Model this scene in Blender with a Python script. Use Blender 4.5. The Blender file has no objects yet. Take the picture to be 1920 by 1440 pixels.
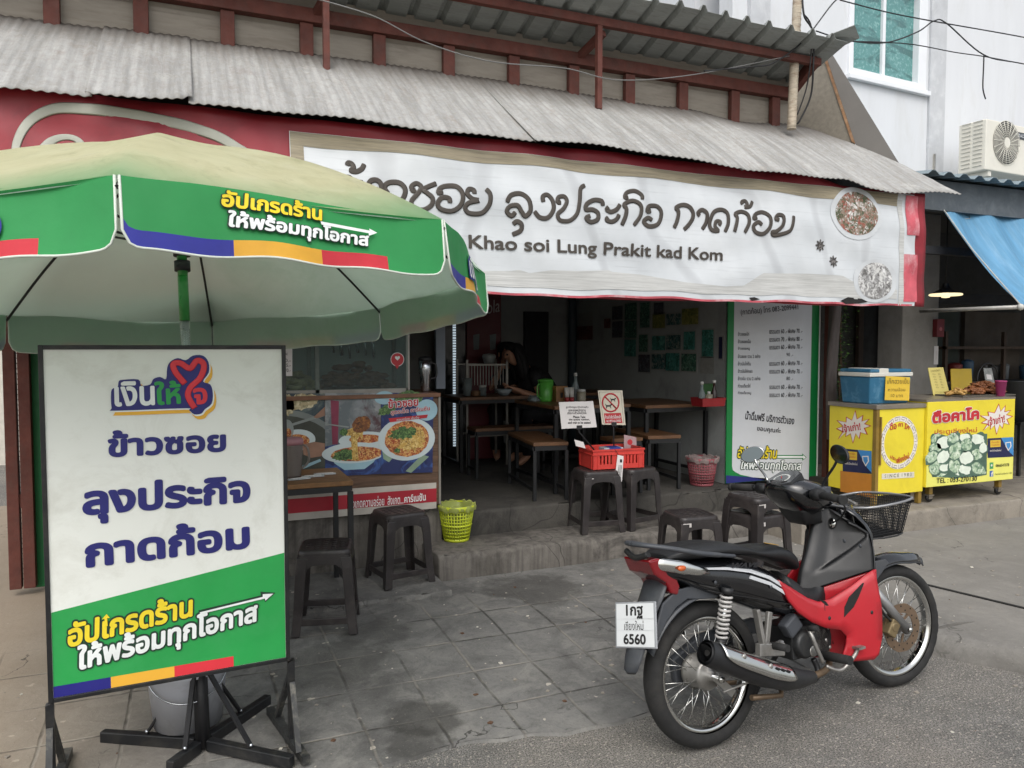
import bpy, bmesh, math, random
from math import sin, cos, pi, radians, atan2, sqrt, hypot
from mathutils import Vector as V, Matrix as MX
rnd = random.Random(7)
SC = bpy.context.scene
COL = SC.collection
# ---------------------------------------------------------------- camera
EYE, YAW, PITCH, FPX = 1.58, radians(22.7), radians(2.8), 1440.0
cd = bpy.data.cameras.new('camera'); cam = bpy.data.objects.new('camera', cd); COL.objects.link(cam)
cd.sensor_width = 36; cd.lens = 36 * FPX / 1920; cd.clip_start = .05; cd.clip_end = 500
cam.location = (0, 0, EYE); cam.rotation_euler = (pi / 2 - PITCH, 0, -YAW)
SC.camera = cam
# ---------------------------------------------------------------- sky, sun, exposure
wd = bpy.data.worlds.new('World'); SC.world = wd; wd.use_nodes = True
nt = wd.node_tree; bg = nt.nodes['Background']
sky = nt.nodes.new('ShaderNodeTexSky'); sky.sky_type = 'NISHITA'; sky.sun_disc = False
sky.sun_elevation = radians(52); sky.sun_rotation = radians(205); sky.air_density = 1.3; sky.dust_density = 4
hs = nt.nodes.new('ShaderNodeHueSaturation'); hs.inputs['Saturation'].default_value = .34
nt.links.new(sky.outputs[0], hs.inputs['Color']); nt.links.new(hs.outputs[0], bg.inputs[0])
bg.inputs[1].default_value = .15
sl = bpy.data.lights.new('sun', 'SUN'); so = bpy.data.objects.new('sun', sl); COL.objects.link(so)
sl.energy = .7; sl.angle = radians(55); sl.color = (1, .97, .93)
so.rotation_euler = (radians(38), 0, radians(-25))
SC.view_settings.view_transform = 'Standard'; SC.view_settings.look = 'None'
SC.view_settings.gamma = 1; SC.view_settings.use_curve_mapping = False; SC.view_settings.exposure = .58
SC.cycles.max_bounces = 6; SC.cycles.transparent_max_bounces = 12
# ---------------------------------------------------------------- measuring: a photo point on a real plane
_fh = V((sin(YAW), cos(YAW), 0)); _r = V((cos(YAW), -sin(YAW), 0)); _z = V((0, 0, 1))
_fw = _fh * cos(PITCH) - _z * sin(PITCH); _up = _fh * sin(PITCH) + _z * cos(PITCH); CP = V((0, 0, EYE))
def ray(x, y): return _fw + _r * ((x - 960) / FPX) + _up * ((720 - y) / FPX)
def onY(x, y, Y): r = ray(x, y); return CP + r * (Y / r.y)
def onX(x, y, X): r = ray(x, y); return CP + r * (X / r.x)
def onZ(x, y, Z): r = ray(x, y); return CP + r * ((Z - EYE) / r.z)
class PL:                                       # a flat (or wrinkled) sheet with its own u, v coordinates
    def __init__(s, P0, U, W=(0, 0, 1), disp=None):
        s.P = V(P0); s.U = V(U).normalized(); s.V = V(W).normalized(); s.N = s.U.cross(s.V); s.d = disp
    def at(s, u, v, n=0):
        return s.P + s.U * u + s.V * v + s.N * (n + (s.d(u, v) if s.d else 0))
    def px(s, x, y):
        r = ray(x, y); q = CP + r * ((s.P - CP).dot(s.N) / r.dot(s.N)) - s.P
        return q.dot(s.U), q.dot(s.V)
# ---------------------------------------------------------------- materials
def hx(c):
    if not isinstance(c, str): return tuple(c)
    c = c.lstrip('#'); o = []
    for i in (0, 2, 4):
        x = int(c[i:i + 2], 16) / 255; o.append(x / 12.92 if x < .04045 else ((x + .055) / 1.055) ** 2.4)
    return tuple(o)
def N(nt, t, **k):
    n = nt.nodes.new(t)
    for a, b in k.items(): setattr(n, a, b)
    return n
def mixc(nt, f, a, b, bt='MIX'):
    m = N(nt, 'ShaderNodeMix', data_type='RGBA', blend_type=bt)
    for s, x in ((0, f), (6, a), (7, b)):
        if isinstance(x, (int, float)): m.inputs[s].default_value = x
        elif isinstance(x, tuple): m.inputs[s].default_value = (*x[:3], 1)
        else: nt.links.new(x, m.inputs[s])
    return m.outputs[2]
def ramp(nt, x, a, b, lo=0, hi=1):
    m = N(nt, 'ShaderNodeMapRange'); nt.links.new(x, m.inputs[0])
    for i, q in enumerate((a, b, lo, hi)): m.inputs[i + 1].default_value = q
    return m.outputs[0]
def noise(nt, co, sc, det=5, rough=.6, dist=0):
    n = N(nt, 'ShaderNodeTexNoise'); nt.links.new(co, n.inputs['Vector'])
    n.inputs['Scale'].default_value = sc; n.inputs['Detail'].default_value = det; n.inputs['Roughness'].default_value = rough
    n.inputs['Distortion'].default_value = dist
    return n.outputs[0]
def coords(nt, stretch=None, world=False):
    if world: c = N(nt, 'ShaderNodeNewGeometry').outputs['Position']
    else: c = N(nt, 'ShaderNodeTexCoord').outputs['Object']
    if stretch:
        m = N(nt, 'ShaderNodeMapping'); m.inputs['Scale'].default_value = stretch; nt.links.new(c, m.inputs[0]); c = m.outputs[0]
    return c
MATS = {}
def mat(name, c, rough=.6, metal=0, var=.12, vs=6, bump=0, bs=60, dirt=None, stretch=None, coat=0, trans=0, transl=0, emit=None, spec=.5, world=False, alpha=1, dvar=0):
    m = bpy.data.materials.new(name); m.use_nodes = True; nt = m.node_tree; b = nt.nodes['Principled BSDF']
    c = hx(c); co = coords(nt, stretch, world)
    col = mixc(nt, ramp(nt, noise(nt, co, vs), .3, .7), tuple(x * (1 - var) for x in c), tuple(min(1, x * (1 + var)) for x in c))
    if dirt:
        dc, amt, ds = dirt
        col = mixc(nt, ramp(nt, noise(nt, co, ds, 8, .7, .5), .5, .75, 0, amt), col, hx(dc))
    nt.links.new(col, b.inputs['Base Color'])
    b.inputs['Metallic'].default_value = metal
    rr = ramp(nt, noise(nt, co, vs * 2.3, 4), .3, .7, max(.02, rough - .1 * (rough > .12)), min(1, rough + .1 * (rough > .12))); nt.links.new(rr, b.inputs['Roughness'])
    b.inputs['Specular IOR Level'].default_value = spec
    if coat: b.inputs['Coat Weight'].default_value = coat; b.inputs['Coat Roughness'].default_value = .08
    if trans: b.inputs['Transmission Weight'].default_value = trans
    if alpha < 1: b.inputs['Alpha'].default_value = alpha
    if emit: b.inputs['Emission Color'].default_value = (*hx(emit[0]), 1); b.inputs['Emission Strength'].default_value = emit[1]
    if bump:
        bn = N(nt, 'ShaderNodeBump'); bn.inputs['Strength'].default_value = bump; bn.inputs['Distance'].default_value = .01
        nt.links.new(noise(nt, co, bs, 6, .65), bn.inputs['Height']); nt.links.new(bn.outputs[0], b.inputs['Normal'])
    if transl:
        t = N(nt, 'ShaderNodeBsdfTranslucent'); nt.links.new(col, t.inputs[0]); ms = N(nt, 'ShaderNodeMixShader'); ms.inputs[0].default_value = transl
        out = nt.nodes['Material Output']; nt.links.new(b.outputs[0], ms.inputs[1]); nt.links.new(t.outputs[0], ms.inputs[2]); nt.links.new(ms.outputs[0], out.inputs[0])
    MATS[name] = m; return m
def glassmat(name, tint, alpha=.25, rough=.03):
    m = bpy.data.materials.new(name); m.use_nodes = True; nt = m.node_tree; b = nt.nodes['Principled BSDF']
    tr = N(nt, 'ShaderNodeBsdfTransparent'); tr.inputs[0].default_value = (*hx(tint), 1)
    b.inputs['Base Color'].default_value = (*hx(tint), 1); b.inputs['Roughness'].default_value = rough
    fr = N(nt, 'ShaderNodeFresnel'); fr.inputs[0].default_value = 1.5
    ad = N(nt, 'ShaderNodeMath', operation='ADD'); nt.links.new(fr.outputs[0], ad.inputs[0]); ad.inputs[1].default_value = alpha
    ms = N(nt, 'ShaderNodeMixShader'); nt.links.new(ad.outputs[0], ms.inputs[0]); nt.links.new(tr.outputs[0], ms.inputs[1]); nt.links.new(b.outputs[0], ms.inputs[2])
    nt.links.new(ms.outputs[0], nt.nodes['Material Output'].inputs[0]); return m
# ---------------------------------------------------------------- mesh building
class MB:
    def __init__(s, M=None): s.v = []; s.f = []; s.mi = []; s.sm = []; s.M = M
    def add(s, vs, fs, mi=0, smooth=False):
        k = len(s.v)
        for p in vs:
            p = V(p); s.v.append(s.M @ p if s.M else p)
        for f in fs: s.f.append([k + i for i in f]); s.mi.append(mi); s.sm.append(smooth)
        return s
    def box(s, c, d, R=None, mi=0):
        c = V(c); h = V(d) / 2; vs = []
        for i in range(8):
            q = V((h.x * (1 if i & 1 else -1), h.y * (1 if i & 2 else -1), h.z * (1 if i & 4 else -1))); vs.append(c + (R @ q if R else q))
        return s.add(vs, [(0, 2, 3, 1), (4, 5, 7, 6), (0, 1, 5, 4), (2, 6, 7, 3), (0, 4, 6, 2), (1, 3, 7, 5)], mi)
    def bb(s, x0, x1, y0, y1, z0, z1, mi=0):
        return s.box(((x0 + x1) / 2, (y0 + y1) / 2, (z0 + z1) / 2), (abs(x1 - x0), abs(y1 - y0), abs(z1 - z0)), None, mi)
    def bar(s, p, q, w, h, mi=0, up=(0, 0, 1)):
        p = V(p); q = V(q); d = (q - p); L = d.length; d.normalize(); u = V(up)
        if abs(d.dot(u)) > .98: u = V((0, 1, 0))
        a = d.cross(u).normalized(); u = a.cross(d).normalized()
        R = MX((d, a, u)).transposed()
        return s.box((p + q) / 2, (L, w, h), R, mi)
    def tube(s, pts, r, n=8, mi=0, closed=False, cap=True, flat=None):
        pts = [V(p) for p in pts]; m = len(pts); rs = r if isinstance(r, (list, tuple)) else [r] * m
        vs = []; ref = None
        for i, p in enumerate(pts):
            a = pts[i - 1] if (i or closed) else p; b = pts[(i + 1) % m] if (i < m - 1 or closed) else p
            t = (b - a).normalized() if (b - a).length > 1e-9 else V((0, 0, 1))
            if ref is None: ref = V((0, 0, 1)) if abs(t.z) < .9 else V((1, 0, 0))
            u = (ref - t * ref.dot(t))
            if u.length < 1e-6: u = t.orthogonal()
            u.normalize(); w = t.cross(u); ref = u
            for k in range(n):
                an = 2 * pi * k / n; vs.append(p + (u * cos(an) + w * sin(an)) * rs[i])
        if flat:
            nrm, o, f = flat; nrm = V(nrm)
            vs = [q - nrm * ((q - pts[j // n]).dot(nrm) * (1 - f)) for j, q in enumerate(vs)]
        fs = []
        for i in range(m if closed else m - 1):
            j = (i + 1) % m
            for k in range(n): k2 = (k + 1) % n; fs.append((i * n + k, i * n + k2, j * n + k2, j * n + k))
        s.add(vs, fs, mi, True)
        if cap and not closed:
            k0 = len(s.v) - len(vs)
            for ring in (list(range(n))[::-1], list(range((m - 1) * n, m * n))): s.f.append([k0 + i for i in ring]); s.mi.append(mi); s.sm.append(False)
        return s
    def lathe(s, prof, n=24, M=None, mi=0, smooth=True):
        vs = []; fs = []; M = M or MX()
        for r, z in prof:
            for k in range(n): a = 2 * pi * k / n; vs.append(M @ V((r * cos(a), r * sin(a), z)))
        for i in range(len(prof) - 1):
            for k in range(n): k2 = (k + 1) % n; fs.append((i * n + k, i * n + k2, (i + 1) * n + k2, (i + 1) * n + k))
        return s.add(vs, fs, mi, smooth)
    def prism(s, poly, d0, d1, fr=None, mi=0, mi2=None):   # polygon (a, b) pushed from depth d0 to d1 in a frame fr(a, b, d)
        fr = fr or (lambda a, b, d: V((a, b, d))); n = len(poly)
        vs = [fr(a, b, d0) for a, b in poly] + [fr(a, b, d1) for a, b in poly]
        s.add(vs, [list(range(n))[::-1]], mi); k = len(s.v) - 2 * n
        s.f.append([k + n + i for i in range(n)]); s.mi.append(mi if mi2 is None else mi2); s.sm.append(False)
        for i in range(n): j = (i + 1) % n; s.f.append([k + i, k + j, k + n + j, k + n + i]); s.mi.append(mi); s.sm.append(False)
        return s
    def poly(s, pl, pts, n=.002, mi=0): return s.add([pl.at(u, v, n) for u, v in pts], [list(range(len(pts)))], mi)
    def ppx(s, pl, pts, n=.002, mi=0): return s.poly(pl, [pl.px(x, y) for x, y in pts], n, mi)
    def rdisc(s, pl, c, rx, ry, n, mi, k=40, rings=8):
        P = [pl.at(*c, n)] + [pl.at(c[0] + rx * j / rings * cos(2 * pi * i / k), c[1] + ry * j / rings * sin(2 * pi * i / k), n) for j in range(1, rings + 1) for i in range(k)]
        return s.add(P, [(0, 1 + i, 1 + (i + 1) % k) for i in range(k)] + [(1 + (j - 1) * k + i, 1 + j * k + i, 1 + j * k + (i + 1) % k, 1 + (j - 1) * k + (i + 1) % k) for j in range(1, rings) for i in range(k)], mi)
    def disc(s, pl, c, rx, ry=None, n=.002, mi=0, k=28, wob=0, r=None, rot=0):
        ry = ry or rx; P = []
        for i in range(k):
            a = 2 * pi * i / k; q = 1 + (wob * (r or rnd).uniform(-1, 1) if wob else 0); x, y = rx * cos(a) * q, ry * sin(a) * q
            P.append((c[0] + x * cos(rot) - y * sin(rot), c[1] + x * sin(rot) + y * cos(rot)))
        return s.poly(pl, P, n, mi)
    def grid(s, nu, nv, fn, mi=0, smooth=True, mf=None, closed=False):
        vs = [fn(i / nu, j / nv) for j in range(nv + 1) for i in range(nu + (0 if closed else 1))]; w = nu + (0 if closed else 1); fs = []; ms = []
        for j in range(nv):
            for i in range(nu):
                i2 = (i + 1) % w; fs.append((j * w + i, j * w + i2, (j + 1) * w + i2, (j + 1) * w + i)); ms.append(mf(i / nu, j / nv) if mf else mi)
        k = len(s.mi); s.add(vs, fs, mi, smooth); s.mi[k:] = ms; return s
    def loft(s, rings, mi=0, cap=True, smooth=True):
        n = len(rings[0]); vs = [p for r in rings for p in r]; fs = []
        for i in range(len(rings) - 1):
            for k in range(n): k2 = (k + 1) % n; fs.append((i * n + k, i * n + k2, (i + 1) * n + k2, (i + 1) * n + k))
        if cap: fs += [tuple(range(n))[::-1], tuple((len(rings) - 1) * n + k for k in range(n))]
        return s.add(vs, fs, mi, smooth)
    def ball(s, c, r, n=12, mi=0, sc=(1, 1, 1), R=None):
        c = V(c); rows = n // 2; vs = []; fs = []
        for j in range(rows + 1):
            for k in range(n):
                a = 2 * pi * k / n; b = pi * j / rows; q = V((sin(b) * cos(a) * sc[0], sin(b) * sin(a) * sc[1], cos(b) * sc[2])) * r
                vs.append(c + (R @ q if R else q))
        for j in range(rows):
            for k in range(n): k2 = (k + 1) % n; fs.append((j * n + k, (j + 1) * n + k, (j + 1) * n + k2, j * n + k2))
        return s.add(vs, fs, mi, True)
    def build(s, name, mats, parent=None, bevel=0, seg=2, sub=0, solid=0, weld=False, label=None, cat=None, group=None, kind=None, recalc=True, mods=None):
        if not isinstance(mats, (list, tuple)): mats = [mats]
        if parent is None:
            xs = [p.x for p in s.v]; ys = [p.y for p in s.v]; o = V(((min(xs) + max(xs)) / 2, (min(ys) + max(ys)) / 2, min(p.z for p in s.v)))
            W = MX.Translation(o)
        else: W = WM.get(parent.name, MX())
        I = W.inverted(); me = bpy.data.meshes.new(name); me.from_pydata([I @ p for p in s.v], [], s.f)
        me.polygons.foreach_set('material_index', s.mi); me.polygons.foreach_set('use_smooth', s.sm)
        if recalc or weld:
            bm = bmesh.new(); bm.from_mesh(me)
            if weld: bmesh.ops.remove_doubles(bm, verts=bm.verts, dist=1e-5)
            if recalc: bmesh.ops.recalc_face_normals(bm, faces=bm.faces)
            bm.to_mesh(me); bm.free()
        for m in mats: me.materials.append(m)
        ob = bpy.data.objects.new(name, me); COL.objects.link(ob)
        if parent is None: ob.location = o; WM[ob.name] = W
        else: ob.parent = parent; WM[ob.name] = W
        if label or cat or kind or group: tag(ob, label, cat, group, kind)
        if solid: q = ob.modifiers.new('solid', 'SOLIDIFY'); q.thickness = solid; q.offset = 0
        if bevel: q = ob.modifiers.new('bevel', 'BEVEL'); q.width = bevel; q.segments = seg; q.limit_method = 'ANGLE'; q.angle_limit = radians(35); q.harden_normals = False
        if sub: q = ob.modifiers.new('sub', 'SUBSURF'); q.levels = q.render_levels = sub
        return ob
WM = {}
def tag(o, label=None, cat=None, group=None, kind=None):
    for k, x in (('label', label), ('category', cat), ('group', group), ('kind', kind)):
        if x: o[k] = x
    return o
def thing(name, label, cat, loc=(0, 0, 0), rot=(0, 0, 0), group=None, kind=None):
    o = bpy.data.objects.new(name, None); o.empty_display_size = .1; COL.objects.link(o); o.location = loc; o.rotation_euler = rot
    from mathutils import Euler
    WM[o.name] = MX.Translation(V(loc)) @ Euler(rot).to_matrix().to_4x4()
    return tag(o, label, cat, group, kind)
KIDS = {}
def dup(root, loc, rz, label=None, parent=None, rot=None):
    c = root.copy(); COL.objects.link(c)
    if parent: c.parent = parent
    else:
        c.location = loc; c.rotation_euler = rot or (0, 0, rz)
        if label: c['label'] = label
    for ch in [x for x in COL.objects if x.parent == root]: dup(ch, None, None, None, c)
    return c
def _glyphs(body, bold=0, shear=0, sp=1):            # a line of writing as flat triangles, unit size
    cu = bpy.data.curves.new('t', 'FONT'); cu.body = body; cu.size = 1; cu.offset = bold; cu.shear = shear; cu.space_character = sp; cu.resolution_u = 4
    cu.fill_mode = 'NONE'
    ob = bpy.data.objects.new('t', cu); COL.objects.link(ob); dg = bpy.context.evaluated_depsgraph_get(); dg.update()
    me = bpy.data.meshes.new_from_object(ob.evaluated_get(dg)); pts = [v.co.copy() for v in me.vertices]; nb_ = {}
    for e in me.edges: a, b = e.vertices; nb_.setdefault(a, []).append(b); nb_.setdefault(b, []).append(a)
    bpy.data.objects.remove(ob); bpy.data.curves.remove(cu); bpy.data.meshes.remove(me)
    seen = set(); loops = []
    for s0 in range(len(pts)):
        if s0 in seen or s0 not in nb_: continue
        lp = [s0]; seen.add(s0); k = min(nb_[s0], key=lambda q: q != s0 + 1)
        while k not in seen:
            lp.append(k); seen.add(k); n2 = [q for q in nb_[k] if q not in seen]
            if not n2: break
            k = n2[0]
        if len(lp) > 2: loops.append(lp)
    area = lambda lp: sum(pts[a].x * pts[b].y - pts[b].x * pts[a].y for a, b in zip(lp, lp[1:] + lp[:1])) / 2
    ar = [area(l) for l in loops]; big = max(ar, key=abs) if ar else 1
    def inside(p, lp):
        c = False
        for a, b in zip(lp, lp[1:] + lp[:1]):
            A, B = pts[a], pts[b]
            if (A.y > p.y) != (B.y > p.y) and p.x < (B.x - A.x) * (p.y - A.y) / (B.y - A.y) + A.x: c = not c
        return c
    bbs = [(min(pts[q].x for q in l), max(pts[q].x for q in l), min(pts[q].y for q in l), max(pts[q].y for q in l)) for l in loops]; outer = []; own = {}
    for i, l in enumerate(loops):
        p = pts[l[0]]; con = [k for k in range(len(loops)) if k != i and ar[k] * ar[i] < 0 and abs(ar[k]) > abs(ar[i]) and bbs[k][0] <= p.x <= bbs[k][1] and bbs[k][2] <= p.y <= bbs[k][3] and inside(p, loops[k])]
        if con: own[i] = min(con, key=lambda k: abs(ar[k]))
        else: outer.append(i)
    hs_ = {o: [loops[i] for i, k in own.items() if k == o] for o in outer}
    from mathutils.geometry import tessellate_polygon
    vs = []; fs = []; dep = []
    for i, o in enumerate(outer):
        grp = [loops[o]] + hs_[o]; idx = [q for l in grp for q in l]; k0 = len(vs); vs += [pts[q].copy() for q in idx]; dep += [i % 5] * len(idx)
        for t in tessellate_polygon([[pts[q] for q in l] for l in grp]): fs.append([k0 + q for q in t])
    return vs, fs, dep
TONES = '\u0e48\u0e49\u0e4a\u0e4b\u0e4c'
def glyphs(body, bold=0, shear=0, sp=1):            # tone marks sit a little higher than the plain layout puts them
    vs, fs, dep = _glyphs(body, bold, shear, sp)
    if not any(c in TONES for c in body): return vs, fs, dep
    v0, f0, d0 = _glyphs(''.join(c for c in body if c not in TONES), bold, shear, sp)
    key = lambda p: (round(p.x, 3), round(p.y, 3)); base = {key(p) for p in v0}; up_ = [i for i, p in enumerate(vs) if key(p) not in base]
    lift = {}; xs = []
    for k, c in enumerate(body):
        if c in TONES: xs.append(.15 if k and body[k - 1] in '\u0e31\u0e34\u0e35\u0e36\u0e37' else (.075 if k and body[k - 1] in 'หพ' else .02))
    order = sorted(up_, key=lambda i: vs[i].x); grp = []
    for i in order:
        if not grp or vs[i].x - grp[-1][-1] > .06: grp.append([i, vs[i].x]) if 0 else grp.append([vs[i].x])
        grp[-1].append(vs[i].x)
        lift[i] = len(grp) - 1
    if len(grp) == len(xs):
        for i in up_: vs[i].y += xs[lift[i]]; vs[i].x += shear * xs[lift[i]]
    return vs, fs, dep
def write(mb, pl, body, a, b, h, mi=0, bold=0, shear=0, n=.003, sp=1, grow=0):
    # a, b: lower left and lower right of the line (u, v); h: full height of the line
    vs, fs, dep = glyphs(body, 0, shear, sp)
    x0 = min(p.x for p in vs) - bold; x1 = max(p.x for p in vs) + bold; y0 = min(p.y for p in vs) - bold; y1 = max(p.y for p in vs) + bold
    d = V((b[0] - a[0], b[1] - a[1])); L = d.length; d.normalize(); e = V((-d.y, d.x)); kx = L / (x1 - x0); ky = h / (y1 - y0); r = bold + grow
    offs = [(0, 0)] + ([(r * cos(2 * pi * i / 12), r * sin(2 * pi * i / 12)) for i in range(12)] if r > .03 else [(r * cos(2 * pi * i / 8), r * sin(2 * pi * i / 8)) for i in range(8)] if r else [])
    if r > .05: offs += [(r * .55 * cos(2 * pi * i / 8), r * .55 * sin(2 * pi * i / 8)) for i in range(8)]
    for i, (ox, oy) in enumerate(offs):          # heavier weights: the same outline laid down again all round
        out = []
        fo = []
        for w, f in enumerate(fs):
            fo.append(list(range(len(out), len(out) + len(f))))
            for g in f:
                p = vs[g]; x = (p.x + ox - x0) * kx; y = (p.y + oy - y0) * ky; out.append(pl.at(a[0] + d.x * x + e.x * y, a[1] + d.y * x + e.y * y, n + dep[g] * .00025 + (w % 11) * .00003 + i * .000007))
        mb.add(out, fo, mi)
def wpx(mb, pl, body, x0, y0, x1, y1, ytop, **k):   # the same, the line measured in the photograph
    a = pl.px(x0, y0); b = pl.px(x1, y1); t = pl.px(x0, ytop)
    write(mb, pl, body, a, b, t[1] - a[1], **k)
def smooth(pts, k=6, closed=False):
    P = [V(p) for p in pts]; n = len(P); out = []
    for i in range(n if closed else n - 1):
        g = lambda j: P[j % n] if closed else P[max(0, min(n - 1, j))]
        a, b, c, d = g(i - 1), g(i), g(i + 1), g(i + 2)
        for q in range(k):
            t = q / k; out.append(.5 * (2 * b + (c - a) * t + (2 * a - 5 * b + 4 * c - d) * t * t + (3 * b - a - 3 * c + d) * t ** 3))
    if not closed: out.append(P[-1])
    return out
def interp(tab, x):
    if x <= tab[0][0]: return tab[0][1:]
    for a, b in zip(tab, tab[1:]):
        if x <= b[0]: t = (x - a[0]) / (b[0] - a[0]); return tuple(p + (q - p) * t for p, q in zip(a[1:], b[1:]))
    return tab[-1][1:]
# ================================================================ ground
def sstep(a, b, x): t = max(0, min(1, (x - a) / (b - a))); return t * t * (3 - 2 * t)
ROADY = 2.76
def gz(x, y):
    s = sstep(2.55, 3.5, x); n = .014 + .092 * s; f = .055 + .055 * s
    return n + (f - n) * sstep(ROADY, 4.3, y)
def road_mat():
    m = bpy.data.materials.new('asphalt'); m.use_nodes = True; nt = m.node_tree; b = nt.nodes['Principled BSDF']; co = coords(nt, None, True)
    big = noise(nt, co, .9, 6); mid = noise(nt, co, 9, 6, .7); gr = noise(nt, co, 160, 3, .7); sp = noise(nt, co, 75, 2, .5)
    c = mixc(nt, ramp(nt, mid, .35, .7), hx('#6b6a67'), hx('#8b8985')); c = mixc(nt, ramp(nt, big, .4, .65, 0, .6), c, hx('#979188'))
    c = mixc(nt, ramp(nt, gr, .45, .6, 0, .9), c, hx('#3a3835')); c = mixc(nt, ramp(nt, sp, .6, .66, 0, .85), c, hx('#a9a297'))
    nt.links.new(c, b.inputs['Base Color']); b.inputs['Roughness'].default_value = .92; b.inputs['Specular IOR Level'].default_value = .25
    bn = N(nt, 'ShaderNodeBump'); bn.inputs['Strength'].default_value = .9; bn.inputs['Distance'].default_value = .012
    nt.links.new(mixc(nt, .4, noise(nt, co, 90, 4, .8), mid), bn.inputs['Height']); nt.links.new(bn.outputs[0], b.inputs['Normal']); return m
def pave_mat():
    m = bpy.data.materials.new('paving'); m.use_nodes = True; nt = m.node_tree; b = nt.nodes['Principled BSDF']; co = coords(nt, None, True)
    sx = N(nt, 'ShaderNodeSeparateXYZ'); nt.links.new(co, sx.inputs[0]); wob = noise(nt, co, 2.2, 3)
    def M2(op, a, c, d=None):
        q = N(nt, 'ShaderNodeMath', operation=op)
        for i, x in enumerate((a, c, d)):
            if x is None: continue
            if isinstance(x, (int, float)): q.inputs[i].default_value = x
            else: nt.links.new(x, q.inputs[i])
        return q.outputs[0]
    def groove(ax, off, size, w):
        v = M2('DIVIDE', M2('SUBTRACT', M2('ADD', ax, M2('MULTIPLY', wob, .03)), off), size)
        f = M2('ABSOLUTE', M2('SUBTRACT', M2('FRACT', v, 0), .5), 0); return ramp(nt, f, .5 - w / size, .5 - w / size * .25)
    g = M2('MAXIMUM', groove(sx.outputs[0], .04, .30, .009), groove(sx.outputs[1], .275, .348, .009))
    area = M2('MULTIPLY', ramp(nt, sx.outputs[1], 4.5, 4.1), ramp(nt, sx.outputs[0], 3.6, 3.0))
    wear = ramp(nt, noise(nt, co, 1.9, 6, .7, .5), .33, .55); g = M2('MULTIPLY', M2('MULTIPLY', g, area), wear)
    n1 = noise(nt, co, 1.1, 8, .65); n2 = noise(nt, co, 5, 8, .72, .6); n3 = noise(nt, co, 40, 5, .7); n4 = noise(nt, co, 17, 2, .5, .2)
    c = mixc(nt, ramp(nt, n1, .35, .68), hx('#595856'), hx('#787774'))
    c = mixc(nt, ramp(nt, n2, .48, .72, 0, .75), c, hx('#8d8b85')); c = mixc(nt, ramp(nt, n2, .46, .3, 0, .55), c, hx('#3d3c3a'))
    c = mixc(nt, ramp(nt, n3, .5, .75, 0, .35), c, hx('#3a3834')); c = mixc(nt, ramp(nt, n4, .72, .745, 0, .75), c, hx('#bdb5a8'))
    right = ramp(nt, sx.outputs[0], 3.0, 4.0, 0, .55); c = mixc(nt, right, c, hx('#85817a'))
    c = mixc(nt, ramp(nt, sx.outputs[0], .1, -.9, 0, .75), c, hx('#a2927e'))
    gc = mixc(nt, ramp(nt, noise(nt, co, 3, 3), .45, .55), hx('#26241f'), hx('#8b857b')); c = mixc(nt, M2('MULTIPLY', g, .72), c, gc)
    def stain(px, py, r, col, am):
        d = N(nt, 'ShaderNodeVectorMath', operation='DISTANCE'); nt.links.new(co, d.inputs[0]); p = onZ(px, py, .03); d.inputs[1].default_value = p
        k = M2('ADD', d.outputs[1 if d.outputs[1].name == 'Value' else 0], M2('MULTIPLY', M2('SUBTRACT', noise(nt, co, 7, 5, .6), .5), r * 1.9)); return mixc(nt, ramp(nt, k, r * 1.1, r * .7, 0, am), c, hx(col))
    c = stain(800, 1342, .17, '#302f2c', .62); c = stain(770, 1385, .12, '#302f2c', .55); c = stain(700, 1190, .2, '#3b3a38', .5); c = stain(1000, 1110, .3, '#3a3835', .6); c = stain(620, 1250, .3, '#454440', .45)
    vo = N(nt, 'ShaderNodeTexVoronoi', feature='DISTANCE_TO_EDGE'); vo.inputs['Scale'].default_value = .8
    wv = N(nt, 'ShaderNodeVectorMath', operation='ADD'); nt.links.new(co, wv.inputs[0]); nz = N(nt, 'ShaderNodeTexNoise'); nz.inputs['Scale'].default_value = 3; nz.inputs['Detail'].default_value = 6; nt.links.new(co, nz.inputs['Vector']); nt.links.new(nz.outputs[1], wv.inputs[1]); nt.links.new(wv.outputs[0], vo.inputs['Vector'])
    cm = M2('MULTIPLY', ramp(nt, vo.outputs[0], .006, .002), ramp(nt, noise(nt, co, 1.3, 3), .5, .56)); c = mixc(nt, M2('MULTIPLY', cm, .75), c, hx('#1f1d1b'))
    n5 = noise(nt, co, 120, 3, .8); c = mixc(nt, ramp(nt, n5, .62, .74, 0, .45), c, hx('#b4afa6')); c = mixc(nt, ramp(nt, n5, .38, .27, 0, .5), c, hx('#2a2927'))
    nt.links.new(c, b.inputs['Base Color']); b.inputs['Roughness'].default_value = .82; b.inputs['Specular IOR Level'].default_value = .3
    h = M2('SUBTRACT', M2('ADD', M2('MULTIPLY', n3, .25), M2('MULTIPLY', n2, .5)), M2('MULTIPLY', g, .5))
    bn = N(nt, 'ShaderNodeBump'); bn.inputs['Strength'].default_value = .7; bn.inputs['Distance'].default_value = .014
    nt.links.new(h, bn.inputs['Height']); nt.links.new(bn.outputs[0], b.inputs['Normal']); return m
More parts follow.
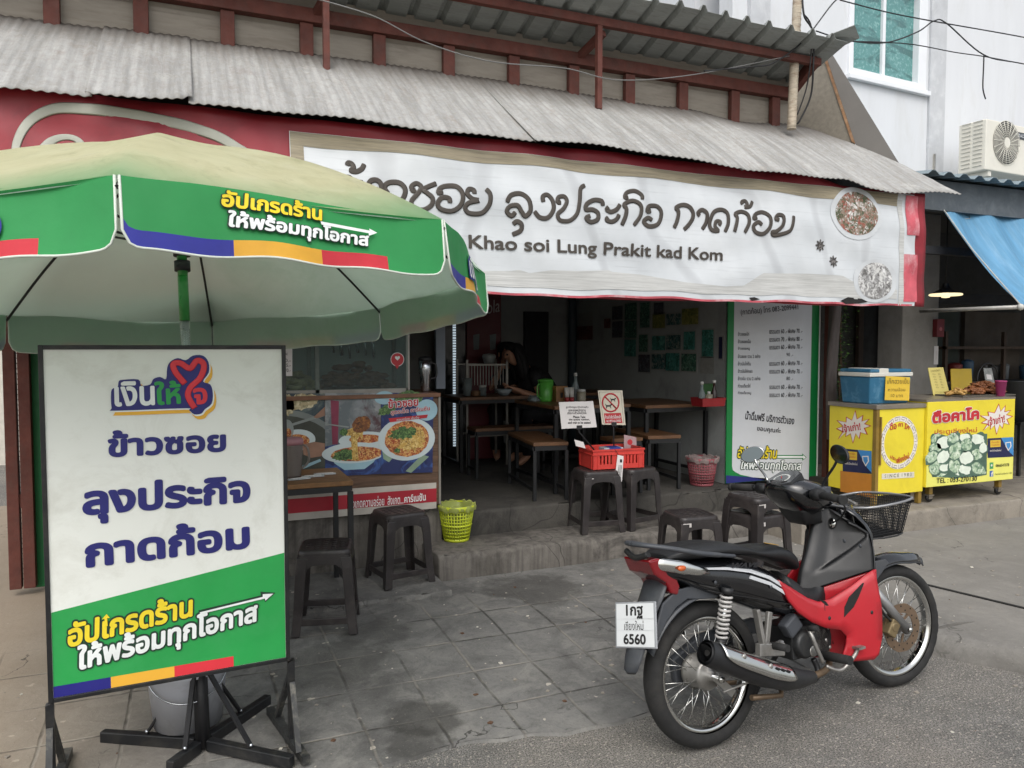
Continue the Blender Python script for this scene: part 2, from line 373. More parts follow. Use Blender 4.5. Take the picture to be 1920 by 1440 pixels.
def conc_mat(name, a, bcol, dark, streak=True):
    m = bpy.data.materials.new(name); m.use_nodes = True; nt = m.node_tree; b = nt.nodes['Principled BSDF']; co = coords(nt, None, True)
    st = coords(nt, (22, 22, 1.2), True)
    c = mixc(nt, ramp(nt, noise(nt, co, 3, 8, .7), .35, .65), hx(a), hx(bcol))
    if streak: c = mixc(nt, ramp(nt, noise(nt, st, 1, 5, .6), .45, .7, 0, .65), c, hx(dark))
    c = mixc(nt, ramp(nt, noise(nt, co, 2.1, 8, .75, .7), .52, .66, 0, .8), c, hx(dark))
    vo = N(nt, 'ShaderNodeTexVoronoi', feature='DISTANCE_TO_EDGE'); vo.inputs['Scale'].default_value = 1.1
    wv = N(nt, 'ShaderNodeVectorMath', operation='ADD'); nt.links.new(co, wv.inputs[0]); nz = N(nt, 'ShaderNodeTexNoise'); nz.inputs['Scale'].default_value = 1.5; nt.links.new(co, nz.inputs['Vector']); nt.links.new(nz.outputs[1], wv.inputs[1]); nt.links.new(wv.outputs[0], vo.inputs['Vector'])
    c = mixc(nt, ramp(nt, vo.outputs[0], .006, .002, 0, .6), c, hx('#1b1916'))
    nt.links.new(c, b.inputs['Base Color']); b.inputs['Roughness'].default_value = .88
    bn = N(nt, 'ShaderNodeBump'); bn.inputs['Strength'].default_value = .6; bn.inputs['Distance'].default_value = .01
    nt.links.new(noise(nt, co, 30, 6, .7), bn.inputs['Height']); nt.links.new(bn.outputs[0], b.inputs['Normal']); return m
m_road = road_mat(); m_pave = pave_mat()
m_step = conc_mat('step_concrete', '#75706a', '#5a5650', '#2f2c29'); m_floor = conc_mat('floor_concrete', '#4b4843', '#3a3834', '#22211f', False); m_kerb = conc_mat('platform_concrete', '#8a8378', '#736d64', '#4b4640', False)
MB().grid(2, 2, lambda a, b: V((-90 + 180 * a, -90 + 180 * b, 0))).build('road', m_road, kind='structure')
mb = MB(); xs = lambda a: -7 + 19 * a
def _edge(x): return ROADY + .04 * sin(x * 2.3) + .022 * sin(x * 7.1 + 1) + .014 * sin(x * 17 + 2 * sin(x * 5)) + .008 * sin(x * 41) - .10 * sstep(3.2, 3.9, x) * 0
mb.grid(152, 40, lambda a, b: V((xs(a), _edge(xs(a)) + (8.6 - _edge(xs(a))) * b ** 1.6, gz(xs(a), _edge(xs(a)) + (8.6 - _edge(xs(a))) * b ** 1.6))))
mb.grid(152, 3, lambda a, b: V((xs(a), _edge(xs(a)) - .012 * (1 - b) - .006 * sin(a * 400), -.02 + (gz(xs(a), ROADY) + .02) * b)))
mb.build('pavement', m_pave, kind='structure', weld=True)
KP = [(3.69, -.02), (3.695, .03), (3.71, .075), (3.735, .097), (3.78, .107), (4.2, .108), (8, .11), (12, .11)]
mb = MB(); mb.grid(7, 60, lambda a, b: (lambda q, y: V((q[0] + (.012 * sin(y * 9) + .006 * sin(y * 31) - .22 * sstep(2.2, 2.78, y) ** 2) * (q[0] < 4), y, q[1])))(KP[round(a * 7)], -4 + 6.775 * b)); mb.build('side_kerb', m_pave, kind='structure')
mb = MB(); r2 = random.Random(3)                  # grit, leaf scraps and paper specks lying about
for i in range(340):
    x = r2.uniform(-.8, 5); y = r2.uniform(1.7, 4.6); z = gz(x, y) if y > ROADY + .06 else 0; s = r2.choice((.004, .005, .006, .008, .012)); a = r2.uniform(0, 6.3)
    P = [(x + s * cos(a + t) * r2.uniform(.6, 1.3), y + s * sin(a + t) * r2.uniform(.5, 1.2)) for t in (0, 1.6, 3.1, 4.7)]; k = r2.choice((0, 0, 0, 0, 0, 1, 2))
    mb.prism(P, z + .0006, z + s * .45, mi=k)
mb.build('ground_litter', [mat('grit', '#8d867c', .9), mat('paper_scrap', '#c9c4b8', .9), mat('dry_leaf', '#5a4130', .9)], kind='stuff', label='scattered grit, leaf and paper scraps on pavement and road', cat='litter')
# long dark drain joint on the right and the joint beside it
mb = MB(); q = [onZ(x, y, .1) for x, y in ((1690, 1088), (1920, 1143), (2100, 1190))]
for a, b in zip(q, q[1:]): mb.bar((a.x, a.y, gz(a.x, a.y) - .004), (b.x, b.y, gz(b.x, b.y) - .004), .022, .02)
mb.build('drain_joint', mat('drain_black', '#161513', .95), kind='structure')
# ================================================================ steps and platforms
def slab(name, x0, x1, y0, y1, z0, z1, m, r=.02, nx=40, wob=.008, **k):
    mb = MB(); prof = [(y0, z0), (y0, (z0 + z1) / 2), (y0, z1 - r), (y0 + r * .3, z1 - r * .3), (y0 + r, z1), (y0 + r * 3, z1), (y0 * .5 + y1 * .5, z1), (y1, z1), (y1, z0)]; rr = random.Random(hash(name) % 99 if 0 else len(name)); rings = []
    for i in range(nx + 1):
        x = x0 + (x1 - x0) * i / nx; w = [rr.uniform(-wob, wob) for _ in prof]
        rings.append([V((x, y + (w[j] if j < 6 else 0), z + (w[-j] * .6 if 0 < j < 7 and z > z0 else 0))) for j, (y, z) in enumerate(prof)])
    mb.loft(rings); return mb.build(name, m, bevel=.01, **k)
slab('front_step', 1.46, 4.15, 4.72, 5.16, -.02, .22, m_step, .03, 60, .007, label='low worn concrete step with a cracked front edge, below the shop floor', cat='step')
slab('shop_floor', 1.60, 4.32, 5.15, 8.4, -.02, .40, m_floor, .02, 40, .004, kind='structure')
slab('counter_plinth', -.72, 1.60, 5.10, 5.5, -.02, .49, m_step, .012, 30, .003, label='stained concrete plinth wall under the picture counter', cat='plinth')
slab('low_ledge', .1, 1.45, 4.42, 5.10, -.02, .088, m_pave, .02, 30, .012, kind='structure')
slab('stall_platform', 4.15, 12, 4.36, 8.4, -.02, .27, m_kerb, .02, 40, .006, kind='structure')
# ================================================================ the noodle shop
shop = thing('noodle_shop', 'open-fronted noodle shop with red-brown timber and a dusty corrugated awning', 'shop', (1.5, 5.4, 0))
m_corr = None
def corr_mat(name, a, b, top, ztop, zlow):
    m = bpy.data.materials.new(name); m.use_nodes = True; nt = m.node_tree; bs = nt.nodes['Principled BSDF']; co = coords(nt, None, True)
    st = coords(nt, (14, 1.2, 1.2), True)
    c = mixc(nt, ramp(nt, noise(nt, st, 1.2, 8, .7), .35, .68), hx(a), hx(b)); c = mixc(nt, ramp(nt, noise(nt, co, 22, 8, .75), .45, .7, 0, .55), c, hx('#837c72'))
    c = mixc(nt, ramp(nt, noise(nt, co, 60, 4, .7), .62, .72, 0, .5), c, hx('#c2c1bd'))
    c = mixc(nt, ramp(nt, noise(nt, coords(nt, (5, 1.5, 1.5), True), 1.1, 8, .75, .8), .56, .72, 0, .42), c, hx('#75604f')); c = mixc(nt, ramp(nt, noise(nt, co, 3.1, 6, .7), .6, .75, 0, .4), c, hx('#d2d1cc'))
    s = N(nt, 'ShaderNodeSeparateXYZ'); nt.links.new(co, s.inputs[0]); ad = N(nt, 'ShaderNodeMath', operation='ADD'); nt.links.new(s.outputs[2], ad.inputs[0])
    ml = N(nt, 'ShaderNodeMath', operation='MULTIPLY'); nt.links.new(noise(nt, st, 1.5, 5), ml.inputs[0]); ml.inputs[1].default_value = .22; nt.links.new(ml.outputs[0], ad.inputs[1])
    c = mixc(nt, ramp(nt, ad.outputs[0], zlow + .11, ztop + .11, 0, .85), c, hx(top))
    nt.links.new(c, bs.inputs['Base Color']); bs.inputs['Roughness'].default_value = .8; bs.inputs['Specular IOR Level'].default_value = .25
    bn = N(nt, 'ShaderNodeBump'); bn.inputs['Strength'].default_value = .4; bn.inputs['Distance'].default_value = .006; nt.links.new(noise(nt, co, 70, 5, .7), bn.inputs['Height']); nt.links.new(bn.outputs[0], bs.inputs['Normal']); return m
m_awn = corr_mat('old_corrugated_sheet', '#a9a9a7', '#868684', '#625b54', 3.54, 3.27)
m_red = mat('red_brown_paint', '#5c3128', .75, var=.25, vs=9, dirt=('#4a3a33', .7, 5), bump=.25, bs=40)
m_sid = mat('grey_siding', '#9c958b', .85, var=.1, vs=5, dirt=('#6d635a', .5, 3), stretch=(1, 1, 6))
m_zinc = mat('dull_zinc', '#8b8f8c', .65, var=.14, vs=3, dirt=('#5a5650', .6, 6), stretch=(1, 5, 1))
m_gry = mat('interior_plaster', '#9c9f9d', .9, var=.08, vs=2, dirt=('#5f5f5c', .5, 3))
m_dark = mat('dark_gap', '#1c1a19', .9)
EY, WY = 4.34, 5.4
def eave_z(x): return 2.822 + .010 * sin(x * 3.1) + .006 * sin(x * 8.3 + .7) - .05 * sstep(4.45, 4.75, x) + .045 * sstep(4.9, 5.6, x)
edges = [(-1.9, -.43), (-.45, .035), (.015, 1.98), (1.96, 3.55), (3.53, 5.66)]
for i, (x0, x1) in enumerate(edges):
    mb = MB(); last = i == len(edges) - 1; n = int((x1 - x0) / .05 * 6); dz = (0, .012, .002, .004, .001)[i]; ey = EY - (.0, .035, -.01, .012, 0)[i]
    def f(a, b, x0=x0, x1=x1, last=last, dz=dz, ey=ey, i=i):
        xe = interp([(0, 5.13), (.24, 5.40), (.52, 5.61), (.92, 5.70), (1, 5.71)], b)[0] if last else x1
        x = x0 + (xe - x0) * a; y = WY + (ey - WY) * b
        z = 3.535 + .02 * sin(x) + (eave_z(x) - 3.535) * b + .03 * sin(pi * b) * (.4 + .6 * sin(x * 1.7 + 1)) + .0038 * sin(2 * pi * x / .05) + dz
        if i < 2: c = sstep(.86, 1, a) * sstep(.72, 1, b); y += .055 * c; z += .03 * c * (1 if i else .6)
        if last: z += .02 * sin(a * 9) * (1 - b)
        return V((x, y, z))
    mb.grid(n, 14, f); mb.build('awning_sheet', m_awn, shop, solid=.004, recalc=False)
# timber wall above the awning
mb = MB()
for i in range(17): z = 3.40 + i * .031; mb.add([(-2, 5.42, z), (4.95, 5.42, z), (4.95, 5.405, z + .029), (-2, 5.405, z + .029)], [(0, 1, 2, 3)]); mb.add([(-2, 5.405, z + .029), (4.95, 5.405, z + .029), (4.95, 5.42, z + .031), (-2, 5.42, z + .031)], [(0, 1, 2, 3)])
mb.build('upper_wall', m_sid, shop, recalc=False)
for px_, py_ in ((-80, 10), (97, 20), (265, 60), (427, 80), (575, 105), (711, 115), (841, 130), (963, 145), (1075, 150), (1180, 165), (1280, 175), (1377, 190), (1453, 205)):
    x = onY(px_, py_, 5.37).x; MB().bb(x - .043, x + .043, 5.35, 5.40, 3.42, 3.735).build('wall_post', m_red, shop, bevel=.004)
MB().bb(-2, 4.92, 5.33, 5.41, 3.737, 3.83).build('top_beam', m_red, shop, bevel=.005)
# upper roof, its purlin, posts and braces
def ribz(x): t = (x / .21) % 1; return .042 * (1 if t < .12 else (1 - (t - .12) / .1 if t < .22 else (0 if t < .9 else (t - .9) / .1)))
mb = MB(); xs_ = []
x = -2.2
while x < 4.92:
    b = math.floor(x / .21 + 1e-6) * .21; xs_ += [b, b + .12 * .21, b + .22 * .21, b + .9 * .21]; x = b + .21
def rz(y): return 4.075 - .30 * (y - 4.86)
vs = []; ys_ = [4.86, 5.1, 5.4, 5.8]
for y in ys_: vs += [V((x, y + (.012 * sin(x * 5) if y < 5 else 0), rz(y) + ribz(x + 1e-6) + .006 * sin(x * 2.2))) for x in xs_]
w = len(xs_); mb.add(vs, [(j * w + i, j * w + i + 1, (j + 1) * w + i + 1, (j + 1) * w + i) for j in range(3) for i in range(w - 1)])
mb.build('upper_roof_sheet', m_zinc, shop, solid=.003, recalc=False)
MB().add([(4.83, 4.9, rz(4.9) + .045), (5.0, 4.78, rz(4.78) + .075), (5.12, 4.84, rz(4.84) + .03), (4.86, 5.3, rz(5.3) + .03)], [(0, 1, 2, 3)]).build('loose_roof_sheet', m_zinc, shop, solid=.004)
MB().bar((-2.2, 5.08, rz(5.08) - .045), (4.93, 5.08, rz(5.08) - .045), .05, .06).build('front_purlin', m_red, shop, bevel=.003)
for px_, py_ in ((610, 130), (1117, 195)):
    x = onY(px_, py_, 5.12).x; MB().bb(x - .02, x + .02, 5.055, 5.10, 3.33, rz(5.08) - .076).build('roof_post', m_red, shop, bevel=.003)
    MB().bar((x + .05, 5.1, rz(5.1) - .10), (x - .02, 5.36, 3.80), .05, .05).build('roof_brace', m_red, shop, bevel=.003)
MB().bar((4.86, 5.05, rz(5.05) - .05), (4.9, 5.4, rz(5.4) - .12), .06, .09).build('end_rafter', m_red, shop, bevel=.003)
# side cheek of the upper storey: perforated sheet, rusty strip, grey flashing
m_mesh = mat('ribbed_side_sheet', '#7d776c', .8, var=.15, vs=30); m_rust = mat('rusty_strip', '#8b6a4e', .85, var=.4, vs=14, dirt=('#b9a58c', .8, 9)); m_fl = mat('grey_flashing', '#6e6b67', .6, var=.1, vs=3)
pc = PL((5.15, 5.62, 0), (.51, -.86, 0))
A = pc.px
mb = MB(); tri = [A(1462, 165), A(1543, 100), A(1605, 274), A(1690, 310), A(1689, 318), A(1480, 232)]
for k in range(24):                                # fine horizontal ribs
    pass
mb.poly(pc, tri, 0); mb.build('side_sheet', m_mesh, shop, solid=.004)
mb = MB(); mb.prism([A(1540, 95), A(1546, 97), A(1604, 270), A(1597, 266)], -.012, .012, lambda a, b, d: pc.at(a, b, d)); mb.build('corner_strip', m_rust, shop)
mb = MB(); mb.prism([A(1545, 97), A(1556, 97), A(1614, 196), A(1606, 197)][0:0] + [A(1546, 96), A(1557, 96), A(1687, 308), A(1605, 272)], -.006, .006, lambda a, b, d: pc.at(a, b, d)); mb.build('flashing', m_fl, shop)
# interior shell
m_ceil = mat('ceiling_board', '#55534f', .9)
MB().bb(-.84, 4.26, 8.15, 8.3, .38, 3.3).build('back_wall', m_gry, shop)
MB().bb(4.22, 4.34, 5.36, 8.15, .38, 3.3).build('side_wall', m_gry, shop)
MB().bb(-.84, -.74, 5.5, 8.15, .0, 3.3).build('left_wall', m_gry, shop)
MB().bb(-1.9, 4.34, 5.44, 8.3, 3.3, 3.4).build('ceiling', m_ceil, shop)
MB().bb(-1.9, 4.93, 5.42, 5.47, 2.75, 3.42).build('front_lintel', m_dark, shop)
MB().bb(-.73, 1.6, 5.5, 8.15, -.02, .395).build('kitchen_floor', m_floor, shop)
MB().bb(3.55, 3.85, 8.10, 8.147, .4, 1.98).build('rear_door', mat('door_black', '#15161a', .6), shop)
MB().tube([(4.14, 8.06, .4), (4.14, 8.06, 3.3)], .05, 10).build('drain_pipe', mat('pipe_blue', '#3f4b52', .6), shop)
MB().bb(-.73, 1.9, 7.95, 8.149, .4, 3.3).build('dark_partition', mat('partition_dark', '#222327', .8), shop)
# post, curtain and side frame to the right of the opening
p = onY(1545, 900, 5.28)
for k, dx in ((0, 0), (1, .10)):
    MB().bb(p.x + dx - .022, p.x + dx + .022, 5.24 + .05 * k, 5.29 + .05 * k, .40, 2.75).build('gate_post', m_red, shop, bevel=.004)
# tall leaning pipe and its cables
m_pipe = mat('pale_pipe', '#b5aa98', .8, var=.2, vs=20, dirt=('#7b5d48', .8, 14), stretch=(1, 1, 2.5))
a = onY(1484, 242, 5.12); b = onY(1490, 105, 5.12); c = onY(1498, -60, 5.12)
mb = MB(); mb.tube(smooth([a, b, c], 8), .037, 14)
for i in range(28): t = i / 28; q = a.lerp(c, t); mb.tube([q, q + (c - a).normalized() * .006], .0385, 14)
mb.build('utility_pipe', m_pipe, label='tall pale weathered pipe standing on the corrugated awning and passing the upper roof', cat='pipe')
# ================================================================ cables
m_cab = mat('black_cable', '#1d1d1f', .5); m_cabg = mat('grey_cable', '#747473', .5)
def cable(pts, r, label, m=None, name='cable'):
    MB().tube(smooth(pts, 8), r, 6).build(name, m or m_cab, label=label, cat='cable', group='overhead cables')
cable([onY(580, -6, 4.75), onY(700, 30, 4.75), onY(800, 80, 4.8), onY(920, 115, 4.9), onY(1060, 128, 5), onY(1160, 150, 5.02), onY(1300, 140, 5.03), onY(1480, 105, 5.04)], .004, 'grey cable sagging in front of the timber wall posts', m_cabg)
cable([onY(1320, 133, 5.0), onY(1410, 125, 5.0), onY(1450, 118, 5), onY(1505, 78, 5.0), onY(1560, 8, 5), onY(1580, -8, 5)], .006, 'thin cable rising past the pale pipe over the roof corner')
cable([onY(1504, -10, 5.0), onY(1508, 30, 5), onY(1524, 60, 5), onY(1525, 120, 5), onY(1520, 180, 5.05), onY(1500, 225, 5.1), onY(1494, 232, 5.12)], .008, 'thick black cable looping down beside the pale pipe to the awning')
cable([onY(1506, 25, 5.02), onY(1521, 50, 5.02), onY(1520, 110, 5), onY(1512, 165, 5.05), onY(1495, 215, 5.1)], .006, 'second black cable hanging closer to the pale pipe')
cable([onY(1575, 0, 5), onY(1660, 22, 5), onY(1740, 38, 5), onY(1920, 70, 5), onY(2050, 98, 5)], .006, 'upper black wire crossing the white building and its window')
cable([onY(1530, 58, 5), onY(1590, 76, 5), onY(1660, 80, 5), onY(1720, 60, 5), onY(1752, 39, 5), onY(1775, 44, 5), onY(1845, 103, 5), onY(1920, 120, 5), onY(2050, 150, 5)], .006, 'black wire bent up to a peak beside the window of the white building')
cable([onY(1582, 77, 5), onY(1700, 82, 5), onY(1790, 98, 5), onY(1846, 106, 5), onY(1920, 120, 5.03)], .005, 'lower straight black wire meeting the knotted cable end')
cable([onY(1845, 102, 4.99), onY(1844, 130, 4.99), onY(1843, 165, 4.99), onY(1848, 186, 4.99)], .006, 'short loose cable end hanging from a knot before the white wall')
# ================================================================ white building on the right
t4 = radians(4.4); BU = V((cos(t4), sin(t4), 0)); BP = V((8.5, 7.0, 0)); pb = PL(BP, BU)
bld = thing('white_building', 'tall white plastered building behind the stalls with a green-glass window', 'building', BP)
m_wht = mat('white_plaster', '#d0d3d7', .85, var=.04, vs=1.2, dirt=('#bfc0be', .55, 1.6), stretch=(2.2, 2.2, .5)); m_pil = mat('grey_render', '#b9bcc0', .85, var=.1, vs=4, dirt=('#d4d6d8', .7, 5))
u0 = pb.px(1373, 30)[0]; fr = lambda a, b, d: pb.at(a, b, d)
wx0, wz1 = pb.px(1592, -70); wx1, wz0 = pb.px(1732, 172)
def bx(a0, a1, b0, b1, d0, d1): return MB().prism([(a0, b0), (a1, b0), (a1, b1), (a0, b1)], d0, d1, fr)
mb = MB()
for a0, a1, b0, b1 in ((u0, wx0, 0, 8), (wx1, 8, 0, 8), (wx0, wx1, 0, wz0), (wx0, wx1, wz1, 8)): mb.prism([(a0, b0), (a1, b0), (a1, b1), (a0, b1)], -.2, 0, fr)
mb.prism([(u0, 0), (8, 0), (8, 8), (u0, 8)], -5, -.6, fr); mb.build('wall', m_wht, bld)
pa, pz = pb.px(1740, 150)[0], pb.px(1769, 150)[0]
bx(pa, pz, 0, 8, .001, .03).build('pilaster', m_pil, bld)
bx(pb.px(1401, 30)[0], pb.px(1438, 30)[0], 0, 8, .001, .05).build('pilaster', m_pil, bld)
m_wf = mat('white_frame', '#dfe2e6', .5, var=.03); fw_ = .075
win = MB()
for a0, a1, b0, b1 in ((wx0, wx0 + fw_, wz0, wz1), (wx1 - fw_ * 2, wx1, wz0, wz1), (wx0 + fw_, wx1 - fw_ * 2, wz0, wz0 + fw_), (wx0 + fw_, wx1 - fw_ * 2, wz1 - fw_, wz1)): win.prism([(a0, b0), (a1, b0), (a1, b1), (a0, b1)], -.1, .03, fr)
w_o = win.build('window', m_wf, bld, bevel=.006)
xm = pb.px(1660, 100)[0]
bx(xm - .025, xm + .025, wz0 + fw_, wz1 - fw_, -.06, -.02).build('window_frame', m_wf, w_o)
WM[w_o.name] = WM[bld.name]
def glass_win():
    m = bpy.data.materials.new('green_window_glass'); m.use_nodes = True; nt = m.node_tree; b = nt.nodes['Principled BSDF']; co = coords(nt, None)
    c = mixc(nt, ramp(nt, noise(nt, co, 30, 5, .7), .5, .68), hx('#4f8583'), hx('#82aeaa')); c = mixc(nt, ramp(nt, noise(nt, coords(nt, (.7, .7, 1.6)), 2.2, 3, .6, 1.2), .5, .57, 0, .7), c, hx('#2c5554')); nt.links.new(c, b.inputs['Base Color']); b.inputs['Roughness'].default_value = .08; b.inputs['Coat Weight'].default_value = .5; return m  # dark green blotches are reflections painted into the pane colour
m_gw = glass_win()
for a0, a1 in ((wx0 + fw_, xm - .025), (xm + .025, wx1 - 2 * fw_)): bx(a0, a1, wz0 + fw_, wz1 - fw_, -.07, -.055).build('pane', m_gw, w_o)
bx(wx0 - .02, wx1 + .06, wz0 - .06, wz0 - .003, .001, .06).build('window_sill', m_wf, bld, bevel=.006)
# air conditioner on its bracket
ac = thing('air_conditioner', 'cream outdoor air conditioner unit on a steel bracket high on the white wall', 'air conditioner', pb.at(*pb.px(1870, 320), .3))
pa_ = PL(pb.at(0, 0, .75), BU); ax0, az1 = pa_.px(1850, 222); ax1, az0 = pa_.px(1972, 333); az0 = pa_.px(1850, 318)[1]
m_ac = mat('cream_metal', '#d6d3c8', .5, var=.05); m_acd = mat('ac_shadow', '#3a3a38', .7)
fa = lambda a, b, d: pa_.at(a, b, d)
body = MB().prism([(ax0, az0), (ax1, az0), (ax1, az1), (ax0, az1)], -.33, 0, fa).build('casing', m_ac, ac, bevel=.012)
fc = pa_.px(1886, 268); R_ = .255
mb = MB(); mb.disc(pa_, fc, R_, n=.002, k=40); mb.build('fan_opening', m_acd, ac)
mb = MB()
for r in [.04 + .024 * i for i in range(10)]: mb.tube([pa_.at(fc[0] + r * cos(2 * pi * k / 36), fc[1] + r * sin(2 * pi * k / 36), .012) for k in range(36)], .0034, 5, closed=True)
for k in range(20): a = 2 * pi * k / 20; mb.tube([pa_.at(fc[0] + .05 * cos(a), fc[1] + .05 * sin(a), .014), pa_.at(fc[0] + R_ * cos(a + .3), fc[1] + R_ * sin(a + .3), .014)], .004, 4)
mb.disc(pa_, fc, .06, n=.018, k=24); mb.build('fan_grille', m_ac, ac)
mb = MB()
for i in range(12):
    for j in range(2):
        b0 = az0 + .05 + i * .047; d0 = -.29 + j * .14; mb.add([pa_.at(ax0, b0, d0) - BU * .002, pa_.at(ax0, b0, d0 + .11) - BU * .002, pa_.at(ax0, b0 + .012, d0 + .11) - BU * .012, pa_.at(ax0, b0 + .012, d0) - BU * .012], [(0, 1, 2, 3)])
mb.build('side_louvre', m_ac, ac, solid=.004)
mb = MB(); mb.prism([(ax0 + .55, az1 - .16), (ax0 + .8, az1 - .16), (ax0 + .8, az1 - .08), (ax0 + .55, az1 - .08)], .001, .006, fa); mb.build('badge', mat('badge_dark', '#3b4046', .5), ac)
mb = MB(); write(mb, pa_, 'HITACHI', (ax0 + .57, az1 - .14), (ax0 + .78, az1 - .14), .04, n=.008); mb.build('badge_lettering', m_wf, ac)
for uu in (ax0 + .12, ax1 - .2):
    mb = MB(); mb.prism([(uu - .03, az0 - .06), (uu + .03, az0 - .06), (uu + .03, az0 - .002), (uu - .03, az0 - .002)], -.74, -.02, fa); mb.bar(pa_.at(uu, az0 - .06, -.1), pa_.at(uu, az0 - .45, -.74), .04, .04)
    mb.prism([(uu - .03, az0 - .5), (uu + .03, az0 - .5), (uu + .03, az0 + .35), (uu - .03, az0 + .35)], -.745, -.72, fa); mb.build('bracket', m_ac, ac)
# ================================================================ neighbouring stall building
nb = thing('snack_shop', 'dark open stall building right of the noodle shop with a corrugated eave', 'shop', (6.5, 5.4, 0))
m_nd = mat('dark_plaster', '#6d6a66', .9, var=.1, vs=2); m_nb = mat('dark_back_wall', '#4a4a48', .9)
MB().bb(4.35, 10.5, 6.5, 6.55, .25, 3.2).build('back_wall', m_nb, nb)
MB().bb(10.4, 10.5, 4.9, 6.9, .25, 3.2).build('side_wall', m_nb, nb)
MB().bb(4.35, 10.5, 4.95, 7.0, 2.92, 3.0).build('ceiling', m_nb, nb)
MB().bb(4.93, 10.5, 4.86, 4.94, 2.78, 3.04).build('fascia', mat('fascia_blue_grey', '#4b5258', .7, dirt=('#7a7f82', .5, 4)), nb)
p0 = onY(1690, 700, 5.6).x; p1 = onY(1757, 700, 5.6).x
MB().bb(p0, p1, 5.6, 5.9, .25, 2.92).build('pillar', mat('pillar_plaster', '#8d8a85', .9, dirt=('#5c5a57', .5, 3)), nb, bevel=.008)
MB().bb(onY(1610, 650, 6.45).x, onY(1685, 650, 6.45).x, 6.45, 6.495, .27, 2.3).build('rear_door', mat('shutter_dark', '#2a2b2c', .7), nb)
mb = MB(); xx = 5.80
vs = []; cols = []
while xx < 10.5: cols += [(xx, 0), (xx + .05, .035), (xx + .09, .035), (xx + .14, 0)]; xx += .19
for y, z in ((4.72, 3.045), (6.6, 3.30)): vs += [V((x, y, z + h)) for x, h in cols]
w = len(cols); mb.add(vs, [(i, i + 1, w + i + 1, w + i) for i in range(w - 1)]); mb.build('roof_sheet', mat('blue_grey_sheet', '#7c8a90', .55, dirt=('#5d6266', .6, 5)), nb, solid=.004, recalc=False)
# pale house seen past the gate on the far left
hs_ = thing('alley_house', 'pale rendered house at the end of the side alley, mostly hidden by the gate', 'house', (-4, 12, 0))
MB().bb(-9, -1.4, 12, 16, 0, 3.6).build('wall', mat('pale_render', '#c9c4ba', .9, dirt=('#9c968c', .5, 2)), hs_); MB().bb(-9.3, -1.1, 11.7, 16.3, 3.6, 3.8).build('roof', m_zinc, hs_)
# ================================================================ banners under the awning
def wr(u, v):
    a = .010 * sin(u * 2.1 + v * 1.3) + .004 * sin(u * 9 + 3 * sin(v * 3)) + .003 * sin(v * 22 + 2.5 * sin(u * 2.7)) + .0022 * sin(u * 31 + v * 17 + 2 * sin(u * 4))
    k = sstep(2.45, 2.8, v); return a + k * .012 * sin((u + (v - 2.8) * 1.6) * 7.5 + sin(u * 3)) - .03 * k
pbn = PL((0, 4.395, 0), (1, 0, 0), (0, 0, 1), wr); prd = PL((0, 4.412, 0), (1, 0, 0), (0, 0, 1), wr)
def sheet(mb, pl, u0, u1, f0, f1, n, mi=0, nu=60, nv=10):
    g = lambda f, u: f(u) if callable(f) else f
    mb.grid(nu, nv, lambda a, b: pl.at(u0 + (u1 - u0) * a, g(f0, u0 + (u1 - u0) * a) * (1 - b) + g(f1, u0 + (u1 - u0) * a) * b, n), mi)
m_rb = mat('red_vinyl', '#8a1f2b', .5, var=.15, vs=2, dirt=('#4d1a20', .6, 2.2)); m_lg = mat('banner_pale_print', '#a9aba0', .6, var=.1)
rb = thing('red_banner', 'dark red vinyl banner with a pale oval outline under the left awning', 'banner', (0, 4.4, 1.89))
mb = MB(); sheet(mb, prd, -1.9, 5.40, lambda u: 1.892 + .006 * sin(u * 4), lambda u: 2.845 - .055 * sstep(4.2, 4.6, u), 0, 0, 200, 24); mb.build('vinyl', m_rb, rb, solid=.002)
mb = MB(); O = [(30, 330), (32, 270), (55, 225), (100, 203), (160, 203), (240, 212), (330, 228), (400, 250), (445, 275), (465, 290), (482, 330), (470, 420)]
S = smooth([(*prd.px(x, y), 0) for x, y in O], 8); mb.tube([prd.at(p.x, p.y, .004) for p in S], [.014 + .016 * sin(pi * i / len(S)) for i in range(len(S))], 8, flat=((0, 1, 0), 0, .08)); mb.build('oval_line', m_lg, rb)
mb = MB(); S = smooth([(*prd.px(x, y), 0) for x, y in [(75, 320), (80, 290), (95, 265), (120, 256), (145, 262), (160, 285), (165, 310)]], 8)
mb.tube([prd.at(p.x, p.y, .005) for p in S], [.045 - .03 * sin(pi * .9 * i / len(S)) for i in range(len(S))], 8, flat=((0, 1, 0), 0, .06)); mb.build('letter', m_lg, rb)
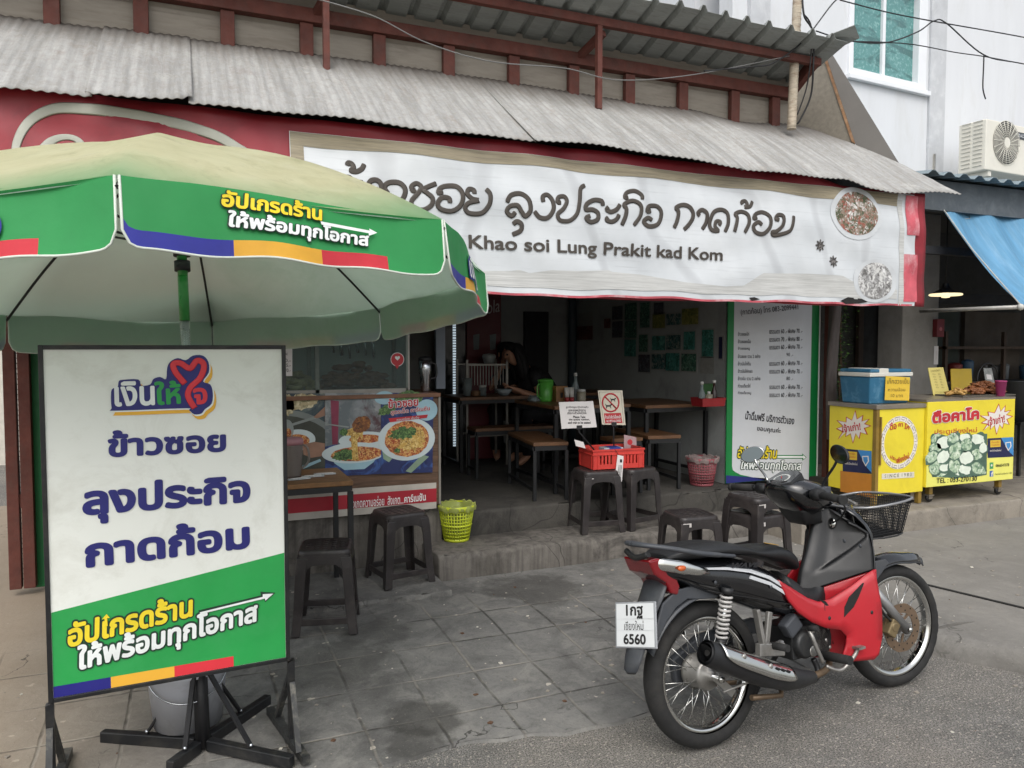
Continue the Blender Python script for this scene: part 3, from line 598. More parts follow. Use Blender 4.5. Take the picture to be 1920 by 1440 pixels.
def vinyl_mat():
    m = bpy.data.materials.new('white_vinyl'); m.use_nodes = True; nt = m.node_tree; b = nt.nodes['Principled BSDF']; co = coords(nt, None, True); s = N(nt, 'ShaderNodeSeparateXYZ'); nt.links.new(co, s.inputs[0])
    c = mixc(nt, ramp(nt, noise(nt, co, 1.3, 5), .3, .7), hx('#d0d4d7'), hx('#b7bcc0'))
    st = coords(nt, (1.2, 1, 30), True); c = mixc(nt, ramp(nt, noise(nt, st, 2, 6, .7), .55, .75, 0, .35), c, hx('#8f9294'))
    ws = N(nt, 'ShaderNodeTexWave', wave_type='BANDS'); ws.inputs['Scale'].default_value = .55; ws.inputs['Distortion'].default_value = 9; ws.inputs['Detail'].default_value = 3; mp = N(nt, 'ShaderNodeMapping'); mp.inputs['Rotation'].default_value = (0, .5, 0); nt.links.new(co, mp.inputs[0]); nt.links.new(mp.outputs[0], ws.inputs[0])
    c = mixc(nt, ramp(nt, ws.outputs[0], .9, 1, 0, .25), c, hx('#85868a'))  # diagonal grey bands: shading of the folds, painted into the vinyl colour
    nt.links.new(c, b.inputs['Base Color']); b.inputs['Roughness'].default_value = .55
    bn = N(nt, 'ShaderNodeBump'); bn.inputs['Strength'].default_value = .55; bn.inputs['Distance'].default_value = .02
    mu = N(nt, 'ShaderNodeTexNoise'); mu.noise_type = 'RIDGED_MULTIFRACTAL'; mu.inputs['Scale'].default_value = 2.6; mu.inputs['Detail'].default_value = 5; nt.links.new(co, mu.inputs['Vector']); nt.links.new(mu.outputs[0], bn.inputs['Height']); nt.links.new(bn.outputs[0], b.inputs['Normal']); return m
m_vin = vinyl_mat()
m_bw = mat('printed_wood', '#8f8671', .6, var=.35, vs=3, stretch=(1, 1, 22), world=True, dirt=('#5c543f', .7, 3)); m_bw2 = mat('faded_wood_print', '#b9bab8', .6, var=.28, vs=3, stretch=(.8, 1, 34), world=True, dirt=('#7c7c7a', .6, 3))
m_ink = mat('brown_ink', '#423c36', .6, var=.2, vs=8, stretch=(1, 1, 12)); m_pink = mat('faded_red_print', '#b5515c', .6, var=.35, vs=5, dirt=('#d9c3c5', .8, 3))
wb = thing('white_banner', 'long wrinkled white shop banner with brown lettering hung below the awning edge', 'banner', (2.9, 4.38, 1.9))
ux = pbn.px
mb = MB(); bot = lambda u: 1.897 + .005 * sin(u * 5) + .004 * sin(u * 13)
sheet(mb, pbn, .525, 5.27, bot, 2.768, 0, 0, 220, 40)
sheet(mb, pbn, .528, 5.10, lambda u: 2.695 - .02 * sstep(3, 5, u) + .006 * sin(u * 7), 2.766, .003, 1, 200, 4); sheet(mb, pbn, (.528), .60, bot, 2.695, .003, 1, 4, 40)
T = [ux(x, y) for x, y in [(600, 500), (905, 508), (960, 508), (973, 506), (993, 512), (1033, 507), (1083, 509), (1140, 507), (1147, 510), (1200, 515), (1280, 529), (1310, 532), (1363, 537), (1397, 535), (1423, 517), (1433, 512), (1513, 513), (1580, 517), (1597, 527), (1625, 533), (1690, 545)]]
tz = lambda u: interp(T, u)[0]
sheet(mb, pbn, .66, 5.08, lambda u: bot(u) + .05, tz, .003, 2, 260, 6); sheet(mb, pbn, .66, 5.24, bot, lambda u: bot(u) + .014, .003, 3, 200, 2)
e0, e1 = ux(1690, 450)[0], ux(1712, 450)[0]
sheet(mb, pbn, e0 + .02, e1 + .04, 1.93, lambda u: 2.3, .0035, 3, 6, 16); sheet(mb, pbn, e0 - .03, e0 + .02, 1.9, 2.72, .003, 2, 3, 30); sheet(mb, pbn, e0 + .05, e1 + .05, 2.45, 2.76, .0035, 3, 6, 12)
mb.build('vinyl', [m_vin, m_bw, m_bw2, m_pink], wb, recalc=False)
c2 = lambda P: [(x / 3 + 640, y / 3) for x, y in P]; c3 = lambda P: [(x / 3 + 1280, y / 3) for x, y in P]
STR = [c2(P) for P in (
 [(38, 925), (45, 910), (65, 918), (72, 940), (58, 956), (88, 962), (120, 945), (134, 918)],
 [(10, 1022), (30, 995), (58, 1005), (50, 1042), (40, 1092), (72, 1130), (105, 1110), (112, 1010)], [(150, 1045), (170, 1014), (205, 1012), (228, 1042), (218, 1100)],
 [(268, 1068), (250, 1078), (247, 1045), (275, 1024), (330, 1028), (360, 1065), (350, 1112), (325, 1135)],
 [(420, 1068), (402, 1072), (396, 1048), (425, 1030), (452, 1052), (430, 1088), (395, 1130), (402, 1166), (455, 1182), (505, 1155), (512, 1115), (482, 1085), (462, 1066), (500, 1045), (535, 1032)],
 [(570, 1078), (545, 1085), (552, 1062), (590, 1046), (650, 1050), (682, 1095), (670, 1155), (620, 1188), (560, 1178), (540, 1146), (565, 1112), (605, 1118), (608, 1142)],
 [(748, 1090), (745, 1070), (718, 1064), (708, 1092), (738, 1120), (772, 1128), (715, 1142), (696, 1172), (722, 1200), (790, 1198), (830, 1152), (835, 1095), (812, 1064)],
 [(928, 1140), (950, 1100), (1005, 1092), (1048, 1125), (1058, 1185), (1030, 1218), (1010, 1195), (985, 1158), (945, 1162), (928, 1190), (955, 1215), (975, 1195)], [(965, 1262), (985, 1246), (1010, 1262), (1006, 1298), (960, 1320)],
 [(1130, 1138), (1128, 1108), (1155, 1098), (1182, 1130), (1186, 1180), (1155, 1226), (1110, 1224), (1080, 1190)],
 [(1232, 1140), (1212, 1138), (1220, 1110), (1252, 1106), (1266, 1135), (1245, 1175), (1210, 1208), (1225, 1242), (1280, 1242), (1322, 1202), (1338, 1130), (1345, 1062), (1372, 1042)],
 [(1468, 1158), (1462, 1132), (1420, 1126), (1378, 1148), (1372, 1180), (1410, 1180), (1440, 1200), (1436, 1236), (1398, 1250), (1372, 1228), (1396, 1215)],
 [(1500, 1165), (1490, 1180), (1515, 1192), (1545, 1178), (1562, 1150)], [(1498, 1222), (1488, 1238), (1515, 1248), (1542, 1236), (1558, 1208)],
 [(1572, 1268), (1592, 1220), (1598, 1178), (1585, 1152), (1635, 1130), (1680, 1156), (1678, 1215), (1640, 1268)], [(1612, 1110), (1592, 1112), (1605, 1084), (1650, 1074), (1688, 1098), (1690, 1122)],
 [(1738, 1188), (1716, 1188), (1730, 1160), (1778, 1162), (1800, 1200), (1782, 1258), (1730, 1274), (1698, 1248), (1722, 1226), (1745, 1240)],
 [(1872, 1282), (1892, 1235), (1898, 1190), (1884, 1168), (1925, 1152), (1965, 1170), (1980, 1215), (1955, 1265), (1930, 1290)])]
STR += [c3(P) for P in ([(100, 1212), (88, 1198), (110, 1180), (138, 1202), (134, 1250), (112, 1290)],
 [(205, 1268), (215, 1248), (190, 1245), (182, 1275), (200, 1298), (165, 1294), (152, 1255), (175, 1195), (220, 1178), (255, 1200), (258, 1255), (238, 1304)],
 [(290, 1304), (306, 1255), (312, 1222), (302, 1202), (340, 1188), (375, 1208), (378, 1255), (352, 1308)], [(350, 1146), (346, 1132), (366, 1128), (376, 1148), (362, 1162), (392, 1158), (408, 1128)],
 [(425, 1222), (405, 1228), (420, 1202), (460, 1192), (498, 1220), (496, 1275), (458, 1314), (415, 1304), (402, 1270), (430, 1248), (450, 1265)],
 [(545, 1235), (526, 1230), (540, 1208), (568, 1218), (564, 1265), (535, 1298), (508, 1304), (516, 1322), (552, 1318), (600, 1300), (618, 1262), (626, 1214)])]
mb = MB()
for k, P in enumerate(STR):
    S = smooth([(*ux(x, y), 0) for x, y in P], 5); mb.tube([pbn.at(p.x, p.y, .004 + .0006 * (k % 3)) for p in S], [.0150 * (.8 if i in (0, len(S) - 1) else 1) for i in range(len(S))], 8, flat=((0, 1, 0), 0, .04))
mb.build('thai_lettering', m_ink, wb)
mb = MB(); wpx(mb, pbn, 'Khao soi Lung Prakit kad Kom', 878, 474, 1355, 496, 440, bold=.022, n=.006); mb.build('latin_lettering', m_ink, wb)
def food(name, cols, sc=14, dist=.6):
    m = bpy.data.materials.new(name); m.use_nodes = True; nt = m.node_tree; b = nt.nodes['Principled BSDF']; co = coords(nt, None, True); c = hx(cols[0])
    for i, q in enumerate(cols[1:]):
        mp = N(nt, 'ShaderNodeMapping'); mp.inputs['Location'].default_value = (i * 3.7, i * 1.3, i * 2.1); nt.links.new(co, mp.inputs[0]); c = mixc(nt, ramp(nt, noise(nt, mp.outputs[0], sc * (1 + .35 * i), 6, .65, dist * 2), .5, .6), c, hx(q))
    nt.links.new(c, b.inputs['Base Color']); b.inputs['Roughness'].default_value = .5; return m
f_ban = food('faded_food_print', ['#8a7a6c', '#4f4a34', '#d6d6d4', '#8f4a3c', '#3f4c30']); f_ban2 = food('grey_food_print', ['#8d8d8d', '#dadada', '#5c5a58', '#c8c8c6']); f_an = food('anise_print', ['#3c3836', '#8a8684', '#24201e'], 40)
mb = MB(); m_plate = mat('plate_print', '#bfc3c6', .5, var=.1)
c = ux(1607, 400); mb.rdisc(pbn, c, .25, .2, .004, 3); mb.rdisc(pbn, c, .205, .165, .0055, 0)
c = ux(1640, 527); mb.rdisc(pbn, c, .22, .165, .004, 3); mb.rdisc(pbn, c, .17, .14, .0055, 1)
for x, y in ((1538, 460), (1563, 490)):
    c = ux(x, y); P = []
    for i in range(32): a = 2 * pi * i / 32; r = .036 + .012 * cos(8 * a); P.append((c[0] + r * cos(a), c[1] + r * sin(a)))
    mb.poly(pbn, P, .005, 2)
mb.build('food_print', [f_ban, f_ban2, f_an, m_plate], wb)
mb = MB(); 
for P in ([(1405, 558), (1415, 557), (1425, 561), (1410, 564)], [(1575, 564), (1590, 557), (1615, 560), (1628, 566), (1610, 569), (1585, 570)]): mb.ppx(pbn, P, .006)
mb.build('torn_hole', m_dark, wb)
# ================================================================ umbrella
US = 1.06
fit = [-.0214, 3.1602, 1.8442]; un = V((-.02145, .11368, 1)).normalized()
uc = CP + (V(fit) - CP) * US; uu = (V((1, 0, 0)) - un * un.x).normalized(); uw = un.cross(uu); UR, UPH, UV, UH = 1.178 * US, 4.6038, .172 * US, .50 * US
m_cream = None
def canopy_mat():
    m = bpy.data.materials.new('faded_canopy'); m.use_nodes = True; nt = m.node_tree; b = nt.nodes['Principled BSDF']; co = coords(nt, None, True)
    d = N(nt, 'ShaderNodeVectorMath', operation='DISTANCE'); nt.links.new(co, d.inputs[0]); d.inputs[1].default_value = uc + un * UH
    dd = d.outputs['Value']; nz = noise(nt, co, 1.7, 6, .65); ad = N(nt, 'ShaderNodeMath', operation='MULTIPLY_ADD'); nt.links.new(nz, ad.inputs[0]); ad.inputs[1].default_value = .35; nt.links.new(dd, ad.inputs[2])
    c = mixc(nt, ramp(nt, noise(nt, coords(nt, (6, 6, 6), True), 1, 7, .75, 1), .35, .7), hx('#eadfb6'), hx('#d2c698')); c = mixc(nt, ramp(nt, noise(nt, co, 9, 6, .8, .8), .52, .68, 0, .75), c, hx('#b3a878')); c = mixc(nt, ramp(nt, noise(nt, co, 3.3, 7, .75, 1.5), .58, .68, 0, .55), c, hx('#f0e8cc'))
    c = mixc(nt, ramp(nt, ad.outputs[0], UR * .98, UR * 1.24, 0, .9), c, hx('#3f9a58')); nt.links.new(c, b.inputs['Base Color']); b.inputs['Roughness'].default_value = .75
    t = N(nt, 'ShaderNodeBsdfTranslucent'); t.inputs[0].default_value = (*hx('#dde8dc'), 1); ms = N(nt, 'ShaderNodeMixShader'); ms.inputs[0].default_value = .55; nt.links.new(b.outputs[0], ms.inputs[1]); nt.links.new(t.outputs[0], ms.inputs[2]); nt.links.new(ms.outputs[0], nt.nodes['Material Output'].inputs[0]); return m
m_can = canopy_mat(); m_lin = mat('grey_green_lining', '#d3e0d8', .7, var=.05, vs=2, transl=.62, dirt=('#a9c4ae', .5, 2))
m_grn = mat('green_fabric', '#2f9350', .65, var=.12, vs=3, transl=.2, bump=.15, bs=12); m_blu = mat('blue_fabric', '#2b2f8f', .6, transl=.1); m_yel = mat('yellow_fabric', '#d9a233', .6, transl=.1); m_rdf = mat('red_fabric', '#c5303c', .6, transl=.1); m_pip = mat('white_piping', '#c3cac0', .6)
m_gpole = mat('green_pole', '#2f8a3d', .35, var=.1, coat=.3); m_steel = mat('bright_steel', '#b9bcc0', .25, metal=1, var=.08); m_blk = mat('black_steel', '#18191b', .45, var=.3, vs=12, dirt=('#4b4842', .5, 9)); m_blkp = mat('black_plastic', '#1a1a1c', .5)
m_yl = mat('yellow_lettering', '#e8d02c', .6); m_wl = mat('white_lettering', '#e4e8e6', .6); m_ol = mat('dark_green_outline', '#1c3a2a', .6)
um = thing('market_umbrella', 'large green and faded cream street umbrella with slogan on its valance', 'umbrella', uc - un * 1.85)
def corner(k): a = UPH + k * pi / 4; return (uu * cos(a) + uw * sin(a)) * UR
def up(k, t, s, dn=0):      # panel k, t 0 apex .. 1 rim, s 0..1 across
    e = corner(k).lerp(corner(k + 1), s); sag = .05 * sin(pi * s) * (t ** 1.2) * (1 - .75 * t)
    return uc + e * t + un * (UH * (1 - .42 * t - .58 * t * t) - sag - dn)
mb = MB(); ml = MB()
for k in range(8):
    mb.grid(8, 14, lambda a, b, k=k: up(k, .0 + b, a)); ml.grid(8, 14, lambda a, b, k=k: up(k, .02 + b * .975, a, .012))
mb.build('canopy', m_can, um, weld=True); ml.build('canopy_lining', m_lin, um, weld=True)
for k in range(8):
    a, b = corner(k), corner(k + 1); L = (b - a).length; ex = (b - a).normalized(); nr = ex.cross(un)
    if nr.dot(a + b) < 0: nr = -nr
    P0 = uc + a; dn_ = (-un + nr * .04).normalized()
    pv = PL(P0, ex, -dn_, lambda u, v, L=L: .016 * sin(u * 6.5 + v * 5) * min(1, 6 * u, 6 * (L - u)) + .006 * sin(u * 17 + 1) * (-v / UV))
    if pv.N.dot(nr) < 0: pv = PL(P0 + ex * L, -ex, -dn_, lambda u, v, L=L: .016 * sin((L - u) * 6.5 + v * 5) * min(1, 6 * u, 6 * (L - u)) + .006 * sin(u * 17 + 1) * (-v / UV))
    cr = .045
    def low(u, L=L):
        d = min(u, L - u) - .006
        return -UV + (cr - sqrt(max(0, cr * cr - (cr - d) ** 2)) if 0 <= d < cr else (cr if d < 0 else 0)) + .004 * sin(u * 21)
    us = [.006 + (L - .012) * i / 64 for i in range(65)]; mv = MB()
    stripe = lambda a: 1 if a < .27 else (2 if a < .545 else (3 if a < .77 else 0))
    mv.grid(64, 12, lambda a, b: pv.at(.006 + (L - .012) * a, low(.006 + (L - .012) * a) * (1 - b), 0), mf=lambda a, b: stripe(a) if b < .24 else 0)
    v_ = mv.build('valance', [m_grn, m_blu, m_yel, m_rdf], um)
    WM[v_.name] = WM[um.name]
    mi_ = MB(); mi_.grid(64, 4, lambda a, b: pv.at(.008 + (L - .016) * a, low(.006 + (L - .012) * a) * (1 - b), -.004)); mi_.build('valance_lining', m_lin, v_)
    mp = MB(); mp.tube([pv.at(.006, 0, 0)] + [pv.at(u, low(u), 0) for u in us] + [pv.at(L - .006, 0, 0)], .0036, 6); mp.build('piping', m_pip, v_)
    if k in (0, 7, 1):
        mt = MB(); q = (lambda u, v: (u, v))
        if k == 0:
            args1 = (410, 392, 604, 416, 358); args2 = (424, 438, 694, 470, 398)
            for g, mi, n in ((.05, 2, .006), (0, 0, .009)): wpx(mt, pv, 'อัปเกรดร้าน', *args1, mi=mi, n=n, bold=.04, grow=g, shear=.1)
            for g, mi, n in ((.055, 2, .007), (0, 1, .010)): wpx(mt, pv, 'ให้พร้อมทุกโอกาส', *args2, mi=mi, n=n, bold=.04, grow=g, shear=.1)
            mt.ppx(pv, [(598, 417), (694, 432), (693, 428), (708, 436), (692, 442), (692, 437), (600, 423)], .011, 1)
        else:
            write(mt, pv, 'เงินให้ใจ', (L * .33, -UV * .72), (L * .67, -UV * .72), UV * .5, 1, .02, 0, .008); write(mt, pv, 'เงินให้ใจ', (L * .33, -UV * .72), (L * .67, -UV * .72), UV * .5, 3, .02, 0, .006, 1, .09)
        mt.build('slogan', [m_yl, m_wl, m_ol, m_blu], v_)
for k in range(8):
    c = [up(k, t, 0, .03) for t in (.04, .25, .5, .75, 1.0)]; MB().tube(smooth(c, 4), .006, 6).build('rib', m_blkp, um)
    MB().tube([uc + un * (UH - .42) , up(k, .52, 0, .035)], .005, 6).build('stretcher', m_blkp, um)
pg = uc - un * ((uc.z - .03) / un.z)
mb = MB(); mb.tube([uc + un * (UH - .01), uc + un * .0], .019, 14); mb.build('upper_pole', m_gpole, um)
mb = MB(); mb.tube([uc + un * .0, uc - un * .18], .0195, 14); mb.build('pole_sleeve', m_gpole, um)
mb = MB(); mb.tube([uc - un * .18, pg], .0185, 14); mb.build('lower_pole', m_steel, um)
mb = MB(); mb.tube([uc + un * .06, uc + un * .02], .03, 14); mb.tube([uc + un * (UH - .40), uc + un * (UH - .45)], .032, 14); mb.build('runner', m_blkp, um)
st = thing('umbrella_stand', 'black folding steel cross stand holding the umbrella pole behind the white sign', 'umbrella stand', (pg.x, pg.y, 0))
base = V((pg.x, pg.y, 0)); hub = base + V((0, 0, gz(pg.x, pg.y)))
mb = MB(); mb.tube([pg - V((0, 0, .0)), pg + un * .36], .027, 14); mb.build('socket_tube', m_blkp, st)
mb = MB(); k = pg + un * .36; mb.tube([k, k + V((.05, -.02, -.01))], .008, 8); mb.box(k + V((.062, -.025, -.012)), (.012, .02, .07)); mb.build('clamp_knob', m_blkp, st, bevel=.004)
ends = [onZ(x, y, .03) for x, y in ((192, 1387), (548, 1436), (503, 1318), (318, 1447))]
z0 = gz(pg.x, pg.y)
for e in ends:
    e = V((e.x, e.y, z0 + .026)); d = (e - hub).normalized(); mb = MB(); s_ = V((d.x, d.y, 0)) * .028 + V((hub.x, hub.y, z0 + .026)); mb.bar(s_, e, .034, .044); mb.build('foot', m_blk, st, bevel=.004)
    m_ = V((hub.x, hub.y, z0 + .05)).lerp(V((e.x, e.y, z0 + .05)), .55); t_ = pg + un * .31; o_ = V((d.x, d.y, 0)) * .03
    b_ = MB().bar(t_ + o_, m_, .02, .008, up=(d.x, d.y, .5)).build('brace', m_blkp, st); WM[b_.name] = WM[st.name]
    rv = MB(); 
    for q in (t_ + o_ * 1.15, m_ + V((0, 0, .004))): rv.ball(q + V((0, -.006, .004)), .008, 8)
    rv.build('rivet', m_steel, b_)
# ================================================================ sign board
bs_ = .96
BL = CP + (V((-.473, 3.103, EYE)) - CP) * bs_; BR = CP + (V((.330, 3.157, EYE)) - CP) * bs_; BL.z = BR.z = 0
psb = PL(BL, BR - BL); W_ = (BR - BL).length; zt = psb.px(300, 655)[1]; zb = psb.px(92, 1308)[1]
sb = thing('sign_board', 'upright white and green lettered sign board in a black frame before the umbrella', 'sign', (BL + BR) / 2)
fs = lambda a, b, d: psb.at(a, b, d)
ps = PL(psb.at(0, 0, .012), psb.U)
m_sw = mat('sign_white', '#e6e8e1', .45, var=.03, vs=2, dirt=('#bdbcb0', .6, 4), bump=.12, bs=5); m_sg = mat('sign_green', '#279a4b', .45, var=.09, vs=3, bump=.12, bs=5, dirt=('#3f9f5c', .5, 5)); m_sb = mat('sign_blue', '#23227a', .5, var=.06); m_sy = mat('sign_yellow', '#e9b03a', .5, var=.05); m_sr = mat('sign_red', '#d8343f', .5, var=.06); m_nv = mat('navy_print', '#24256e', .5)
face = MB().prism([(0, zb), (W_, zb), (W_, zt), (0, zt)], -.012, .0115, fs).build('panel', m_sw, sb)
mb = MB(); q1, q2 = ps.px(87, 1150), ps.px(527, 1037)
mb.poly(ps, [(0.001, zb + .001), (W_ - .001, zb + .001), (W_ - .001, q2[1]), (.001, q1[1])], .0006, 0)
ax = lambda x, y: ps.px(x, y)
lo = lambda u: zb + .014
us_ = [ax(92, 1300)[0] if 0 else .001, ax(208, 1280)[0], ax(327, 1262)[0], ax(438, 1240)[0]]
for i in range(3): mb.poly(ps, [(us_[i], zb + .001), (us_[i + 1], zb + .001), (us_[i + 1], zb + .040), (us_[i], zb + .040)], .0014, i + 1)
mb.build('colour_print', [m_sg, m_sb, m_sy, m_sr], sb)
mb = MB()
wpx(mb, ps, 'ข้าวซอย', 202, 858, 424, 847, 807, bold=.042, n=.002); wpx(mb, ps, 'ลุงประกิจ', 155, 985, 470, 958, 908, bold=.045, n=.002); wpx(mb, ps, 'กาดก้อม', 160, 1066, 469, 1028, 1000, bold=.045, n=.002)
mb.build('shop_name', m_nv, sb)
mb = MB()
A1, A2 = (129, 1214, 366, 1154, 1164), (152, 1268, 489, 1174, 1208)
for g, mi, n in ((.06, 2, .0022), (0, 0, .0052)): wpx(mb, ps, 'อัปเกรดร้าน', *A1, mi=mi, n=n, bold=.04, grow=g, shear=.18)
for g, mi, n in ((.07, 2, .0037), (0, 1, .0066)): wpx(mb, ps, 'ให้พร้อมทุกโอกาส', *A2, mi=mi, n=n, bold=.04, grow=g, shear=.18)
mb.ppx(ps, [(372, 1144), (489, 1116), (488, 1109), (516, 1111), (497, 1129), (495, 1122), (374, 1152)], .0022, 2); mb.ppx(ps, [(374, 1147), (492, 1118), (492, 1113), (512, 1112), (497, 1125), (496, 1121), (376, 1150)], .008, 1); mb.ppx(ps, [(197, 1173), (196, 1159), (191, 1160), (200, 1150), (206, 1157), (201, 1158), (202, 1172)], .008, 0)
mb.build('slogan', [m_yl, m_wl, m_ol], sb)
c4 = lambda P, dx=0, dy=0: [((x + dx) / 3, (y + dy) / 3 + 480) for x, y in P]
BLOB = [(625, 765), (640, 742), (662, 735), (668, 705), (690, 696), (778, 694), (794, 728), (845, 722), (862, 692), (900, 680), (934, 692), (940, 630), (958, 594), (1000, 574), (1045, 586), (1085, 560), (1140, 560), (1172, 596), (1174, 655), (1142, 705), (1182, 722), (1197, 770), (1190, 830), (1152, 862), (1132, 886), (1092, 890), (1062, 866), (1038, 856), (650, 870), (628, 856)]
mb = MB(); S2 = [(p.x, p.y) for p in smooth([(x, y, 0) for x, y in BLOB], 3, True)]
mb.ppx(ps, c4(S2, 18, 27), .002, 2); mb.ppx(ps, c4([((x - 910) * 1.02 + 910, (y - 725) * 1.03 + 725) for x, y in S2], 2, 4), .0028, 1); mb.ppx(ps, c4(S2), .0036, 0)
wpx(mb, ps, 'เงิน', 645 / 3, 848 / 3 + 480, 872 / 3, 840 / 3 + 480, 706 / 3 + 480, mi=1, bold=.03, n=.0046); wpx(mb, ps, 'ให้', 874 / 3, 840 / 3 + 480, 1020 / 3, 832 / 3 + 480, 705 / 3 + 480, mi=3, bold=.03, n=.0046); wpx(mb, ps, 'จ', 1088 / 3, 836 / 3 + 480, 1168 / 3, 832 / 3 + 480, 742 / 3 + 480, mi=4, bold=.035, n=.0046)
S = smooth([(*ax(x / 3, y / 3 + 480), 0) for x, y in [(1095, 855), (1058, 790), (1072, 738), (1122, 690), (1146, 632), (1138, 598), (1105, 590), (1068, 632), (1012, 602), (975, 610), (988, 655), (1040, 718)]], 6)
mb.tube([ps.at(p.x, p.y, .0052) for p in S], .0105, 8, mi=4, flat=(ps.N, 0, .1)); mb.build('logo', [m_nv, m_wl, m_sy, m_sg, m_sr], sb)
mb = MB(); t = .015
for a0, a1, b0, b1 in ((-t, 0, zb - t, zt + t), (W_, W_ + t, zb - t, zt + t), (0, W_, zt, zt + t), (0, W_, zb - t, zb)): mb.prism([(a0, b0), (a1, b0), (a1, b1), (a0, b1)], -.016, .018, fs)
mb.build('frame', m_blk, sb, bevel=.002)
for uu_ in (0.0, W_):
    o = -.03 if uu_ == 0 else .003; mb = MB(); mb.prism([(uu_ + o + .005, .02), (uu_ + o + .03, .02), (uu_ + o + .03, zb - .0155), (uu_ + o + .005, zb - .024)], -.014, .014, fs); lg = mb.build('leg', m_blk, sb); WM[lg.name] = WM[sb.name]
    mb = MB(); m0 = psb.at(uu_ + o + .017, .042, 0); sgn = .035 if uu_ else -.03; mb.bar(m0 + psb.N * -.30 - psb.U * sgn, m0 + psb.N * .17 + psb.U * sgn * .6, .03, .03); mb.bar(m0 + psb.N * -.2 + V((0, 0, .016)) - psb.U * sgn * .6, m0 + V((0, 0, .26)) - psb.N * .016, .02, .02); mb.bar(m0 + psb.N * .13 + V((0, 0, .016)), m0 + V((0, 0, .24)) + psb.N * .016, .02, .02)
    mb.build('foot', mat('worn_black_steel', '#2c2d2d', .55, var=.3, vs=20, dirt=('#8a8578', .6, 14)) if 'worn_black_steel' not in MATS else MATS['worn_black_steel'], lg)
# white bucket behind
bx_, by_ = -.035, 3.30
bk = thing('white_bucket', 'scuffed white plastic bucket on the paving behind the umbrella stand', 'bucket', (bx_, by_, gz(bx_, by_)))
B0 = MX.Translation((bx_, by_, gz(bx_, by_) + .049)) @ MX.Diagonal((1.06, 1.06, 1.0, 1))
MB().lathe([(0, .004), (.118, .004), (.121, .0), (.142, .22), (.150, .222), (.152, .262), (.147, .262), (.136, .21), (.116, .012), (0, .012)], 32, B0).build('tub', mat('white_bucket_plastic', '#d6dae4', .5, var=.08, vs=4, dirt=('#8c8a84', .5, 6)), bk)
mb = MB(); mb.tube([V((bx_ + .151 * cos(a), by_ - .151 * sin(a) - .01, gz(bx_, by_) + .284 - .10 * sin(a))) for a in [pi * i / 16 for i in range(17)]], .003, 6); mb.build('handle', m_steel, bk)
# ================================================================ plastic stools
m_stl = mat('dark_brown_plastic', '#292525', .42, var=.25, vs=7, dirt=('#57504c', .5, 5), bump=.05, bs=90); m_stk = mat('sticker', '#b9b4b0', .6, var=.2, vs=40)
def make_stool(h=.45):
    t = thing('plastic_stool', 'x', 'stool', group='dark plastic stools'); a, b = .128, .168
    def rr(w, z, c=.045, n=5):
        P = []
        for sx, sy, q in ((1, 1, 0), (-1, 1, 1), (-1, -1, 2), (1, -1, 3)):
            for i in range(n + 1): an = (q + i / n) * pi / 2; P.append(V((sx * (w - c) + c * cos(an), sy * (w - c) + c * sin(an), z)))
        return P
    mb = MB(); mb.loft([rr(.138, h - .045), rr(.139, h - .018), rr(.134, h - .006), rr(.122, h), rr(.112, h - .004), rr(.02, h - .005)])
    for i in range(5):
        for j in range(5):
            if abs(i - 2) + abs(j - 2) < 4: mb.ball((-.088 + i * .044, -.088 + j * .044, h - .0045), .017, 8, sc=(1, 1, .18))
    for q in range(4):
        R = MX.Rotation(q * pi / 2, 4, 'Z'); P = [(-.128, h - .03), (.128, h - .03), (.134, h - .13), (.095, h - .13), (.088, h - .10), (.06, h - .082), (0, h - .077), (-.06, h - .082), (-.088, h - .10), (-.095, h - .13), (-.134, h - .13)]
        mb.prism(P, 0, .009, lambda x, z, d, R=R: R @ V((x, -.139 - (h - .03 - z) * .075 + d, z)))
    mb.build('seat', m_stl, t, bevel=.003)
    for sx in (1, -1):
        for sy in (1, -1):
            rings = []
            for z, c, w in ((0, b, .046), (.12, b - .012, .05), (h - .10, a + .016, .056), (h - .04, a + .009, .06)):
                o = [(0, 0), (-w, 0), (-w, -.012), (-.014, -.014), (-.012, -w), (0, -w)]; rings.append([V((sx * (c + x + .004), sy * (c + y + .004), z)) for x, y in o])
            MB().loft(rings, smooth=False).build('leg', m_stl, t, bevel=.004)
    for q in range(4):
        R = MX.Rotation(q * pi / 2, 4, 'Z'); w = .15; P = [(-w, .055), (w, .055), (w, .12), (w - .025, .092), (-w + .025, .092), (-w, .12)]
        MB().prism(P, 0, .010, lambda x, z, d, R=R: R @ V((x, -.162 + d, z))).build('stretcher', m_stl, t, bevel=.003)
    return t
ST0 = make_stool(); st_used = []
def put_stool(x, y, z, rz, label):
    if not st_used: ST0.location = (x, y, z); ST0.rotation_euler = (0, 0, rz); ST0['label'] = label; st_used.append(1); return ST0
    return dup(ST0, (x, y, z), rz, label)
def stool_px(l, r, z, label):
    a, b = onZ(*l, z), onZ(*r, z); d = (b - a).normalized(); m = (a + b) / 2 + V((-d.y, d.x, 0)) * .165; return put_stool(m.x, m.y, z, atan2(d.y, d.x), label)
stool_px((548, 1196), (668, 1189), .058, 'dark plastic stool nearest the white sign, in front of the small wooden table')
put_stool(1.21, 4.76, .09, radians(10), 'dark plastic stool between the small wooden table and the yellow-green basket')
sA = stool_px((1098, 1003), (1166, 998), .222, 'dark plastic stool under the left half of the red crate')
sB = stool_px((1184, 997), (1242, 986), .222, 'dark plastic stool under the right half of the red crate')
q = onZ(1294, 962, .50); s5 = put_stool(q.x, q.y, .055, radians(-6), 'single dark plastic stool on the pavement behind the motorcycle seat')
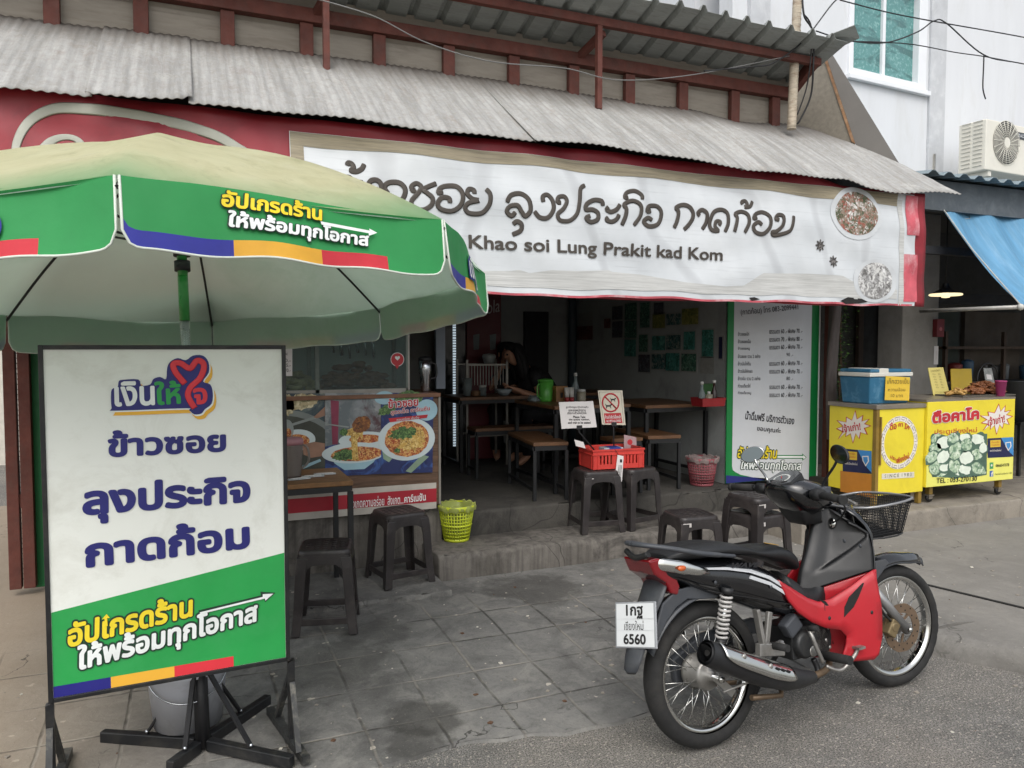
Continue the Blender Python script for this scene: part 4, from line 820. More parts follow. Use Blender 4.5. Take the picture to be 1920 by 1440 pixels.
q = onZ(1418, 916, .66); s6 = put_stool(q.x, q.y, .062, radians(8), 'lower dark plastic stool of the two stacked behind the left handlebar'); s7 = put_stool(q.x, q.y, .062 + .115, radians(8), 'upper dark plastic stool of the two stacked behind the left handlebar')
for s, dy, z in ((sA, .0, .375), (s5, 0, .385), (s6, 0, .385), (s7, .0, .385)):
    WM[s.name] = MX.Translation(s.location) @ s.rotation_euler.to_matrix().to_4x4(); W = WM[s.name]
    MB().add([W @ V(p) for p in ((-.13, -.1415, z), (-.07, -.1415, z), (-.07, -.1405, z + .028), (-.13, -.1405, z + .028))], [(0, 1, 2, 3)]).build('sticker', m_stk, s)
# ================================================================ red crate with signs
zc = .222 + .45 + .004; c1, c2_ = onZ(1112, 881, zc), onZ(1207, 876, zc); cd_ = (c2_ - c1).normalized(); cn = V((-cd_.y, cd_.x, 0)); CW, CD, CH = (c2_ - c1).length, .27, .145
cr = thing('red_crate', 'red slotted plastic crate holding two clip signs, standing on two dark stools', 'crate', c1 + cd_ * CW / 2 + cn * CD / 2)
m_crate = mat('red_crate_plastic', '#c43b33', .5, var=.1, vs=6, dirt=('#8e2d28', .4, 8)); L_ = lambda x, y, z: c1 + cd_ * x + cn * y + V((0, 0, z))
mb = MB(); RT = MX((cd_, cn, V((0, 0, 1)))).transposed()
def cb(x0, x1, y0, y1, z0, z1): mb.box(L_((x0 + x1) / 2, (y0 + y1) / 2, (z0 + z1) / 2), (x1 - x0, y1 - y0, z1 - z0), RT)
T_ = .008
for y0 in (0, CD - T_):
    cb(0, CW, y0, y0 + T_, 0, .035); cb(0, CW, y0, y0 + T_, .105, CH)
    xs0 = [0, .052, .064, .082, .094, .112, .124, .142, .154, .166] ; edges_ = [0, .05]
    sl = [.055, .083, .111, .139] + [CW - .067 - .028 * i for i in range(4)][::-1]; e = 0
    for x in sl: cb(e, x, y0, y0 + T_, .035, .105); e = x + .013
    cb(e, CW, y0, y0 + T_, .035, .105)
for x0 in (0, CW - T_): cb(x0, x0 + T_, T_, CD - T_, 0, CH)
cb(T_, CW - T_, T_, CD - T_, 0, .006); mb.build('crate_box', m_crate, cr)
mb = MB()
for y0, y1 in ((-.006, 0), (CD, CD + .006)): cb(-.006, CW + .006, y0, y1, CH - .012, CH + .001); cb(-.004, CW + .004, y0, y1, CH - .042, CH - .036)
for x0, x1 in ((-.006, 0), (CW, CW + .006)): cb(x0, x1, 0, CD, CH - .012, CH + .001); cb(x0, x1, 0, CD, CH - .042, CH - .036)
for x in (.0, .035, CW - .043, CW - .008): cb(x, x + .008, -.005, -.0005, .0, CH - .045)
for y in (.02, CD - .03): cb(-.005, -.0005, y, y + .008, 0, CH - .045)
mb.build('crate_rim', m_crate, cr)
m_paper = mat('sign_paper', '#d6d2d0', .55, var=.04, vs=10); m_ptx = mat('black_print', '#1c1b1c', .6); m_rpr = mat('red_print', '#b32b33', .55)
def clip_sign(name, label, quad, y, plate, deco, foot):
    pl = PL(L_(0, y, 0), cd_, V((0, 0, 1)) + cn * .08); Q = [pl.px(*p) for p in quad]; fr = lambda a, b, d: pl.at(a, b, d); b0 = (Q[2][0] + Q[3][0]) / 2, (Q[2][1] + Q[3][1]) / 2
    t = thing(name, label, 'sign', pl.at(b0[0], 0, 0)); MB().prism(Q[::-1], -.003, 0, fr).build('sign_plate', plate, t); mb = MB(); ms = deco(mb, pl); mb.build('sign_print', ms, t)
    f = L_(*foot); mb = MB(); mb.tube([f, pl.at(b0[0], b0[1] - .03, -.01), pl.at(b0[0], b0[1] + .01, -.008)], .006, 8); mb.build('stand_rod', m_blkp, t); mb = MB(); mb.prism([(b0[0] - .022, b0[1] - .012), (b0[0] + .022, b0[1] - .012), (b0[0] + .022, b0[1] + .02), (b0[0] - .022, b0[1] + .02)], -.012, .006, fr); mb.build('clip', m_blkp, t, bevel=.003)
def dq(mb, pl):
    for i, (s, w) in enumerate((('ลูกค้ากรุณารับบัตรคิว', 42), ('และรอพนักงาน', 32), ('เรียกเข้านั่งได้ค่ะ', 36))): y = 766 + i * 5.3; wpx(mb, pl, s, 1082 - w / 2, y, 1082 + w / 2, y, y - 5, n=.001, bold=.015)
    for i, (s, w) in enumerate((('Please Take', 23), ('the queue number,', 39), ('and wait to be seated', 42))): y = 784 + i * 5.3; wpx(mb, pl, s, 1086 - w / 2, y, 1086 + w / 2, y, y - 4.6, n=.001, bold=.03)
    return [m_ptx]
clip_sign('queue_sign', 'white queue number notice in black lettering clipped above the red crate', [(1048, 754), (1112, 752), (1119, 801), (1053, 804)], .10, m_paper, dq, (.16, .10, .01))
def dp(mb, pl):
    c = pl.px(1145, 755); R = .068; k = [(c[0] + R * cos(2 * pi * i / 40), c[1] + R * sin(2 * pi * i / 40)) for i in range(40)]
    mb.tube([pl.at(a, b, .001) for a, b in k], .0065, 6, closed=True, flat=(pl.N, 0, .15)); mb.tube([pl.at(c[0] - .046, c[1] + .046, .002), pl.at(c[0] + .046, c[1] - .046, .002)], .0055, 6, flat=(pl.N, 0, .15))
    for cx, cy, s in ((c[0] - .018, c[1] - .026, 1), (c[0] + .020, c[1] + .022, .85)):
        D = [(-.024, .004), (-.030, .018), (-.026, .018), (-.020, .008), (.012, .008), (.016, .016), (.022, .017), (.030, .010), (.024, .006), (.016, .0), (.020, -.018), (.016, -.018), (.010, -.004), (-.012, -.004), (-.018, -.018), (-.023, -.018), (-.021, -.002)]
        mb.poly(pl, [(cx + x * s, cy + y * s) for x, y in D], .0032, 1)
    mb.ppx(pl, [(1132, 775), (1164, 774), (1167, 793), (1135, 794)], .001, 0); wpx(mb, pl, 'ห้ามนำสัตว์เลี้ยงเข้า', 1134, 785, 1164, 784.5, 778, mi=2, n=.002, bold=.02); wpx(mb, pl, 'NO PETS ALLOWED', 1137, 792, 1164, 791, 787.5, mi=2, n=.002, bold=.02)
    F = [(1123.5, 735), (1164, 735), (1169.5, 793), (1132, 793.5)]; mb.tube([pl.at(*pl.px(*p), .0005) for p in F], .0016, 4, mi=1, closed=True, flat=(pl.N, 0, .2)); return [m_rpr, m_ptx, m_paper]
clip_sign('no_pets_sign', 'no pets notice with a red prohibition ring clipped above the red crate', [(1121, 732), (1167, 732), (1173, 797), (1129, 796)], .16, mat('cream_plate', '#cdc6b4', .5, var=.05), dp, (.245, .16, .01))
def card(name, label, cat, quad, y, m, deco=None, th=.004):
    pl = PL(L_(0, y, 0), cd_); Q = [pl.px(*p) for p in quad]; mb = MB(); mb.prism(Q[::-1], -th, 0, lambda a, b, d: pl.at(a, b, d)); ms = [m]
    if deco: ms = [m] + deco(mb, pl)
    mb.build(name, ms, label=label, cat=cat)
card('queue_card', 'pinkish card with a round emblem standing in the back right of the red crate', 'card', [(1170, 815), (1193, 820), (1194, 843), (1170, 843)], .2, mat('pink_card', '#a58b8d', .6, var=.15, vs=20), lambda mb, pl: (mb.disc(pl, pl.px(1181, 829), .022, n=.001, mi=1), [m_rpr])[1])
card('small_notice', 'small tilted white card stuck in the left end of the red crate', 'card', [(1077, 824), (1094, 829), (1098, 841), (1080, 836)], .12, m_paper)
mb = MB(); mb.box(L_(.19, .10, .135), (.16, .10, .03), RT, 0); mb.box(L_(.20, .10, .139), (.10, .102, .024), RT, 1); mb.build('tissue_pack', [mat('pack_silver', '#9aa0a8', .35, var=.15), mat('pack_blue', '#23357f', .4)], bevel=.006, label='blue and silver tissue pack lying in the red crate', cat='tissue pack')
mb = MB(); mb.box(L_(.24, .19, .07), (.11, .10, .10), RT); mb.build('wooden_box', mat('box_wood', '#8a5a34', .7, var=.25, vs=10), label='small brown wooden box inside the red crate behind the tissue pack', cat='box')
pl = PL(L_(0, -.012, 0), cd_); mb = MB(); mb.prism([pl.px(*p) for p in ((1152, 902), (1166, 903), (1169, 855), (1158, 853))], -.003, .002, lambda a, b, d: pl.at(a, b, d)); mb.tube([pl.at(*pl.px(1161, 855)), L_(.17, -.004, CH + .004), L_(.17, .012, CH + .002)], .0018, 5, mi=1)
wpx(mb, pl, '1', 1162, 867, 1166, 867, 861, mi=1, n=.003); 
for i in range(3): mb.ppx(pl, [(1158 + i * 2.4, 892), (1159 + i * 2.4, 892), (1161 + i * 2.4, 872), (1160 + i * 2.4, 872)], .003, 1)
mb.build('queue_tag', [m_paper, m_ptx], label='white number tag hanging on a string over the front of the red crate', cat='tag')
# ================================================================ baskets
def basket(name, label, cat, x, y, z, r0, r1, h, m, nv=34, rows=9, liner=None):
    t = thing(name, label, cat, (x, y, z)); B = MX.Translation((x, y, z)); R = lambda q: r0 + (r1 - r0) * q; mb = MB()
    mb.lathe([(0, .0), (r0, .0), (r0 + .003, .02), (r0 - .004, .02), (0, .006)], 40, B)
    for i in range(nv):
        a = 2 * pi * i / nv; mb.tube([B @ V((R(q) * cos(a), R(q) * sin(a), .015 + (h - .03) * q)) for q in (0, 1)], .0042, 4)
    for j in range(1, rows): q = j / rows; mb.tube([B @ V((R(q) * cos(2 * pi * k / 36), R(q) * sin(2 * pi * k / 36), .015 + (h - .03) * q)) for k in range(36)], .0042 if j != rows // 2 else .008, 4, closed=True)
    mb.lathe([(r1 - .004, h - .035), (r1 + .004, h - .035), (r1 + .012, h), (r1 + .004, h + .003), (r1 - .004, h - .005)], 40, B); mb.build('basket_body', m, t)
    if liner:
        rr = random.Random(4); ml = MB(); n = 40; pr = [(R(.2) - .01, .05), (R(.7) - .012, h * .7), (r1 - .008, h - .005), (r1 + .008, h + .008), (r1 + .013, h - .012), (r1 + .009, h - .035)]; w = [rr.uniform(-.006, .006) for _ in range(n)]
        ml.add([B @ V(((r + w[k] * 1.2) * cos(2 * pi * k / n), (r + w[k] * 1.2) * sin(2 * pi * k / n), zz + w[(k * 7 + i) % n] * 1.5 * (i > 1))) for i, (r, zz) in enumerate(pr) for k in range(n)], [(i * n + k, i * n + (k + 1) % n, (i + 1) * n + (k + 1) % n, (i + 1) * n + k) for i in range(len(pr) - 1) for k in range(n)], 0, True); ml.build('bag_liner', liner, t)
p = onZ(850, 1008, .222); basket('yellow_basket', 'yellow-green plastic lattice waste basket on the concrete step', 'basket', p.x, p.y - .07, .224, .088, .122, .25, mat('lime_plastic', '#b9c42e', .45, var=.08), liner=glassmat('clear_bag_yellow', '#c9d27a', .35, .3))
p = onZ(1328, 912, .402); basket('pink_basket', 'pink plastic lattice waste basket with a clear bag inside the shop by the menu banner', 'basket', p.x, p.y + .09, .402, .095, .125, .235, mat('pink_plastic', '#8f4a50', .5, var=.1), liner=glassmat('clear_bag', '#b8a8a4', .4, .3))
# ================================================================ small table at the front left
m_tw = mat('table_wood', '#7a5632', .5, var=.3, vs=4, stretch=(3, 18, 3), dirt=('#4d3620', .5, 4)); m_tf = mat('table_frame', '#191a1c', .5, var=.2)
def table(name, label, x0, x1, y0, y1, z0, z1, rz=0, cat='table', group=None, wood=None, legs=.03):
    cx, cy = (x0 + x1) / 2, (y0 + y1) / 2; w, d = (x1 - x0) / 2, (y1 - y0) / 2; t = thing(name, label, cat, (cx, cy, z0), (0, 0, rz), group); W = WM[t.name]; h = z1 - z0
    mb = MB(W); mb.bb(-w, w, -d, d, h - .028, h); mb.build('tabletop' if cat == 'table' else 'seat', wood or m_tw, t, bevel=.003)
    mb = MB(W); o = legs / 2
    for a, b in (((-w + o, -d + o), (w - o, -d + o)), ((-w + o, d - o), (w - o, d - o))): mb.bar((*a, h - .046), (*b, h - .046), legs, .034)
    for a, b in (((-w + o, -d + legs), (-w + o, d - legs)), ((w - o, -d + legs), (w - o, d - legs))): mb.bar((*a, h - .047), (*b, h - .047), legs, .032)
    mb.build('apron_frame', m_tf, t)
    for sx in (1, -1): MB(W).bar((sx * (w - o), -d + legs, .08), (sx * (w - o), d - legs, .08), legs * .8, .025).build('floor_rail', m_tf, t)
    for sx in (1, -1):
        for sy in (1, -1): MB(W).bb(sx * (w - o) - o, sx * (w - o) + o, sy * (d - o) - o, sy * (d - o) + o, 0, h - .064).build('leg', m_tf, t)
    return t
table('side_table', 'small wooden table on thin black steel legs in front of the picture counter', .30, .86, 4.45, 4.98, .09, .80)
jx, jy = onZ(545, 893, .80).x, 4.72; B = MX.Translation((jx, jy, .802))
jg = thing('water_jug', 'clear plastic water jug with a dusty pink lid on the small front table', 'jug', (jx, jy, .802))
MB().lathe([(0, .002), (.055, .002), (.058, .01), (.07, .185), (.072, .20), (.068, .20), (.066, .185), (.054, .012), (0, .012)], 24, B).build('jug_body', mat('cloudy_plastic', '#8e8580', .35, trans=.3, alpha=.75), jg)
MB().lathe([(0, .236), (.06, .234), (.074, .225), (.075, .195), (.0705, .195), (.07, .22), (0, .225)], 24, B).build('jug_lid', mat('pink_lid', '#a5767d', .45), jg)
MB().tube(smooth([B @ V(q) for q in ((.062, -.01, .19), (.095, -.02, .17), (.10, -.02, .09), (.058, -.01, .045))], 5), .007, 8).build('jug_handle', MATS['cloudy_plastic'], jg)
m_pk = mat('clear_packet', '#a9abad', .3, var=.3, vs=30)
for i, (x, y, a) in enumerate(((jx + .03, 4.60, .2), (.66, 4.66, .05), (.74, 4.72, -.1))):
    R = MX.Rotation(a, 3, 'Z'); mb = MB(); mb.box((x, y, .806), (.13, .035, .008), R, 0); mb.box((x, y, .8115), (.10, .012, .003), R, 1); mb.build('cutlery_packet', [m_pk, m_paper], bevel=.002, label=('wrapped cutlery packet lying in front of the water jug', 'wrapped cutlery packet in the middle of the small front table', 'wrapped cutlery packet near the right end of the small front table')[i], cat='packet', group='wrapped cutlery on the small table')
# ================================================================ picture counter
X0, X1 = -.72, onY(822, 840, 5.07).x; ct = thing('picture_counter', 'serving counter faced with noodle photographs and a red slogan band', 'counter', ((X0 + X1) / 2, 5.25, .49))
pcn = PL((0, 5.068, 0), (1, 0, 0)); zt_ = pcn.px(800, 737)[1]; m_cw = mat('weathered_wood', '#5d4636', .7, var=.4, vs=4, stretch=(1.2, 3, 16), dirt=('#362a22', .6, 3))
MB().bb(X0, X1, 5.07, 5.55, .49, zt_ - .028).build('cabinet', m_cw, ct); MB().bb(X0, X1 + .012, 5.05, 5.56, zt_ - .027, zt_).build('worktop', mat('worktop_wood', '#6b4a36', .6, var=.3, vs=5, stretch=(2, 8, 8)), ct, bevel=.003)
MB().bb(X1, X1 + .014, 5.06, 5.10, .49, zt_ - .028).build('edge_strip', mat('grey_strip', '#7f7a72', .7), ct)
k5 = lambda P: [(x * .2083 + 500, y * .2083 + 700) for x, y in P]
m_cwht = mat('panel_white', '#b3ada4', .6, dirt=('#8d857a', .5, 5)); m_cred = mat('panel_red', '#9e1e2d', .5)
mb = MB(); x2 = pcn.px(818, 930)[0]
za, zb_, zc_, zd = [pcn.px(700, y)[1] for y in (913, 924, 950, 963)]
mb.poly(pcn, [(X0, zd), (x2, zd), (x2, za), (X0, za)], .002, 0); mb.poly(pcn, [(X0, zc_), (x2, zc_), (x2, zb_), (X0, zb_)], .004, 1); mb.build('slogan_band', [m_cwht, m_cred], ct)
mb = MB(); wpx(mb, pcn, 'สังเกตความอร่อย  สังเกต...', 655, 953, 756, 944, 934, n=.005, bold=.005); wpx(mb, pcn, 'คาร์เนชัน', 758, 943, 798, 938, 928, n=.005, bold=.02); mb.build('slogan', m_wl, ct)
f_sp = food('soup_print', ['#9a4a22', '#5d3018', '#c08a48', '#8a2a18', '#d0a468'], 26); f_nd = food('noodle_print', ['#b99548', '#7a5a28', '#d6bc7c'], 40); f_hb = food('herb_print', ['#3c5a30', '#22381e', '#6b8a4c'], 40); f_bg1 = food('street_blur_print', ['#5c6468', '#7a7f82', '#4a3438', '#8c8f90'], 3, .2); f_bg2 = food('pot_print', ['#4d5a5c', '#2c3a40', '#7c7f78', '#1f3442'], 6); f_tb = food('blue_table_print', ['#1f2a58', '#16204a', '#33508a'], 6); f_gl = food('garlic_print', ['#a89a78', '#6f6a4c', '#c9c0a0'], 16); f_sk = mat('hand_print', '#8b6a58', .6, var=.2, vs=8)
m_bw_ = mat('bowl_print', '#b8c4c6', .5, var=.08, vs=4); m_bb = mat('blue_bowl_print', '#8fb0bc', .5, var=.15, vs=4); m_ti = mat('title_red', '#a8242c', .55)
def photo(poly): P = [pcn.px(x, y) for x, y in k5(poly)]; return P
def ell(mb, c, rx, ry, n, mi, rot=0, wob=0, k=36): cc = pcn.px(*k5([c])[0]); s = .2083 * 5.6 / FPX; mb.disc(pcn, cc, rx * s * 1.05, ry * s, n, mi, k, wob, random.Random(5), rot)
def pp(mb, P, n, mi): mb.ppx(pcn, k5(P), n, mi)
mb = MB()     # left print: ladle over a pot
pp(mb, [(-500, 180), (522, 180), (522, 880), (-500, 895)], .002, 0); ell(mb, (90, 700), 470, 330, .0026, 7); ell(mb, (90, 720), 440, 300, .0031, 8)
ell(mb, (170, 280), 60, 90, .0036, 1, .2, .1); ell(mb, (300, 260), 130, 62, .0036, 1, .15, .12); pp(mb, [(215, 455), (510, 360), (515, 385), (225, 475)], .0046, 3); ell(mb, (190, 500), 42, 75, .005, 3, .1); ell(mb, (195, 540), 22, 40, .0055, 5)
pp(mb, [(420, 395), (522, 300), (522, 380), (450, 405)], .005, 6); ell(mb, (280, 600), 130, 85, .0041, 2); ell(mb, (270, 610), 95, 55, .0046, 5); pp(mb, [(320, 640), (430, 615), (522, 630), (522, 740), (400, 760), (330, 730)], .005, 6); pp(mb, [(320, 830), (480, 770), (490, 790), (330, 860)], .0046, 4)
mb.build('ladle_photo', [f_bg2, f_gl, m_bw_, mat('steel_print', '#7f8684', .5, var=.2), m_bb, f_sp, f_sk, mat('pot_steel_print', '#6f7674', .5, var=.2, vs=3), mat('pot_dark_print', '#3c3f38', .6, var=.3, vs=5)], ct)
pcn = PL((0, 5.064, 0), (1, 0, 0)); mb = MB()     # middle print: lifted noodles
pp(mb, [(526, 176), (1026, 176), (1026, 905), (526, 930)], .002, 0); pp(mb, [(526, 660), (700, 620), (1026, 640), (1026, 905), (526, 930)], .0024, 4); pp(mb, [(575, 240), (650, 250), (640, 640), (590, 640)], .0024, 7)
ell(mb, (880, 600), 200, 70, .0029, 1); ell(mb, (890, 590), 130, 36, .0034, 5); pp(mb, [(560, 720), (1026, 700), (960, 800), (880, 860), (700, 870), (610, 810)], .0034, 2); ell(mb, (790, 715), 250, 85, .0039, 1); ell(mb, (810, 725), 200, 60, .0044, 5, 0, .03); ell(mb, (700, 735), 90, 45, .0049, 6, .1, .15)
pp(mb, [(770, 780), (755, 560), (700, 560), (700, 520), (790, 480), (870, 500), (860, 600), (840, 560), (815, 600), (825, 780)], .0054, 3); ell(mb, (850, 460), 75, 65, .0059, 8, .5, .06); pp(mb, [(526, 450), (740, 478), (735, 490), (526, 460)], .0059, 9); ell(mb, (690, 530), 30, 30, .0062, 6, 0, .2)
mb.build('noodle_photo', [f_bg1, m_bw_, m_bb, f_nd, f_tb, f_sp, f_hb, mat('pink_blur_print', '#7d3148', .6, var=.4, vs=3), food('chicken_print', ['#6b4022', '#4a2a14', '#93612e'], 30), MATS['steel_print']], ct)
pcn = PL((0, 5.059, 0), (1, 0, 0)); mb = MB()     # right print: bowl from above with title
pp(mb, [(1029, 174), (1500, 178), (1492, 890), (1029, 908)], .002, 0); ell(mb, (1060, 220), 80, 55, .0024, 2); ell(mb, (1280, 220), 110, 60, .0024, 4, 0, .1); ell(mb, (1080, 330), 70, 40, .0024, 4, .3, .15); ell(mb, (1440, 330), 90, 90, .0023, 2); pp(mb, [(1300, 895), (1250, 880), (1400, 730), (1460, 750)], .0024, 7); pp(mb, [(1040, 700), (1160, 730), (1100, 800), (1050, 770)], .0024, 7)
ell(mb, (1262, 590), 232, 182, .0029, 1); ell(mb, (1262, 590), 180, 150, .0034, 3, 0, .02); ell(mb, (1300, 600), 110, 95, .0039, 8, .3, .2); ell(mb, (1220, 540), 105, 50, .0044, 4, .1, .25); ell(mb, (1170, 695), 25, 20, .0044, 4, 0, .3)
pp(mb, [(1095, 405), (1450, 370), (1440, 400), (1110, 440)], .005, 5)
wpx(mb, pcn, 'ข้าวซอย', *k5([(1090, 320)])[0], *k5([(1368, 295)])[0], k5([(0, 225)])[0][1], mi=6, n=.0055, bold=.09); wpx(mb, pcn, 'ข้าวซอย', *k5([(1094, 317)])[0], *k5([(1364, 292)])[0], k5([(0, 228)])[0][1], mi=5, n=.0065, bold=.03)
wpx(mb, pcn, 'สูตรเด็ด คาร์เนชัน', *k5([(1115, 385)])[0], *k5([(1470, 345)])[0], k5([(0, 325)])[0][1], mi=6, n=.0055, bold=.08); wpx(mb, pcn, 'สูตรเด็ด คาร์เนชัน', *k5([(1118, 382)])[0], *k5([(1467, 342)])[0], k5([(0, 328)])[0][1], mi=5, n=.0065, bold=.02)
wpx(mb, pcn, 'หอมอร่อย เข้มข้น', *k5([(1170, 428)])[0], *k5([(1370, 405)])[0], k5([(0, 405)])[0][1], mi=6, n=.0065, bold=.01)
mb.build('bowl_photo', [f_tb, m_bw_, m_bb, f_sp, f_hb, m_ti, MATS['plate_print'], mat('green_cloth_print', '#7d927c', .6, var=.2, vs=8), f_nd], ct)
# glass display case on the counter
zc0 = zt_ + .004; zc1 = zc0 + .46; dcx0, dcx1 = -.6, pcn.px(768, 700)[0]; dc = thing('display_case', 'aluminium-framed glass food case on the picture counter, with cooked meat inside', 'display case', ((dcx0 + dcx1) / 2, 5.3, zc0))
m_al = mat('old_aluminium', '#8f8c86', .45, metal=.6, var=.15, dirt=('#6a6258', .5, 8)); gl = glassmat('case_glass', '#d4dedc', .02); mb = MB()
xmid = pcn.px(597, 700)[0]
for z in (zc0 + .016, zc1): mb.bar((dcx0, 5.12, z), (dcx1, 5.12, z), .03, .032); mb.bar((dcx0, 5.48, z), (dcx1, 5.48, z), .03, .03)
for x in (dcx0, xmid, dcx1): mb.bar((x, 5.12, zc0), (x, 5.12, zc1), .026, .03); mb.bar((x, 5.48, zc0), (x, 5.48, zc1), .026, .03)
for z in (zc0 + .016, zc1): mb.bar((dcx1, 5.12, z), (dcx1, 5.48, z), .026, .03)
mb.build('frame', m_al, dc)
MB().bb(dcx0, dcx1, 5.104, 5.108, zc0 + .03, zc1 - .015).build('glass_front', gl, dc); MB().bb(dcx1 + .002, dcx1 + .006, 5.12, 5.48, zc0 + .03, zc1 - .015).build('glass_side', gl, dc)
MB().bb(dcx0, dcx1, 5.13, 5.48, zc0 + .02, zc0 + .026).build('case_tray', mat('tray_steel', '#7b7a76', .4, metal=.5), dc)
def heap(name, label, cat, cx, cy, z, w, d, h, m, n=60, s=.04, parent=None, seed=1):
    rr = random.Random(seed); mb = MB()
    for i in range(n):
        a, q = rr.uniform(0, 6.28), rr.random() ** .6; x, y = w * q * cos(a), d * q * sin(a); R = MX.Rotation(rr.uniform(0, 6), 3, 'Z') @ MX.Rotation(rr.uniform(-.6, .6), 3, 'X'); mb.ball((cx + x, cy + y, z + h * (1 - q * q) * rr.uniform(.2, 1) + s * .3), s * rr.uniform(.7, 1.2), 8, sc=(1.3, .7, .45), R=R)
    return mb.build(name, m, parent, label=label, cat=cat)
MB().bb(dcx0 + .02, dcx1 - .02, 5.484, 5.49, zc0 + .03, zc1 - .02).build('added_back_panel', mat('pale_fill_panel', '#b9bdba', .5, var=.06), dc)  # pale panel added to make the inside of the case look lighter
for k in range(6): MB().tube([(pcn.px(640 + k * 16, 690)[0], 5.42, zc0 + .42), (pcn.px(640 + k * 16, 690)[0] + .01, 5.40, zc0 + .27 - .02 * (k % 3))], .008 + .004 * (k % 2), 8).build('utensil', m_steel, dc)
heap('cooked_meat', 'pile of brown cooked meat behind the glass of the display case', 'food', pcn.px(680, 700)[0], 5.3, zc0 + .026, .26, .13, .17, mat('cooked_meat', '#7a4a2c', .5, var=.4, vs=20, bump=.4, bs=60), 90, .045)
heap('boiled_noodles', 'pale heap of noodles in the left half of the display case', 'food', pcn.px(560, 700)[0], 5.3, zc0 + .026, .15, .11, .11, mat('pale_noodles', '#c9b68c', .6, var=.3, vs=30), 60, .04, seed=3)
pdc = PL((0, 5.102, 0), (1, 0, 0)); Q = [(524, 654), (548, 654), (548, 705), (524, 705)]; mb = MB(); mb.ppx(pdc, Q, .001, 0)
for i, s in enumerate(('pasta)', '30.-', '135.-', '270.-')): y = (667, 679, 688, 697.5)[i]; wpx(mb, pdc, s, 529, y, 545 if i else 539, y, y - 6.5, mi=1, n=.002, bold=.01)
mb.build('price_sheet', [m_paper, m_ptx], label='white price sheet stuck inside the left pane of the display case', cat='notice')
mb = MB(); c = pdc.px(745, 674); mb.disc(pdc, c, .047, n=.001, mi=1); mb.disc(pdc, c, .043, n=.002, mi=0); mb.poly(pdc, [(c[0] - .02, c[1] - .036), (c[0] + .01, c[1] - .042), (c[0] - .002, c[1] - .066)], .0025, 0)
hp = [(.016 * sin(t) ** 3 * 1.1, .0011 * (13 * cos(t) - 5 * cos(2 * t) - 2 * cos(3 * t) - cos(4 * t))) for t in [2 * pi * i / 30 for i in range(30)]]; mb.poly(pdc, [(c[0] + x, c[1] + .01 + y) for x, y in hp], .003, 1); mb.build('pin_sticker', [m_rpr, m_wl], label='round red pin-shaped sticker with a white heart on the display case glass', cat='sticker')
tx_ = onY(797, 700, 5.2); B = MX.Translation((tx_.x, 5.2, zt_)); tm = thing('steel_tumbler', 'tall stainless tumbler with a black lid and handle beside the display case', 'tumbler', (tx_.x, 5.2, zt_))
MB().lathe([(0, .002), (.028, .002), (.031, .01), (.036, .12), (.044, .14), (.045, .22), (.04, .222)], 24, B).build('cup', m_steel, tm); MB().lathe([(.0, .25), (.03, .248), (.046, .238), (.046, .221), (0, .221)], 24, B).build('lid', m_blkp, tm); MB().tube(smooth([B @ V(q) for q in ((.045, 0, .2), (.075, -.01, .19), (.078, -.01, .11), (.04, 0, .09))], 4), .007, 8).build('handle', m_blkp, tm)
pX = onY(825, 690, 5.5).x; MB().bb(pX - .035, pX + .035, 5.48, 5.52, zt_ + .004, 2.6).build('blue_grey_post', mat('blue_grey_paint', '#6f7680', .6, var=.08), label='narrow blue-grey post rising behind the right end of the picture counter', cat='post')
# ================================================================ gate and half-hidden banner on the far left
gt = thing('folding_gate', 'folding gate of red-brown steel posts with wire mesh, left of the white sign', 'gate', (-.98, 5.45, .06))
g0, g1 = onY(24, 880, 5.45).x, onY(51, 880, 5.45).x
for x in (g0, g1): MB().bb(x - .032, x + .032, 5.42, 5.48, .10, 2.6).build('gate_post', m_red, gt, bevel=.004)
MB().bb(g0 + .034, g1 - .034, 5.43, 5.47, .6, .68).build('gate_hinge', m_red, gt)
mb = MB(); s = .03; r = .0022
for i in range(3):
    for j in range(50):
        cx, cz = g0 + .03 + i * s * .9, .14 + j * s * 1.05 + (i % 2) * s * .5; mb.tube([(cx - .5 * s, 5.45, cz), (cx - .25 * s, 5.45, cz + .5 * s), (cx + .25 * s, 5.45, cz + .5 * s), (cx + .5 * s, 5.45, cz)], r, 4)
mb.build('wire_mesh', mat('old_wire', '#4a4540', .7), gt)
pm = onY(68, 880, 5.5); MB().bb(pm.x - .045, pm.x + .5, 5.50, 5.52, .08, 2.3).build('green_stand_banner', mat('deep_green_vinyl', '#0f6a38', .5), label='green edge of a stand banner mostly hidden behind the white sign', cat='banner')
# ================================================================ menu banner by the opening
pmn = PL((0, 5.30, 0), (1, 0, 0)); mn = thing('menu_banner', 'tall white menu banner with a green border and prices at the right of the opening', 'banner', pmn.at(pmn.px(1450, 905)[0], .40))
mx0, mx1 = pmn.px(1363, 750)[0], pmn.px(1533, 750)[0]; fm = lambda a, b, d: pmn.at(a, b, d)
m_mg = mat('menu_green', '#0f7a3c', .45, var=.05); m_mw = mat('menu_white', '#c9ccd0', .45, var=.03); m_mb = mat('menu_blue', '#23296e', .45)
MB().prism([(mx0, .41), (mx1, .41), (mx1, 2.45), (mx0, 2.45)], -.01, 0, fm).build('banner_sheet', m_mg, mn); MB().prism([(mx1 + .001, .41), (mx1 + .012, .41), (mx1 + .012, 2.45), (mx1 + .001, 2.45)], -.012, .004, fm).build('edge_strip', m_wl, mn)
iw0, iw1 = pmn.px(1374, 750)[0], pmn.px(1519, 750)[0]; mb = MB(); yb1, yb2 = pmn.px(1450, 885)[1], pmn.px(1519, 918)[1]
